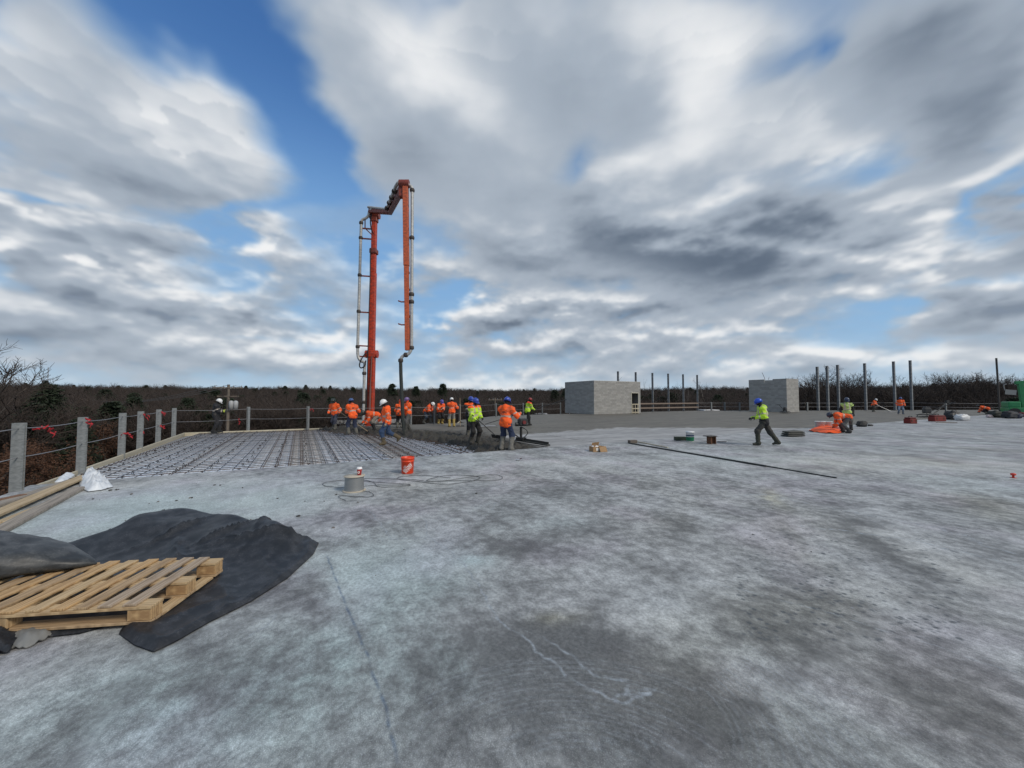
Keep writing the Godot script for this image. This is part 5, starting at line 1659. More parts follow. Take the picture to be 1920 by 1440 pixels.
# a tool held between two points: a long handle with a head at its far end
func rake(label: String, grip: Vector3, end: Vector3, wood: Material, head: Vector3) -> void:
	var root := thing("concrete_rake", label, "concrete rake", Vector3.ZERO)
	var st := new_st()
	tube(st, [grip, end], 0.017, 6)
	obj("handle", st, wood, root)
	st = new_st()
	var d := (end - grip)
	d.y = 0
	var side := d.normalized().cross(Vector3.UP)
	box(st, end + Vector3(0, 0.0, 0), head, Basis(side, Vector3.UP, -d.normalized()).rotated(side, 0.3))
	obj("blade", st, mat(0.05, 0.05, 0.05, 0.6, 0.4), root)
func build_people() -> void:
	var blue := Color(0.035, 0.07, 0.36)
	var white := Color(0.75, 0.75, 0.74)
	var wood := grain("handle_wood", Color(0.36, 0.27, 0.17), Color(0.25, 0.18, 0.11), Vector3(3, 3, 3), 0.7)
	var tan := Color(0.24, 0.22, 0.19)
	var grey := Color(0.085, 0.085, 0.085)
	var yellow_boot := Color(0.34, 0.25, 0.08)
	var dk := -0.055     # boots stand on the bars, or sink into the wet concrete
	person("worker in black coat with lime sleeves and white helmet, checking something in the hands", on_level(404, 811.5, dk) + Vector3(0, dk * 0, 0), 78, {jacket = Color(0.016, 0.017, 0.02), sleeve = Color(0.018, 0.019, 0.022), cuff = Color(0.42, 0.5, 0.05), braces = false, hem_band = false, pants = Color(0.022, 0.022, 0.025), boots = Color(0.02, 0.02, 0.02), helmet = white, nod = 28.0, lh = Vector3(0.10, 1.13, 0.36), rh = Vector3(-0.08, 1.10, 0.36), lf = Vector3(0.13, 0.09, 0.10), rf = Vector3(-0.12, 0.09, -0.08), size = 1.0, hood = true, hem = 0.12})
	person("worker in orange with a dark green helmet, striding along the back edge", on_level(628, 805), -30, {helmet = Color(0.02, 0.03, 0.025), lean = 14.0, twist = 0.0, nod = 22.0, pants = Color(0.05, 0.055, 0.08), lf = Vector3(0.12, 0.09, 0.18), rf = Vector3(-0.14, 0.09, -0.2), lh = Vector3(0.34, 0.92, 0.20), rh = Vector3(-0.30, 0.90, 0.2), hip = 0.90})
	var w3 := on_level(661, 814)
	person("worker in orange seen from behind, raking by the red mast, blue helmet", w3, -155, {helmet = Color(0.05, 0.10, 0.26), lean = 14.0, pants = Color(0.022, 0.03, 0.06), lf = Vector3(0.14, 0.09, 0.12), rf = Vector3(-0.14, 0.09, -0.12), lh = Vector3(0.08, 1.02, 0.46), rh = Vector3(-0.42, 1.06, 0.36), hip = 0.90, print = true})
	rake("concrete rake with a wooden handle held by the worker beside the red mast", w3 + Vector3(-0.75, 1.12, -0.1), w3 + Vector3(0.42, 0.04, -0.9), wood, Vector3(0.5, 0.12, 0.02))
	person("worker in orange bending double beside the red mast, grey trousers", on_level(703, 808), -75, {helmet = Color(0.03, 0.035, 0.03), lean = 82.0, hip = 0.84, hip_z = -0.1, nod = 20.0, pants = tan, boots = Color(0.03, 0.03, 0.03), lf = Vector3(0.14, 0.09, 0.05), rf = Vector3(-0.14, 0.09, -0.02), lh = Vector3(0.18, 0.42, 0.55), rh = Vector3(-0.16, 0.45, 0.6), hem_band = false, boot_top = 0.36})
	person("worker in orange and blue jeans with white helmet, stepping across the bars", on_level(722, 834, dk), -82, {helmet = white, lean = 6.0, nod = 24.0, pants = Color(0.03, 0.058, 0.12), boots = Color(0.10, 0.08, 0.05), lf = Vector3(0.10, 0.09, 0.06), rf = Vector3(-0.10, 0.26, -0.52), rt = Vector3(-0.02, -0.14, 0.04), lh = Vector3(0.28, 0.84, 0.02), rh = Vector3(-0.26, 0.9, 0.22), hip = 0.905, hip_z = -0.06, size = 1.0, glove = Color(0.3, 0.25, 0.2)})
	person("worker in orange beyond the hanging hose, half hidden by the helper in jeans", on_level(749, 802), 170, {helmet = Color(0.5, 0.06, 0.02), lean = 22.0, pants = BLACK, lh = Vector3(0.2, 1.0, 0.45), rh = Vector3(-0.3, 1.05, 0.4), hip = 0.86, style = "hood", cover = ORANGE})
	person("worker in orange steadying the hanging black hose, grey trousers", on_level(765, 809), -60, {helmet = Color(0.16, 0.10, 0.26), lean = 4.0, pants = grey, boots = Color(0.06, 0.06, 0.055), lf = Vector3(0.14, 0.09, 0.2), rf = Vector3(-0.14, 0.09, -0.18), lh = Vector3(-0.02, 1.24, 0.44), rh = Vector3(-0.18, 0.98, 0.42), boot_top = 0.34, style = "hood", cover = ORANGE})
	person("worker in orange stooping with a white helmet and jeans behind the hose", on_level(801, 794), 60, {helmet = white, lean = 48.0, nod = 22.0, hip = 0.86, hip_z = -0.12, pants = Color(0.06, 0.075, 0.10), lh = Vector3(0.05, 0.72, 0.5), rh = Vector3(-0.1, 0.85, 0.45), lf = Vector3(0.14, 0.09, 0.15), rf = Vector3(-0.14, 0.09, -0.2), hem_band = false, boot_top = 0.3})
	person("worker in orange with violet helmet and yellow boots near the back posts", on_level(825, 795), 25, {helmet = Color(0.10, 0.08, 0.34), lean = 18.0, nod = 25.0, pants = BLACK, boots = yellow_boot, lh = Vector3(0.05, 0.98, 0.38), rh = Vector3(-0.12, 1.08, 0.36), hip = 0.84, boot_top = 0.34})
	var w10 := on_level(847, 800)
	person("worker in orange seen from behind with white helmet, pale trousers and yellow boots", w10, -172, {helmet = white, pants = Color(0.26, 0.25, 0.23), boots = yellow_boot, lh = Vector3(-0.30, 1.05, 0.25), rh = Vector3(-0.42, 1.15, 0.25), lf = Vector3(0.14, 0.09, 0.0), rf = Vector3(-0.14, 0.09, 0.02), boot_top = 0.38, print = true})
	rake("concrete rake standing upright in the hands of the worker in yellow boots", w10 + Vector3(0.46, 1.75, -0.25), w10 + Vector3(0.52, 0.03, 0.02), wood, Vector3(0.5, 0.12, 0.02))
	var w11 := on_level(888, 832)
	person("worker in lime yellow with blue helmet and black trousers, pulling a concrete rake", w11, 42, {jacket = LIME, helmet = blue, pants = Color(0.020, 0.019, 0.019), boots = Color(0.05, 0.048, 0.042), collar = ORANGE, lean = 5.0, nod = 14.0, lh = Vector3(0.10, 0.98, 0.36), rh = Vector3(-0.20, 0.92, 0.34), lf = Vector3(0.13, 0.09, 0.08), rf = Vector3(-0.13, 0.09, -0.06), hip = 0.90, hem = 0.02, braces = true})
	rake("black concrete rake pulled by the worker in lime yellow", w11 + Vector3(-0.02, 1.12, 0.4), w11 + Vector3(0.86, 0.24, -0.35), mat(0.04, 0.04, 0.04), Vector3(0.62, 0.14, 0.02))
	person("worker with blue helmet mostly hidden behind the lime-yellow worker", on_level(881, 818), 30, {helmet = blue, jacket = Color(0.02, 0.02, 0.022), pants = BLACK, collar = ORANGE, lh = Vector3(0.1, 0.95, 0.3), rh = Vector3(-0.1, 0.95, 0.3), size = 1.02})
	var w12 := on_level(948, 845, -0.03)
	person("worker in orange seen from behind with blue helmet, jeans and grey rubber boots", w12, 155, {helmet = blue, pants = Color(0.022, 0.034, 0.075), boots = Color(0.15, 0.145, 0.13), print = true, nod = 16.0, lean = 7.0, lh = Vector3(0.10, 0.96, 0.40), rh = Vector3(-0.36, 1.20, 0.34), lf = Vector3(0.17, 0.09, 0.04), rf = Vector3(-0.19, 0.09, 0.0), boot_top = 0.36, hip = 0.91, hem = 0.05, size = 1.03, glove = Color(0.3, 0.22, 0.16)})
	var w13 := on_level(989, 798)
	person("worker in lime yellow with red hood, pushing a long float pole", w13, 118, {jacket = LIME, helmet = Color(0.24, 0.02, 0.02), pants = BLACK, boots = Color(0.03, 0.03, 0.03), collar = Color(0.7, 0.06, 0.03), lean = 14.0, nod = 10.0, lh = Vector3(0.14, 1.02, 0.48), rh = Vector3(-0.12, 1.0, 0.46), lf = Vector3(0.12, 0.09, 0.2), rf = Vector3(-0.12, 0.09, -0.18)})
	person("worker in lime yellow with blue helmet striding over the pale slab in dark trousers", on_level(1434, 835), -80, {jacket = LIME, lower = BLACK, helmet = Color(0.025, 0.08, 0.48), pants = Color(0.048, 0.046, 0.042), boots = Color(0.05, 0.052, 0.04), lean = 10.0, nod = 18.0, hip = 0.89, lf = Vector3(0.12, 0.09, 0.22), rf = Vector3(-0.12, 0.11, -0.44), rt = Vector3(-0.02, -0.07, 0.14), lh = Vector3(0.24, 1.02, 0.30), rh = Vector3(-0.16, 0.98, 0.36), hem = 0.12, boot_top = 0.34, size = 1.0, braces = true})
	person("worker in orange bent over the white pails, grey trousers", on_level(1589, 812), -75, {helmet = Color(0.03, 0.035, 0.06), lean = 84.0, nod = 25.0, hip = 0.80, hip_z = -0.05, pants = grey, boots = Color(0.04, 0.04, 0.04), lh = Vector3(0.12, 0.36, 0.46), rh = Vector3(-0.12, 0.34, 0.50), lf = Vector3(0.14, 0.09, -0.05), rf = Vector3(-0.14, 0.09, 0.12), hem_band = false, glove = Color(0.5, 0.12, 0.05)})
	person("worker in pale lime vest and dark helmet standing behind the bent worker", on_level(1589, 806), 8, {vest = true, braces = true, jacket = Color(0.40, 0.55, 0.16), helmet = Color(0.03, 0.045, 0.09), pants = Color(0.10, 0.098, 0.09), boots = Color(0.04, 0.04, 0.04), lh = Vector3(0.28, 0.86, 0.05), rh = Vector3(-0.28, 0.86, 0.05), nod = 18.0, lf = Vector3(0.14, 0.09, 0.05), rf = Vector3(-0.12, 0.09, 0.0)})
	var w17 := on_level(1637, 772)
	person("worker in orange and white helmet leaning on a float pole by a tall column", w17, 70, {helmet = white, lean = 26.0, pants = Color(0.06, 0.055, 0.05), lh = Vector3(0.08, 0.95, 0.5), rh = Vector3(-0.1, 0.98, 0.45), hip = 0.88, size = 1.02})
	person("worker in orange and light jeans facing the slab between two tall columns", on_level(1689, 776.5), 15, {helmet = Color(0.04, 0.07, 0.22), pants = Color(0.20, 0.25, 0.32), boots = Color(0.12, 0.14, 0.17), lh = Vector3(0.3, 0.9, 0.15), rh = Vector3(-0.3, 0.9, 0.12), lf = Vector3(0.18, 0.09, 0.0), rf = Vector3(-0.18, 0.09, 0.0), size = 1.05})
	person("worker in plain orange kneeling low among the tool bags by the green lift", on_level(1850, 777), -100, {helmet = Color(0.05, 0.05, 0.05), lean = 70.0, hip = 0.62, hip_z = -0.1, pants = BLACK, lh = Vector3(0.15, 0.25, 0.55), rh = Vector3(-0.12, 0.25, 0.5), lf = Vector3(0.14, 0.09, -0.1), rf = Vector3(-0.14, 0.09, -0.35), braces = false, hem_band = false, size = 1.0})
	# float poles
	var fl := thing("bull_float", "long bull float pole reaching over the deck from the red-hooded worker", "bull float", Vector3.ZERO)
	var st := new_st()
	var g := w13 + Vector3(0.42, 1.03, -0.2)
	tube(st, [w13 + Vector3(-2.6, 0.16, 1.1), g, at_depth(1062, 749, 23.4)], 0.022, 6)
	obj("pole", st, mat(0.05, 0.05, 0.05, 0.4, 0.5), fl)
	st = new_st()
	box(st, w13 + Vector3(-2.6, 0.05, 1.1), Vector3(1.3, 0.05, 0.22), Basis(Vector3.UP, 0.5))
	obj("blade", st, mat(0.4, 0.4, 0.42, 0.4, 0.7), fl)
	fl = thing("bull_float", "pale bull float with pole worked by the worker leaning beside a tall column", "bull float", Vector3.ZERO)
	st = new_st()
	tube(st, [w17 + Vector3(0.2, 1.0, 0.1), w17 + Vector3(1.6, 0.08, 0.7)], 0.03, 6)
	obj("pole", st, mat(0.5, 0.5, 0.5, 0.4, 0.4), fl)
	st = new_st()
	box(st, w17 + Vector3(1.7, 0.04, 0.75), Vector3(1.3, 0.05, 0.25), Basis(Vector3.UP, 0.2))
	obj("blade", st, mat(0.35, 0.35, 0.36, 0.4, 0.6), fl)

# ---------- things lying on the slab ----------
func board(called: String, a: Vector3, b: Vector3, w: float, h: float, m: Material, parent: Node) -> void:
	var st := new_st()
	box(st, Vector3.ZERO, Vector3(w, h, a.distance_to(b)), Basis(), 0.003)
	var o := obj(called, st, m, parent, (a + b) * 0.5)
	o.basis = frame_of(b - a)
func pallet() -> void:
	# corner of the pallet that points at the joint, and its two directions, from the ground under it
	var c := on_level(283, 1178)                    # right-hand front corner
	var back := on_level(418, 1078)                 # right-hand back corner
	var v := (back - c)
	v.y = 0
	var depth := v.length()
	v = v.normalized()
	var u := Vector3(-v.z, 0, v.x) * -1.0
	if u.x > 0: u = -u
	var root := thing("wooden_pallet", "pale wooden block pallet lying on the black tarpaulin", "pallet", c + Vector3(0, 0.034, 0))
	var woods := []
	var tones := [[Color(0.54, 0.36, 0.18), Color(0.33, 0.20, 0.095)], [Color(0.47, 0.33, 0.19), Color(0.27, 0.18, 0.10)], [Color(0.57, 0.42, 0.24), Color(0.35, 0.235, 0.125)], [Color(0.43, 0.34, 0.25), Color(0.26, 0.19, 0.13)]]
	for k in 4: woods.append(grain("pallet_wood%d" % k, tones[k][0], tones[k][1], Vector3(5, 5, 0.9), 0.8, 0.0, Vector2(2.2, 0.2), 1.7, 5, 0.0))
	var width := 2.05
	var basis := Basis(u, Vector3.UP, u.cross(Vector3.UP))
	var r := RandomNumberGenerator.new()
	r.seed = 5
	# three bottom runners along u, blocks, three stringer boards along u, deck boards along v
	var lane := [0.06, depth * 0.5, depth - 0.06]
	for k in 3:
		board("bottom_board", v * lane[k] + Vector3(0, 0.011, 0), v * lane[k] + u * width + Vector3(0, 0.011, 0), 0.12, 0.022, woods[1], root)
		board("stringer_board", v * lane[k] + Vector3(0, 0.119, 0), v * lane[k] + u * width + Vector3(0, 0.119, 0), 0.125, 0.022, woods[2], root)
		for q in 3:
			var c2: Vector3 = v * lane[k] + u * ([0.085, width * 0.5, width - 0.085][q]) + Vector3(0, 0.0655, 0)
			board("block", c2 - u * 0.0825, c2 + u * 0.0825, 0.11, 0.084, woods[[0, 2, 0][q]], root)
	for k in range(0, 12):
		var x: float = 0.155 + k * 0.158 + r.randf_range(-0.008, 0.008)
		if k == 11: x = width - 0.05
		board("deck_board", v * r.randf_range(-0.015, 0.01) + u * x + Vector3(0, 0.1405, 0), v * (depth + r.randf_range(-0.01, 0.015)) + u * (x + r.randf_range(-0.008, 0.008)) + Vector3(0, 0.1405, 0), 0.092, 0.018, woods[[3, 3, 1, 0, 2, 0, 1, 0, 1, 2, 0, 1][k]], root)
	for k in 2:
		board("bottom_board", u * [0.06, width - 0.06][k] + Vector3(0, -0.001, 0) + v * 0.13, u * [0.06, width - 0.06][k] + v * (depth - 0.13) + Vector3(0, -0.001, 0), 0.1, 0.02, woods[2], root)
func cloth_sheet(called: String, label: String, category: String, outline: Array, lift: Callable, m: Material, step: float, thick: float, group := "", parent: Node = null) -> MeshInstance3D:
	# a sheet with thickness laid over its outline (ground points), raised by lift(point, distance to the rim)
	var poly := PackedVector2Array()
	for p in outline: poly.append(Vector2(p.x, p.z))
	var lo := poly[0]
	var hi := poly[0]
	for p in poly:
		lo = lo.min(p)
		hi = hi.max(p)
	var nx := int((hi.x - lo.x) / step) + 2
	var nz := int((hi.y - lo.y) / step) + 2
	var pts := {}
	var rim := {}
	for j in nz + 1:
		for i in nx + 1:
			var q := lo + Vector2(i, j) * step
			var best := 1e9
			var near := q
			for k in poly.size():
				var e := Geometry2D.get_closest_point_to_segment(q, poly[k], poly[(k + 1) % poly.size()])
				var d := e.distance_to(q)
				if d < best:
					best = d
					near = e
			var inside := Geometry2D.is_point_in_polygon(q, poly)
			if inside or best < step * 0.72:
				var at := q if inside and best > step * 0.3 else near
				pts[Vector2i(i, j)] = Vector3(at.x, lift.call(at, best if inside else 0.0), at.y)
	var st := SurfaceTool.new()
	st.begin(Mesh.PRIMITIVE_TRIANGLES)
	st.set_smooth_group(0)
	for key in pts:
		var c := [key, key + Vector2i(1, 0), key + Vector2i(1, 1), key + Vector2i(0, 1)]
		var have := c.filter(func(x): return pts.has(x))
		for face in 2:
			var off := Vector3(0, -thick * face, 0)
			if have.size() == 4:
				var o := [0, 1, 2, 0, 2, 3]
				if face: o.reverse()
				for k in o: st.add_vertex(pts[c[k]] + off)
			elif have.size() == 3:
				var o := [0, 1, 2]
				if face: o.reverse()
				for k in o: st.add_vertex(pts[have[k]] + off)
	var o := obj(called, st, m, parent)
	if parent == null: tag(o, label, category, group)
	return o
func dusty(key: String, dark: Color, pale: Color, dust: Color, scale: float) -> StandardMaterial3D:
	# tarpaulin: dull cloth with scuffs, dried mortar flecks and paler rubbed patches
	var w := 512
	var a := fnl(0.012, 4, hash(key) % 500)
	var b := fnl(0.11, 3, hash(key) % 400 + 7)
	var ia := a.get_seamless_image(w, w)
	var ib := b.get_seamless_image(w, w)
	var img := Image.create(w, w, false, Image.FORMAT_RGB8)
	for j in w:
		for i in w:
			var f := ia.get_pixel(i, j).r
			var g := ib.get_pixel(i, j).r
			var c := dark.lerp(pale, smoothstep(0.3, 0.75, f * 0.75 + g * 0.25))
			c = c.lerp(dust, clampf((g - 0.66) * 4.0, 0.0, 1.0) * smoothstep(0.35, 0.7, f))
			img.set_pixel(i, j, c.linear_to_srgb())
	var m := StandardMaterial3D.new()
	m.albedo_texture = ImageTexture.create_from_image(img)
	m.roughness = 0.48
	m.uv1_triplanar = true
	m.uv1_scale = Vector3.ONE * scale
	return m
func build_tarp() -> void:
	var black := dusty("tarp", Color(0.008, 0.009, 0.011), Color(0.032, 0.034, 0.040), Color(0.12, 0.12, 0.12), 0.9)
	var px := [[300, 974], [345, 971], [395, 974], [440, 980], [500, 990], [512, 988], [598, 1019], [588, 1040], [540, 1085], [470, 1130], [390, 1170], [330, 1205], [288, 1225], [252, 1212], [222, 1190], [240, 1165], [150, 1190], [60, 1200], [-60, 1215], [-180, 1200], [-150, 1120], [0, 1050], [120, 1025], [200, 1008], [262, 985]]
	var poly := []
	for p in px: poly.append(on_level(p[0], p[1]))
	var fold := fnl(1.3, 2, 71)
	var crease := fnl(4.0, 3, 72)
	var ridge := on_level(330, 985)
	var lift := func(q: Vector2, rim: float) -> float:
		var n := fold.get_noise_2d(q.x * 0.6, q.y * 0.6)
		var y := 0.010 + 0.018 * (0.5 + n) * smoothstep(0.0, 0.1, rim)
		# the far side stands up in a soft fold; towards the pallet it lies flat
		var far := smoothstep(-4.0, -4.75, q.y - 0.10 * (q.x + 3.2))
		y += far * (0.15 + 0.10 * n) * smoothstep(0.0, 0.26, rim) * smoothstep(-2.1, -3.0, q.x)
		for k in 13:      # creases where it was folded
			var c: Array = [[-3.4, -4.6, 0.9, 0.5], [-2.9, -4.5, 0.3, 0.8], [-4.1, -4.7, 1.2, 0.45], [-2.5, -3.4, -0.8, 0.9], [-2.4, -3.9, -0.7, 0.7], [-2.7, -2.9, -0.6, 0.6], [-3.7, -4.3, 2.2, 0.5], [-3.1, -4.85, 1.7, 0.35], [-2.7, -4.75, 2.1, 0.4], [-3.3, -4.2, 0.2, 0.6], [-2.2, -4.3, -0.9, 0.6], [-2.5, -3.2, 0.7, 0.35], [-2.3, -4.6, 1.3, 0.3]][k]
			var d := q - Vector2(c[0], c[1])
			var w := d.rotated(c[2])
			var wander := 0.05 * fold.get_noise_2d(w.x * 2.0 + 10.0 * k, 3.0)
			y += (0.075 if k in [0, 1, 2, 6, 7, 8] else 0.032) * exp(-absf((w.y + wander) / 0.04) - pow(w.x / c[3], 2.0) * 1.5) * smoothstep(0.0, 0.1, rim)
		y += 0.025 * exp(-pow((rim - 0.05) / 0.03, 2.0))
		return y
	cloth_sheet("tarpaulin", "crumpled black tarpaulin spread on the pale slab under the pallet", "tarpaulin", poly, lift, black, 0.032, 0.006)
	# bundle of folded insulating blanket lying on the pallet
	var grey := dusty("blanket", Color(0.022, 0.024, 0.026), Color(0.075, 0.078, 0.080), Color(0.16, 0.16, 0.15), 0.9)
	var st := SurfaceTool.new()
	st.begin(Mesh.PRIMITIVE_TRIANGLES)
	st.set_smooth_group(0)
	var tip := at_depth(182, 1034, 3.62)
	var tail := at_depth(-330, 1062, 3.22)
	var n2 := fnl(1.1, 4, 75)
	var rows := 44
	var cols := 40
	for i in rows + 1:
		var f := i / float(rows)
		var c := tip.lerp(tail, f)
		var rx := 0.45 * pow(sin(minf(f * 2.2 + 0.004, PI * 0.5)), 0.8)
		var ry := 0.20 * pow(sin(minf(f * 1.9 + 0.006, PI * 0.5)), 0.7)
		c.y = 0.19 + ry * 0.78
		for k in cols:
			var a := TAU * k / cols
			var d := Vector3(sin(a) * 0.32 * rx, signf(cos(a)) * pow(absf(cos(a)), 0.8) * ry, sin(a) * rx)
			var bump := n2.get_noise_3d(c.x * 2.0 + d.x * 3.0, d.y * 5.0, c.z * 2.0 + d.z * 3.0)
			var p := c + d * (1.0 + 0.22 * bump)
			p.y = maxf(p.y, 0.186)
			st.add_vertex(p)
	for i in rows:
		for k in cols:
			var a := i * cols + k
			var b := i * cols + (k + 1) % cols
			for q in [a, b, b + cols, a, b + cols, a + cols]: st.add_index(q)
	tag(obj("folded_blanket", st, grey), "bulging grey bundle of folded insulating blanket on the pallet", "blanket")
	# dark rag and grey plastic bag by the pallet's front
	var rag := []
	for p in [[-60, 1180], [-10, 1172], [20, 1180], [40, 1195], [18, 1226], [-40, 1240], [-90, 1220]]: rag.append(on_level(p[0], p[1]))
	cloth_sheet("black_rag", "crumpled black rag on the slab at the pallet's front", "rag", rag, func(q, rim): return 0.012 + minf(rim, 0.1) * 0.9 + 0.05 * absf(crease.get_noise_2d(q.x * 2.0, q.y * 2.0)), black, 0.02, 0.006)
	var bag := []
	for p in [[10, 1200], [40, 1186], [85, 1182], [104, 1190], [80, 1204], [50, 1218], [20, 1220]]: bag.append(on_level(p[0], p[1]))
	cloth_sheet("plastic_bag", "small grey plastic bag crumpled below the pallet", "bag", bag, func(q, rim): return 0.012 + minf(rim, 0.07) * 0.6 + 0.03 * absf(crease.get_noise_2d(q.x * 3.0, q.y * 3.0)), mat(0.20, 0.20, 0.19, 0.5), 0.02, 0.005)
	# white plastic sheeting at the end of the lumber
	var film := StandardMaterial3D.new()
	film.albedo_color = Color(0.86, 0.88, 0.90)
	film.roughness = 0.35
	film.backlight_enabled = true
	film.backlight = Color(0.3, 0.3, 0.32)
	var out := []
	for p in [[150, 916], [148, 900], [162, 893], [185, 892], [200, 900], [212, 914], [190, 920], [165, 923]]: out.append(on_level(p[0], p[1]))
	var crumple := fnl(2.2, 4, 77)
	cloth_sheet("plastic_sheeting", "crumpled white plastic sheeting at the end of the lumber", "plastic sheeting", out, func(q, rim): return 0.02 + minf(rim, 0.16) * (0.5 + 1.5 * absf(crumple.get_noise_2d(q.x * 1.5, q.y * 1.5))) + 0.16 * absf(crumple.get_noise_2d(q.x * 3.5 + 9.0, q.y * 3.5)) * smoothstep(0.0, 0.08, rim), film, 0.035, 0.005)
	out = []
	for p in [[102, 906], [112, 896], [134, 888], [140, 892], [122, 904]]: out.append(on_level(p[0], p[1]))
	cloth_sheet("plastic_scrap", "scrap of white plastic lying at the deck edge behind the lumber", "plastic sheeting", out, func(q, rim): return 0.02 + minf(rim, 0.2) * (0.5 + 1.0 * absf(crumple.get_noise_2d(q.x * 2.0, q.y * 2.0))), film, 0.035, 0.005)
func build_lumber() -> void:
	var pale := grain("lumber_pale", Color(0.52, 0.41, 0.26), Color(0.36, 0.27, 0.16), Vector3(4, 4, 0.6), 0.8, 0.0, Vector2(2.2, 0.15), 1.2, 5)
	var grey := grain("lumber_grey", Color(0.34, 0.30, 0.25), Color(0.20, 0.175, 0.15), Vector3(4, 4, 0.6), 0.85, 0.0, Vector2(2.2, 0.15), 1.2, 5)
	var brown := grain("lumber_brown", Color(0.22, 0.12, 0.07), Color(0.13, 0.07, 0.04), Vector3(4, 4, 0.6), 0.85, 0.0, Vector2(2.2, 0.15), 1.2, 5)
	for b in [[-190, 1010, 142, 901, 0.024, grey, "greyed timber plank on the far side of the lumber pile", 0.19, 0.04], [-160, 1040, 160, 898, 0.068, pale, "pale knotty timber plank on top of the lumber pile", 0.19, 0.04],
		[-120, 1062, 150, 917, 0.026, grey, "greyed timber plank under the pale plank of the lumber pile", 0.19, 0.044], [2, 984, 98, 945, 0.022, pale, "short cut timber board lying along the lumber pile", 0.16, 0.04], [-60, 955, 44, 932, 0.03, brown, "short brown board lying behind the lumber pile", 0.12, 0.05]]:
		var a := on_level(b[0], b[1])
		var c := on_level(b[2], b[3])
		var st := new_st()
		var m := (a + c) * 0.5
		var d := c - a
		box(st, Vector3.ZERO, Vector3(b[7], b[8], d.length()), Basis(), 0.004)
		var o := obj("timber_plank", st, b[5], null, m + Vector3(0, b[4], 0))
		o.basis = frame_of(d)
		tag(o, b[6], "plank", "planks of the lumber pile")
func build_small() -> void:
	# wire spool with a coffee cup, and its loose wire
	var at := on_level(664, 920)
	var sp := thing("wire_spool", "drum of grey tie wire standing on the slab under a paper cup", "wire spool", at)
	var zinc := grain("wire_coil", Color(0.36, 0.37, 0.37), Color(0.20, 0.21, 0.22), Vector3(1, 14, 1), 0.45, 0.5, Vector2(0.3, 2.5), 1.2)
	var st := new_st()
	lathe(st, [Vector2(0, 0), Vector2(0.205, 0), Vector2(0.205, 0.018), Vector2(0.165, 0.02)], 28)
	obj("bottom_flange", st, grain("flange_top", Color(0.52, 0.47, 0.38), Color(0.40, 0.35, 0.28), Vector3(3, 3, 3), 0.8), sp)
	st = new_st()
	var prof := []
	for k in 33: prof.append(Vector2(0.166 + (0.004 if k % 2 else 0.0) + 0.008 * exp(-k * 0.25), 0.02 + 0.245 * k / 32.0))
	lathe(st, prof, 28)
	obj("wire_coil", st, zinc, sp)
	st = new_st()
	lathe(st, [Vector2(0.165, 0.266), Vector2(0.188, 0.268), Vector2(0.188, 0.284), Vector2(0.03, 0.285), Vector2(0.0, 0.285)], 28)
	obj("top_flange", st, grain("flange_top", Color(0.52, 0.47, 0.38), Color(0.40, 0.35, 0.28), Vector3(3, 3, 3), 0.8), sp)
	var cup := thing("coffee_cup", "red and white paper coffee cup standing on the wire spool", "cup", at + Vector3(0.085, 0.287, -0.02))
	st = new_st()
	lathe(st, [Vector2(0, 0), Vector2(0.034, 0), Vector2(0.046, 0.115), Vector2(0.046, 0.118)], 20)
	obj("paper_body", st, mat(0.42, 0.035, 0.035, 0.6), cup)
	st = new_st()
	lathe(st, [Vector2(0.050, 0.112), Vector2(0.052, 0.122), Vector2(0.047, 0.127), Vector2(0.045, 0.145), Vector2(0.040, 0.148), Vector2(0.0, 0.146)], 20)
	obj("lid", st, mat(0.8, 0.8, 0.8, 0.4), cup)
	st = new_st()
	var ring := []
	for k in 13: ring.append(Vector3(sin(TAU * k / 12.0) * 0.014 + 0.002, 0.055 + cos(TAU * k / 12.0) * 0.02, 0.0425))
	tube(st, ring, 0.0055, 5, false)
	obj("cup_mark", st, mat(0.8, 0.78, 0.75, 0.6), cup)
	var n := fnl(0.8, 3, 81)
	for loops in [[[664, 898], [760, 899], [820, 903], [905, 892], [938, 893], [930, 901], [860, 902], [800, 902], [845, 892], [900, 896], [845, 908], [780, 903], [745, 897], [790, 892], [845, 897]], [[610, 912], [606, 907], [625, 903], [660, 901], [720, 906], [770, 910], [715, 914], [700, 905], [680, 900]], [[648, 939], [636, 934], [640, 930], [665, 932], [695, 932], [698, 926], [680, 921]], [[610, 912], [640, 915], [660, 915], [700, 911], [770, 910]]]:
		var curve := Curve3D.new()
		var g := []
		for p in loops: g.append(on_level(p[0], p[1], 0.006))
		for k in g.size():
			var tan: Vector3 = (g[mini(k + 1, g.size() - 1)] - g[maxi(k - 1, 0)]) * 0.22
			curve.add_point(g[k], -tan, tan)
		var pts := []
		for p in curve.tessellate(4, 3): pts.append(p + Vector3(0, 0.006 + 0.012 * absf(n.get_noise_2d(p.x * 3.0, p.z * 3.0)), 0))
		st = new_st()
		tube(st, pts, 0.0055, 5)
		tag(obj("loose_wire", st, mat(0.11, 0.11, 0.11, 0.5, 0.5)), "loose grey tie wire looped over the slab beside the spool", "wire", "loose wire round the spool")
	# orange bucket
	at = on_level(764, 887)
	var bk := thing("orange_bucket", "orange plastic bucket with white diagonal lettering near the rebar", "bucket", at)
	var plastic := mat(0.75, 0.055, 0.010, 0.42)
	st = new_st()
	lathe(st, [Vector2(0, 0.005), Vector2(0.128, 0.0), Vector2(0.132, 0.006), Vector2(0.142, 0.27), Vector2(0.147, 0.272), Vector2(0.147, 0.285), Vector2(0.143, 0.288), Vector2(0.1445, 0.318), Vector2(0.152, 0.32), Vector2(0.152, 0.366), Vector2(0.147, 0.37), Vector2(0.141, 0.366), Vector2(0.128, 0.02), Vector2(0, 0.02)], 32)
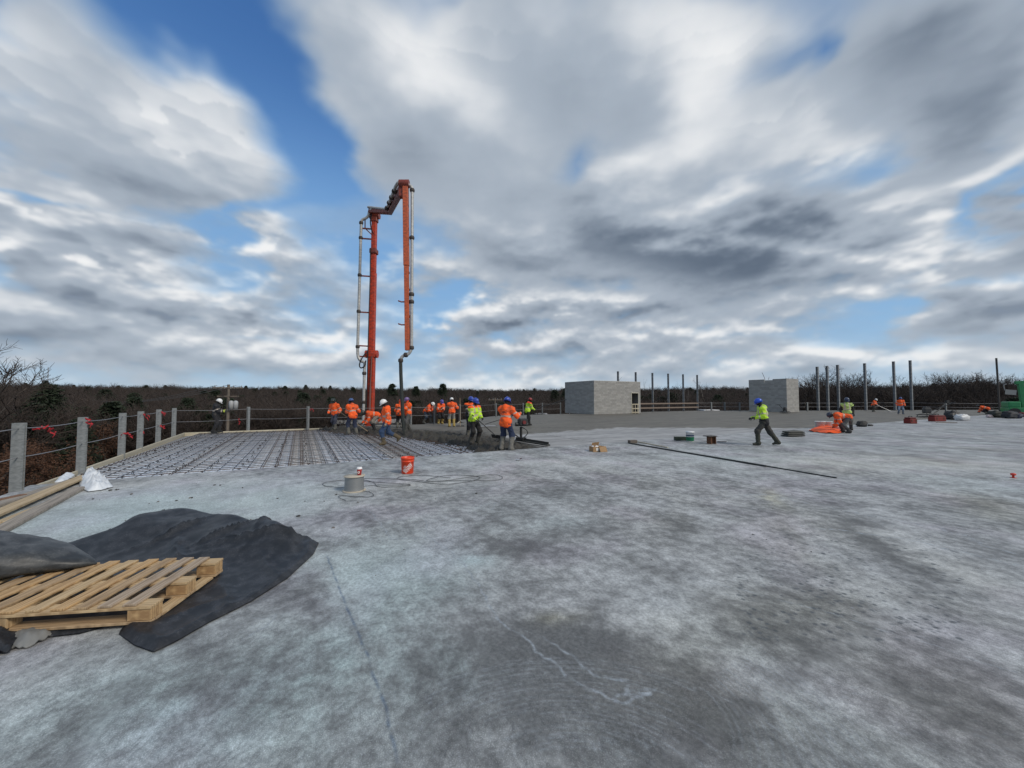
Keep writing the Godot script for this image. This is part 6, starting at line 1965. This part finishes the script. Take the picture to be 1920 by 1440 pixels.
	obj("bucket_body", st, plastic, bk)
	st = new_st()
	var hoop := []
	for k in 15:
		var a := PI * k / 14.0
		hoop.append(Vector3(cos(a) * 0.155, 0.335 - sin(a) * 0.12, -sin(a) * 0.10 - 0.02))
	tube(st, hoop, 0.003, 5)
	obj("handle", st, mat(0.4, 0.4, 0.4, 0.4, 0.8), bk)
	# the white print: a tilted square of lettering, bent round the bucket
	var font := SystemFont.new()
	font.font_names = PackedStringArray(["Droid Serif"])
	font.font_weight = 700
	var face := 0.04
	for line in [["THE", 0.030, -0.040, 0.072], ["HOME", 0.062, 0.0, 0.018], ["DEPOT", 0.050, 0.0, -0.036]]:
		var tm := TextMesh.new()
		tm.font = font
		tm.text = line[0]
		tm.font_size = 64
		tm.pixel_size = line[1] / 48.0
		tm.depth = 0.0
		tm.curve_step = 2.0
		var src := tm.get_mesh_arrays()
		var verts: PackedVector3Array = src[Mesh.ARRAY_VERTEX]
		var idx: PackedInt32Array = src[Mesh.ARRAY_INDEX]
		st = new_st()
		for i in idx:
			var p := verts[i]
			var q := Vector2(p.x + line[2], p.y + line[3] - 0.012).rotated(deg_to_rad(42.0))
			var y := 0.145 + q.y
			var rad := 0.1325 + 0.0378 * y + 0.0025
			var a := q.x / rad + face + 0.22
			st.add_vertex(Vector3(sin(a) * rad, y, cos(a) * rad))
		obj("lettering", st, mat(0.78, 0.76, 0.74, 0.5), bk)
	# open cardboard box
	at = on_level(1120, 846)
	var cb := thing("cardboard_box", "open brown cardboard box with loose flaps on the slab", "box", at, 0.35)
	var kraft := grain("kraft", Color(0.36, 0.23, 0.12), Color(0.28, 0.17, 0.085), Vector3(3, 3, 3), 0.85)
	for b in [[Vector3(0, 0.08, 0.12), Vector3(0.46, 0.16, 0.006)], [Vector3(0, 0.08, -0.12), Vector3(0.46, 0.16, 0.006)], [Vector3(-0.227, 0.08, 0), Vector3(0.006, 0.158, 0.234)], [Vector3(0.227, 0.08, 0), Vector3(0.006, 0.158, 0.234)], [Vector3(0, 0.004, 0), Vector3(0.444, 0.006, 0.23)]]:
		st = new_st()
		box(st, b[0], b[1])
		obj("side_panel", st, kraft, cb)
	for f in [[Vector3(0.10, 0.085, 0.19), Vector3(0.26, 0.005, 0.19), 1.05, 0.0], [Vector3(0.02, 0.21, -0.15), Vector3(0.30, 0.005, 0.13), -1.2, 0.15], [Vector3(-0.15, 0.17, 0.0), Vector3(0.12, 0.005, 0.2), 0.0, 0.6]]:
		st = new_st()
		box(st, f[0], f[1], Basis.from_euler(Vector3(f[2], 0, f[3])))
		obj("flap", st, kraft, cb)
	st = new_st()
	box(st, Vector3(-0.06, 0.08, 0.1245), Vector3(0.12, 0.09, 0.002))
	obj("paper_label", st, mat(0.7, 0.68, 0.64), cb)
	st = new_st()
	box(st, Vector3(-0.09, 0.13, 0.0), Vector3(0.2, 0.1, 0.16), Basis.from_euler(Vector3(0.2, 0.3, 0.1)), 0.02)
	obj("white_packing", st, mat(0.7, 0.7, 0.7), cb)
	# bits of hardware
	at = on_level(971, 864)
	var hw := thing("pipe_clamp", "small steel pipe clamp lying on the slab by the rebar edge", "clamp", at)
	st = new_st()
	tube(st, [Vector3(-0.06, 0.03, 0), Vector3(0.05, 0.03, 0.02)], 0.03, 8)
	obj("clamp_body", st, mat(0.6, 0.6, 0.6, 0.3, 0.8), hw)
	st = new_st()
	tube(st, [Vector3(0.03, 0.03, 0), Vector3(0.1, 0.07, 0.0)], 0.014, 6)
	obj("bolt", st, mat(0.10, 0.05, 0.05, 0.5, 0.5), hw)
	# straightedge, laths, offcuts by the joint
	var a := on_level(1180, 832)
	var b := on_level(1564, 897)
	st = new_st()
	beam(st, a + Vector3(0, 0.022, 0), a.lerp(b, 0.78) + Vector3(0, 0.022, 0), 0.055, 0.04, 0.004)
	beam(st, a.lerp(b, 0.74) + Vector3(0.05, 0.014, 0), b + Vector3(0.05, 0.014, 0), 0.03, 0.024, 0.003)
	tag(obj("straightedge", st, grain("edge_steel", Color(0.05, 0.055, 0.05), Color(0.025, 0.028, 0.025), Vector3(1, 1, 1), 0.55, 0.3)), "long dark screeding straightedge lying across the pale slab", "straightedge")
	st = new_st()
	beam(st, on_level(1196, 829) + Vector3(0, 0.02, 0), on_level(1252, 840) + Vector3(0, 0.02, 0), 0.04, 0.03)
	tag(obj("timber_lath", st, grain("form_timber", Color(), Color(), Vector3.ONE)), "thin timber lath lying beside the dark straightedge", "lath")
	st = new_st()
	box(st, on_level(1186, 831) + Vector3(0, 0.06, 0), Vector3(0.34, 0.12, 0.16), Basis(Vector3.UP, 0.4), 0.008)
	tag(obj("timber_offcut", st, mat(0.12, 0.10, 0.085, 0.9)), "dark timber offcut at the end of the straightedge", "offcut")
	# white and green pail with a dark box beside it
	at = on_level(1294, 828)
	var pl := thing("white_pail", "white pail with a green and blue band standing by the joint", "pail", at)
	st = new_st()
	lathe(st, [Vector2(0, 0), Vector2(0.14, 0), Vector2(0.155, 0.36), Vector2(0.165, 0.362), Vector2(0.165, 0.40), Vector2(0, 0.405)], 24)
	obj("pail_body", st, mat(0.74, 0.75, 0.75, 0.45), pl)
	st = new_st()
	lathe(st, [Vector2(0.1425, 0.035), Vector2(0.1495, 0.19)], 24)
	obj("green_band", st, mat(0.0, 0.13, 0.055, 0.5), pl)
	st = new_st()
	lathe(st, [Vector2(0.1525, 0.225), Vector2(0.1545, 0.27)], 24)
	obj("blue_band", st, mat(0.01, 0.035, 0.10, 0.5), pl)
	st = new_st()
	box(st, on_level(1277, 826) + Vector3(0, 0.075, -0.08), Vector3(0.46, 0.15, 0.2), Basis(Vector3.UP, -0.1), 0.01)
	tag(obj("tool_case", st, mat(0.018, 0.03, 0.018, 0.6)), "dark green tool case beside the white pail", "tool case")
	# rusty steel stub
	var sb := thing("steel_stub", "rusty steel stub of a column with a cap plate standing by the pail", "steel stub", on_level(1334, 832), 0.3)
	var rust := grain("rust", Color(0.20, 0.085, 0.035), Color(0.06, 0.035, 0.025), Vector3(3, 3, 3), 0.85)
	st = new_st()
	for s in [-1, 1]: box(st, Vector3(s * 0.11, 0.14, 0), Vector3(0.02, 0.28, 0.22))
	box(st, Vector3(0, 0.14, 0), Vector3(0.2, 0.278, 0.02))
	obj("stub_section", st, rust, sb)
	st = new_st()
	box(st, Vector3(-0.06, 0.295, 0), Vector3(0.40, 0.025, 0.3))
	obj("cap_plate", st, mat(0.06, 0.055, 0.05), sb)
	st = new_st()
	tube(st, [on_level(1345, 829) + Vector3(0, 0.02, 0), on_level(1362, 829) + Vector3(0, 0.02, 0)], 0.02, 6)
	tag(obj("steel_rod", st, mat(0.12, 0.12, 0.13, 0.5, 0.4)), "short steel rod lying beside the rusty stub", "rod")
	# folded dark mats
	var fm := thing("folded_mat", "pile of folded dark rubber mats behind the striding worker", "mat pile", on_level(1493, 819), 0.25)
	for k in 3:
		st = new_st()
		var w := 0.95 - k * 0.03
		tube(st, [Vector3(-w * 0.5, 0.05 + k * 0.085, 0.0), Vector3(-w * 0.3, 0.045 + k * 0.085, 0.03), Vector3(w * 0.3, 0.05 + k * 0.08, -0.02), Vector3(w * 0.5, 0.045 + k * 0.075, 0.02)], [0.03, 0.045, 0.045, 0.03], 8)
		box(st, Vector3(0.02 * k, 0.05 + k * 0.083, -0.2), Vector3(w * 0.9, 0.06, 0.42), Basis.from_euler(Vector3(0.04, 0.05 * k, 0.03)), 0.02)
		obj("mat_fold", st, mat(0.035 + k * 0.012, 0.036 + k * 0.012, 0.033 + k * 0.01, 0.7), fm)
	# orange tarpaulin, white pails, grey bag
	var out := []
	for p in [[1516, 809], [1530, 802], [1555, 801], [1580, 806], [1577, 813], [1550, 813]]: out.append(on_level(p[0], p[1]))
	var cr := fnl(1.5, 3, 83)
	cloth_sheet("orange_sheet", "bright orange sheet spread on the slab before the white pails", "sheet", out, func(q, rim): return 0.02 + minf(rim, 0.3) * 0.35 + 0.10 * absf(cr.get_noise_2d(q.x, q.y)), mat(0.85, 0.10, 0.012, 0.6), 0.09, 0.01)
	for p in [[1538, 803, 0.30, "white tub standing behind the orange sheet"], [1550, 803, 0.32, "larger white tub behind the orange sheet beside another tub"], [1571, 808, 0.30, "white pail under the hands of the bent worker"]]:
		pl = thing("white_tub", p[3], "tub", on_level(p[0], p[1]))
		st = new_st()
		lathe(st, [Vector2(0, 0), Vector2(p[2] * 0.72, 0), Vector2(p[2] * 0.82, 0.36), Vector2(p[2] * 0.88, 0.365), Vector2(p[2] * 0.88, 0.40), Vector2(p[2] * 0.78, 0.40), Vector2(p[2] * 0.70, 0.05), Vector2(0, 0.05)], 20)
		obj("tub_body", st, mat(0.62, 0.63, 0.63, 0.5), pl)
		st = new_st()
		var arc := []
		for k in 9: arc.append(Vector3(cos(PI * k / 8.0) * p[2] * 0.86, 0.36 - sin(PI * k / 8.0) * 0.1, sin(PI * k / 8.0) * p[2] * 0.9))
		tube(st, arc, 0.008, 5)
		obj("handle", st, mat(0.3, 0.3, 0.3, 0.4, 0.5), pl)
	var lump := func(called: String, label: String, category: String, where: Vector3, size: Vector3, m: Material, sd: int, turn := 0.0) -> void:
		var s2 := SurfaceTool.new()
		s2.begin(Mesh.PRIMITIVE_TRIANGLES)
		s2.set_smooth_group(0)
		var nn := fnl(1.8, 3, sd)
		var R := 14
		var C := 20
		for i in R + 1:
			for k in C:
				var th := PI * i / R
				var ph := TAU * k / C
				var d := Vector3(sin(th) * cos(ph), cos(th), sin(th) * sin(ph))
				var q := Vector3(signf(d.x) * pow(absf(d.x), 0.7), signf(d.y) * pow(absf(d.y), 0.7), signf(d.z) * pow(absf(d.z), 0.7)) * (0.85 + 0.45 * nn.get_noise_3dv(d))
				q = q * size * 0.5
				q.y = maxf(q.y + size.y * 0.42, 0.004)
				s2.add_vertex(q)
		for i in R:
			for k in C:
				var aa := i * C + k
				var bb := i * C + (k + 1) % C
				for q in [aa, bb, bb + C, aa, bb + C, aa + C]: s2.add_index(q)
		var oo := obj(called, s2, m, null, where)
		oo.rotation.y = turn
		tag(oo, label, category)
	lump.call("tool_bag", "dark grey tool bag on the slab behind the vest worker", "bag", on_level(1616, 800), Vector3(0.62, 0.42, 0.4), mat(0.045, 0.045, 0.045, 0.8), 91, 0.0)
	lump.call("power_drill", "black hand tool lying beside the dark grey tool bag", "tool", on_level(1632, 799), Vector3(0.42, 0.14, 0.2), mat(0.025, 0.025, 0.025, 0.5), 92, 0.3)
	lump.call("black_sack", "black sack of rubbish at the joint beside a white sack", "sack", on_level(1785, 787), Vector3(1.0, 0.85, 0.7), mat(0.02, 0.021, 0.024, 0.5), 93, 0.0)
	lump.call("white_sack", "white plastic sack slumped against the black sack", "sack", on_level(1803, 788.5), Vector3(1.0, 0.55, 0.7), mat(0.65, 0.66, 0.66, 0.5), 94, 0.0)
	lump.call("tool_sack", "dark holdall of tools before the kneeling worker", "bag", on_level(1867, 783), Vector3(1.0, 0.7, 0.8), mat(0.03, 0.035, 0.03, 0.8), 95, 0.0)
	lump.call("holdall", "black holdall with pale straps before the green lift", "bag", on_level(1893, 784.5), Vector3(1.3, 0.75, 0.8), mat(0.022, 0.024, 0.03, 0.7), 96, 0.2)
	lump.call("duffel_bag", "blue-black duffel bag beside the strapped holdall", "bag", on_level(1906, 784.5), Vector3(0.8, 0.5, 0.7), mat(0.02, 0.025, 0.05, 0.7), 97, 0.2)
	lump.call("red_pack", "dark red pack lying under the green lift", "bag", on_level(1920, 782), Vector3(0.9, 0.5, 0.6), mat(0.12, 0.02, 0.02, 0.7), 98, 0.2)
	lump.call("foam_roll", "pale pink roll lying among the tool bags", "roll", on_level(1856, 783), Vector3(0.7, 0.3, 0.4), mat(0.5, 0.42, 0.42, 0.7), 99, 0.2)
	# red tool boxes
	for p in [[1707, 794, 0.62, 0.45, "red steel tool box standing at the joint"], [1757, 790, 1.15, 0.5, "long orange-red tool chest at the joint near the black sack"]]:
		var tb := thing("tool_box", p[4], "tool box", on_level(p[0], p[1]), 0.2)
		st = new_st()
		box(st, Vector3(0, p[3] * 0.36, 0), Vector3(p[2], p[3] * 0.72, 0.42), Basis(), 0.03)
		obj("box_body", st, mat(0.15, 0.013, 0.009, 0.7), tb)
		st = new_st()
		box(st, Vector3(0, p[3] * 0.83, 0), Vector3(p[2] * 0.94, p[3] * 0.2, 0.38), Basis(), 0.04)
		obj("lid", st, mat(0.10, 0.010, 0.009, 0.7), tb)
		st = new_st()
		tube(st, rounded([Vector3(-0.16, p[3] * 0.92, 0), Vector3(-0.16, p[3] * 1.1, 0), Vector3(0.16, p[3] * 1.1, 0), Vector3(0.16, p[3] * 0.92, 0)]), 0.022, 6)
		obj("handle", st, mat(0.03, 0.03, 0.03), tb)
		for s in [-1, 1]:
			st = new_st()
			box(st, Vector3(s * p[2] * 0.3, p[3] * 0.45, 0.215), Vector3(0.07, 0.16, 0.02))
			obj("latch", st, mat(0.05, 0.03, 0.02), tb)
	st = new_st()
	box(st, on_level(1775, 793) + Vector3(0, 0.02, 0), Vector3(1.4, 0.04, 0.1))
	tag(obj("timber_batten", st, mat(0.14, 0.11, 0.09)), "thin timber batten lying before the long tool chest", "batten")
	# red rebar cap
	var rc := thing("rebar_marker", "small red safety cap standing alone on the open slab", "rebar marker", on_level(1900, 896))
	st = new_st()
	lathe(st, [Vector2(0, 0), Vector2(0.018, 0), Vector2(0.018, 0.05), Vector2(0.04, 0.06), Vector2(0.045, 0.085), Vector2(0.03, 0.10), Vector2(0, 0.105)], 14)
	obj("cap_body", st, mat(0.6, 0.05, 0.03, 0.5), rc)
	st = new_st()
	lathe(st, [Vector2(0, 0), Vector2(0.05, 0), Vector2(0.05, 0.008), Vector2(0, 0.009)], 14)
	obj("cap_foot", st, mat(0.45, 0.04, 0.025, 0.5), rc)
	# crumbs of mortar and stones
	var r := RandomNumberGenerator.new()
	r.seed = 44
	var stones := []
	for k in 4:
		st = new_st()
		var nn := fnl(0.9, 2, 300 + k)
		var rr := 5
		for i in rr:
			for q in 7:
				var f := func(ii: int, qq: int) -> Vector3:
					var th := PI * ii / rr
					var ph := TAU * (qq % 7) / 7.0
					var d := Vector3(sin(th) * cos(ph), cos(th) * 0.6 + 0.4, sin(th) * sin(ph))
					return d * (0.8 + 0.5 * nn.get_noise_3dv(d * 2.0))
				quad(st, f.call(i, q), f.call(i, q + 1), f.call(i + 1, q + 1), f.call(i + 1, q))
		stones.append(done(st))
	var spots := []
	for p in [[174, 936], [246, 927], [296, 941], [307, 957], [343, 955], [360, 934], [331, 939], [213, 996], [205, 994], [572, 940], [630, 928], [608, 940], [625, 990], [671, 942], [893, 926], [222, 918], [207, 920], [218, 919], [402, 910], [413, 910], [470, 975], [520, 935], [356, 934], [455, 915], [440, 1000], [560, 968]]: spots.append([p[0], p[1], r.randf_range(0.012, 0.026)])
	for k in 60: spots.append([r.randf_range(40, 1900), r.randf_range(850, 1080), r.randf_range(0.004, 0.010)])
	for p in spots:
		var o := put("mortar_crumb", stones[r.randi() % 4], mat(0.06, 0.06, 0.058, 0.95) if r.randf() < 0.7 else mat(0.16, 0.15, 0.14, 0.95), null, on_level(p[0], p[1], 0.001))
		o.scale = Vector3(p[2] * r.randf_range(0.9, 1.8), p[2], p[2] * r.randf_range(0.8, 1.3))
		o.rotation.y = r.randf() * TAU
		tag(o, "dark crumb of mortar lying loose on the pale slab", "crumb", "mortar crumbs on the slab")
func build_machines() -> void:
	var dark := mat(0.028, 0.028, 0.028, 0.5, 0.3)
	# vibrating screed worked beside the joint
	var e0 := on_level(968, 829)
	var e1 := on_level(1029, 838)
	var root := thing("vibrating_screed", "motor screed with a long blade levelling the wet concrete at the joint", "screed", e0)
	var l := e1 - e0
	var st := new_st()
	beam(st, Vector3(0, 0.09, 0), l + Vector3(0, 0.06, 0), 0.16, 0.05, 0.008)
	beam(st, Vector3(0, 0.15, -0.06), l + Vector3(0, 0.12, -0.06), 0.02, 0.09)
	obj("screed_blade", st, mat(0.055, 0.055, 0.05, 0.6, 0.4), root)
	var mid := l * 0.16
	st = new_st()
	box(st, mid + Vector3(0, 0.16, 0), Vector3(0.34, 0.1, 0.26), Basis(Vector3.UP, -0.6), 0.01)
	tube(st, [mid + Vector3(0, 0.18, 0), mid + Vector3(0, 0.62, 0)], 0.05, 8)
	obj("drive_shaft", st, dark, root)
	st = new_st()
	box(st, mid + Vector3(0.06, 0.80, 0), Vector3(0.34, 0.30, 0.30), Basis(Vector3.UP, 0.3), 0.04)
	tube(st, [mid + Vector3(-0.1, 0.72, 0.05), mid + Vector3(-0.22, 0.72, 0.08)], 0.08, 10)
	obj("engine", st, mat(0.03, 0.03, 0.03, 0.5), root)
	st = new_st()
	tube(st, [mid + Vector3(0.10, 0.80, 0.10), mid + Vector3(0.13, 0.80, 0.19)], 0.07, 12)
	obj("starter_cover", st, mat(0.16, 0.02, 0.02, 0.5), root)
	for s in [-1, 1]:
		st = new_st()
		tube(st, rounded([mid + Vector3(-0.06, 0.2, 0.1 * s), mid + Vector3(-0.42, 0.42, 0.15 * s), mid + Vector3(-0.62, 1.02, 0.2 * s), mid + Vector3(-0.46, 1.12, 0.22 * s)]), 0.016, 6)
		obj("handlebar", st, dark, root)
	st = new_st()
	tube(st, rounded([mid + Vector3(0.0, 0.62, 0), mid + Vector3(0.22, 0.5, 0), mid + Vector3(0.28, 0.36, 0), mid + Vector3(0.1, 0.2, 0)]), 0.018, 6)
	tube(st, rounded([mid + Vector3(-0.02, 0.9, 0), mid + Vector3(-0.2, 1.05, 0.0), mid + Vector3(-0.42, 1.1, 0.1)]), 0.014, 6)
	obj("brace", st, dark, root)
	# power trowels
	for p in [[1472, 775, -150.0, "black walk-behind power trowel parked in front of the notched block shaft", 1.0], [1738, 783, -20.0, "black walk-behind power trowel parked near the red tool boxes", 1.35]]:
		var tr := thing("power_trowel", p[3], "power trowel", on_level(p[0], p[1]), deg_to_rad(p[2]))
		tr.scale = Vector3.ONE * p[4]
		for q in 2:
			st = new_st()
			var ring := []
			for k in 25: ring.append(Vector3(cos(TAU * k / 24.0) * 0.5, 0.06 + 0.13 * q, sin(TAU * k / 24.0) * 0.5))
			tube(st, ring, 0.018, 6, false)
			obj("guard_ring", st, dark, tr)
		for k in 6:
			st = new_st()
			var d := Vector3(cos(TAU * k / 6.0), 0, sin(TAU * k / 6.0))
			tube(st, [d * 0.5 + Vector3(0, 0.06, 0), d * 0.5 + Vector3(0, 0.19, 0), d * 0.1 + Vector3(0, 0.3, 0)], 0.014, 5)
			obj("guard_spoke", st, dark, tr)
		for k in 4:
			st = new_st()
			box(st, Basis(Vector3.UP, PI * 0.5 * k) * Vector3(0.25, 0.02, 0), Vector3(0.34, 0.006, 0.13), Basis(Vector3.UP, PI * 0.5 * k) * Basis(Vector3.RIGHT, 0.1))
			obj("trowel_blade", st, mat(0.3, 0.3, 0.3, 0.4, 0.7), tr)
		st = new_st()
		box(st, Vector3(0, 0.46, 0), Vector3(0.36, 0.32, 0.34), Basis(), 0.04)
		box(st, Vector3(0, 0.66, 0), Vector3(0.28, 0.1, 0.24), Basis(), 0.03)
		obj("engine", st, mat(0.035, 0.035, 0.035, 0.5), tr)
		st = new_st()
		tube(st, [Vector3(0.05, 0.36, 0), Vector3(0.6, 0.62, 0), Vector3(1.35, 1.0, 0)], 0.024, 6)
		tube(st, [Vector3(1.35, 1.0, -0.24), Vector3(1.32, 1.0, 0), Vector3(1.35, 1.0, 0.24)], 0.022, 6)
		obj("handle", st, dark, tr)
	# second handle leaning near the far trowel
	st = new_st()
	var h := on_level(1745, 781)
	tube(st, [h + Vector3(0, 0.05, 0), h + Vector3(1.0, 0.6, -0.2), h + Vector3(1.9, 1.35, -0.3)], 0.05, 6)
	box(st, h + Vector3(1.95, 1.4, -0.3), Vector3(0.25, 0.3, 0.2))
	tag(obj("lifting_handle", st, dark), "dark tilted handle rising from the trowel near the red tool boxes", "handle bar")
	# green boom lift
	var lift := thing("boom_lift", "green personnel lift with stacked booms at the deck's far side", "boom lift", on_level(1917, 779), -0.5)
	var green := grain("lift_green", Color(0.02, 0.22, 0.075), Color(0.015, 0.15, 0.055), Vector3(1, 1, 1), 0.4)
	st = new_st()
	box(st, Vector3(0, 0.55, 0), Vector3(2.4, 0.5, 1.5), Basis(), 0.06)
	obj("chassis", st, green, lift)
	for x in [-0.85, 0.85]:
		for s in [-0.75, 0.75]:
			st = new_st()
			tube(st, [Vector3(x, 0.38, s - 0.14), Vector3(x, 0.38, s + 0.14)], 0.38, 14)
			obj("wheel", st, mat(0.02, 0.02, 0.02, 0.8), lift)
	st = new_st()
	box(st, Vector3(-0.75, 1.1, 0), Vector3(0.85, 0.6, 1.3), Basis(), 0.08)
	obj("engine_cover", st, green, lift)
	st = new_st()
	beam(st, Vector3(0.1, 0.8, 0), Vector3(-0.05, 3.2, 0), 0.32, 0.34, 0.03)
	beam(st, Vector3(0.45, 0.9, 0), Vector3(0.35, 3.0, 0), 0.26, 0.28, 0.03)
	obj("boom_arm", st, green, lift)
	st = new_st()
	beam(st, Vector3(-0.4, 3.3, 0), Vector3(2.0, 3.45, 0), 0.3, 0.34, 0.03)
	obj("upper_boom", st, green, lift)
	st = new_st()
	box(st, Vector3(-0.75, 2.35, 0.1), Vector3(0.75, 0.5, 0.04), Basis(Vector3.BACK, -0.12))
	obj("control_panel", st, mat(0.25, 0.25, 0.24), lift)
	st = new_st()
	tube(st, rounded([Vector3(-1.1, 2.55, 0), Vector3(-1.2, 3.1, 0), Vector3(-0.95, 3.2, 0)]), 0.045, 6)
	obj("rail", st, mat(0.2, 0.2, 0.2), lift)
	st = new_st()
	tube(st, [on_level(1916, 775) + Vector3(0, 0, -2), on_level(1914, 775) + Vector3(0, 6.6, -2)], 0.09, 8)
	tag(obj("timber_mast", st, mat(0.05, 0.045, 0.042)), "dark timber mast standing behind the green lift", "mast")

func _ready() -> void:
	rng.seed = 7
	# camera, sky, sun, exposure
	var cam := Camera3D.new()
	cam.name = "camera"
	add_child(cam)
	cam.position = Vector3(0, EYE, 0)
	cam.rotation.x = PITCH
	cam.fov = rad_to_deg(2.0 * atan(720.0 / FOCAL))
	cam.near = 0.05
	cam.far = 4000.0
	cam.current = true
	var env := Environment.new()
	env.background_mode = Environment.BG_SKY
	env.tonemap_mode = Environment.TONE_MAPPER_LINEAR
	env.sdfgi_enabled = true
	env.ssao_enabled = true
	env.ssil_enabled = true
	var sky := Sky.new()
	var pano := PanoramaSkyMaterial.new()
	pano.panorama = make_sky()
	sky.sky_material = pano
	env.sky = sky
	env.background_energy_multiplier = 0.72
	env.tonemap_exposure = 1.42
	var we := WorldEnvironment.new()
	we.environment = env
	add_child(we)
	var sun := DirectionalLight3D.new()
	sun.name = "sun"
	sun.light_energy = 0.5
	sun.light_angular_distance = 14.0
	sun.light_color = Color(1.0, 0.96, 0.9)
	sun.shadow_enabled = true
	add_child(sun)
	sun.look_at_from_position(Vector3(7.5, 8, 5.5), Vector3.ZERO)
	print("sky ", Time.get_ticks_msec())
	build_slab()
	print("slab ", Time.get_ticks_msec())
	build_deck()
	build_guard()
	build_towers()
	build_boom()
	print("deck ", Time.get_ticks_msec())
	build_land()
	build_woods()
	build_far()
	print("land ", Time.get_ticks_msec())
	build_people()
	print("people ", Time.get_ticks_msec())
	pallet()
	build_tarp()
	build_lumber()
	build_small()
	build_machines()
	print("props ", Time.get_ticks_msec())
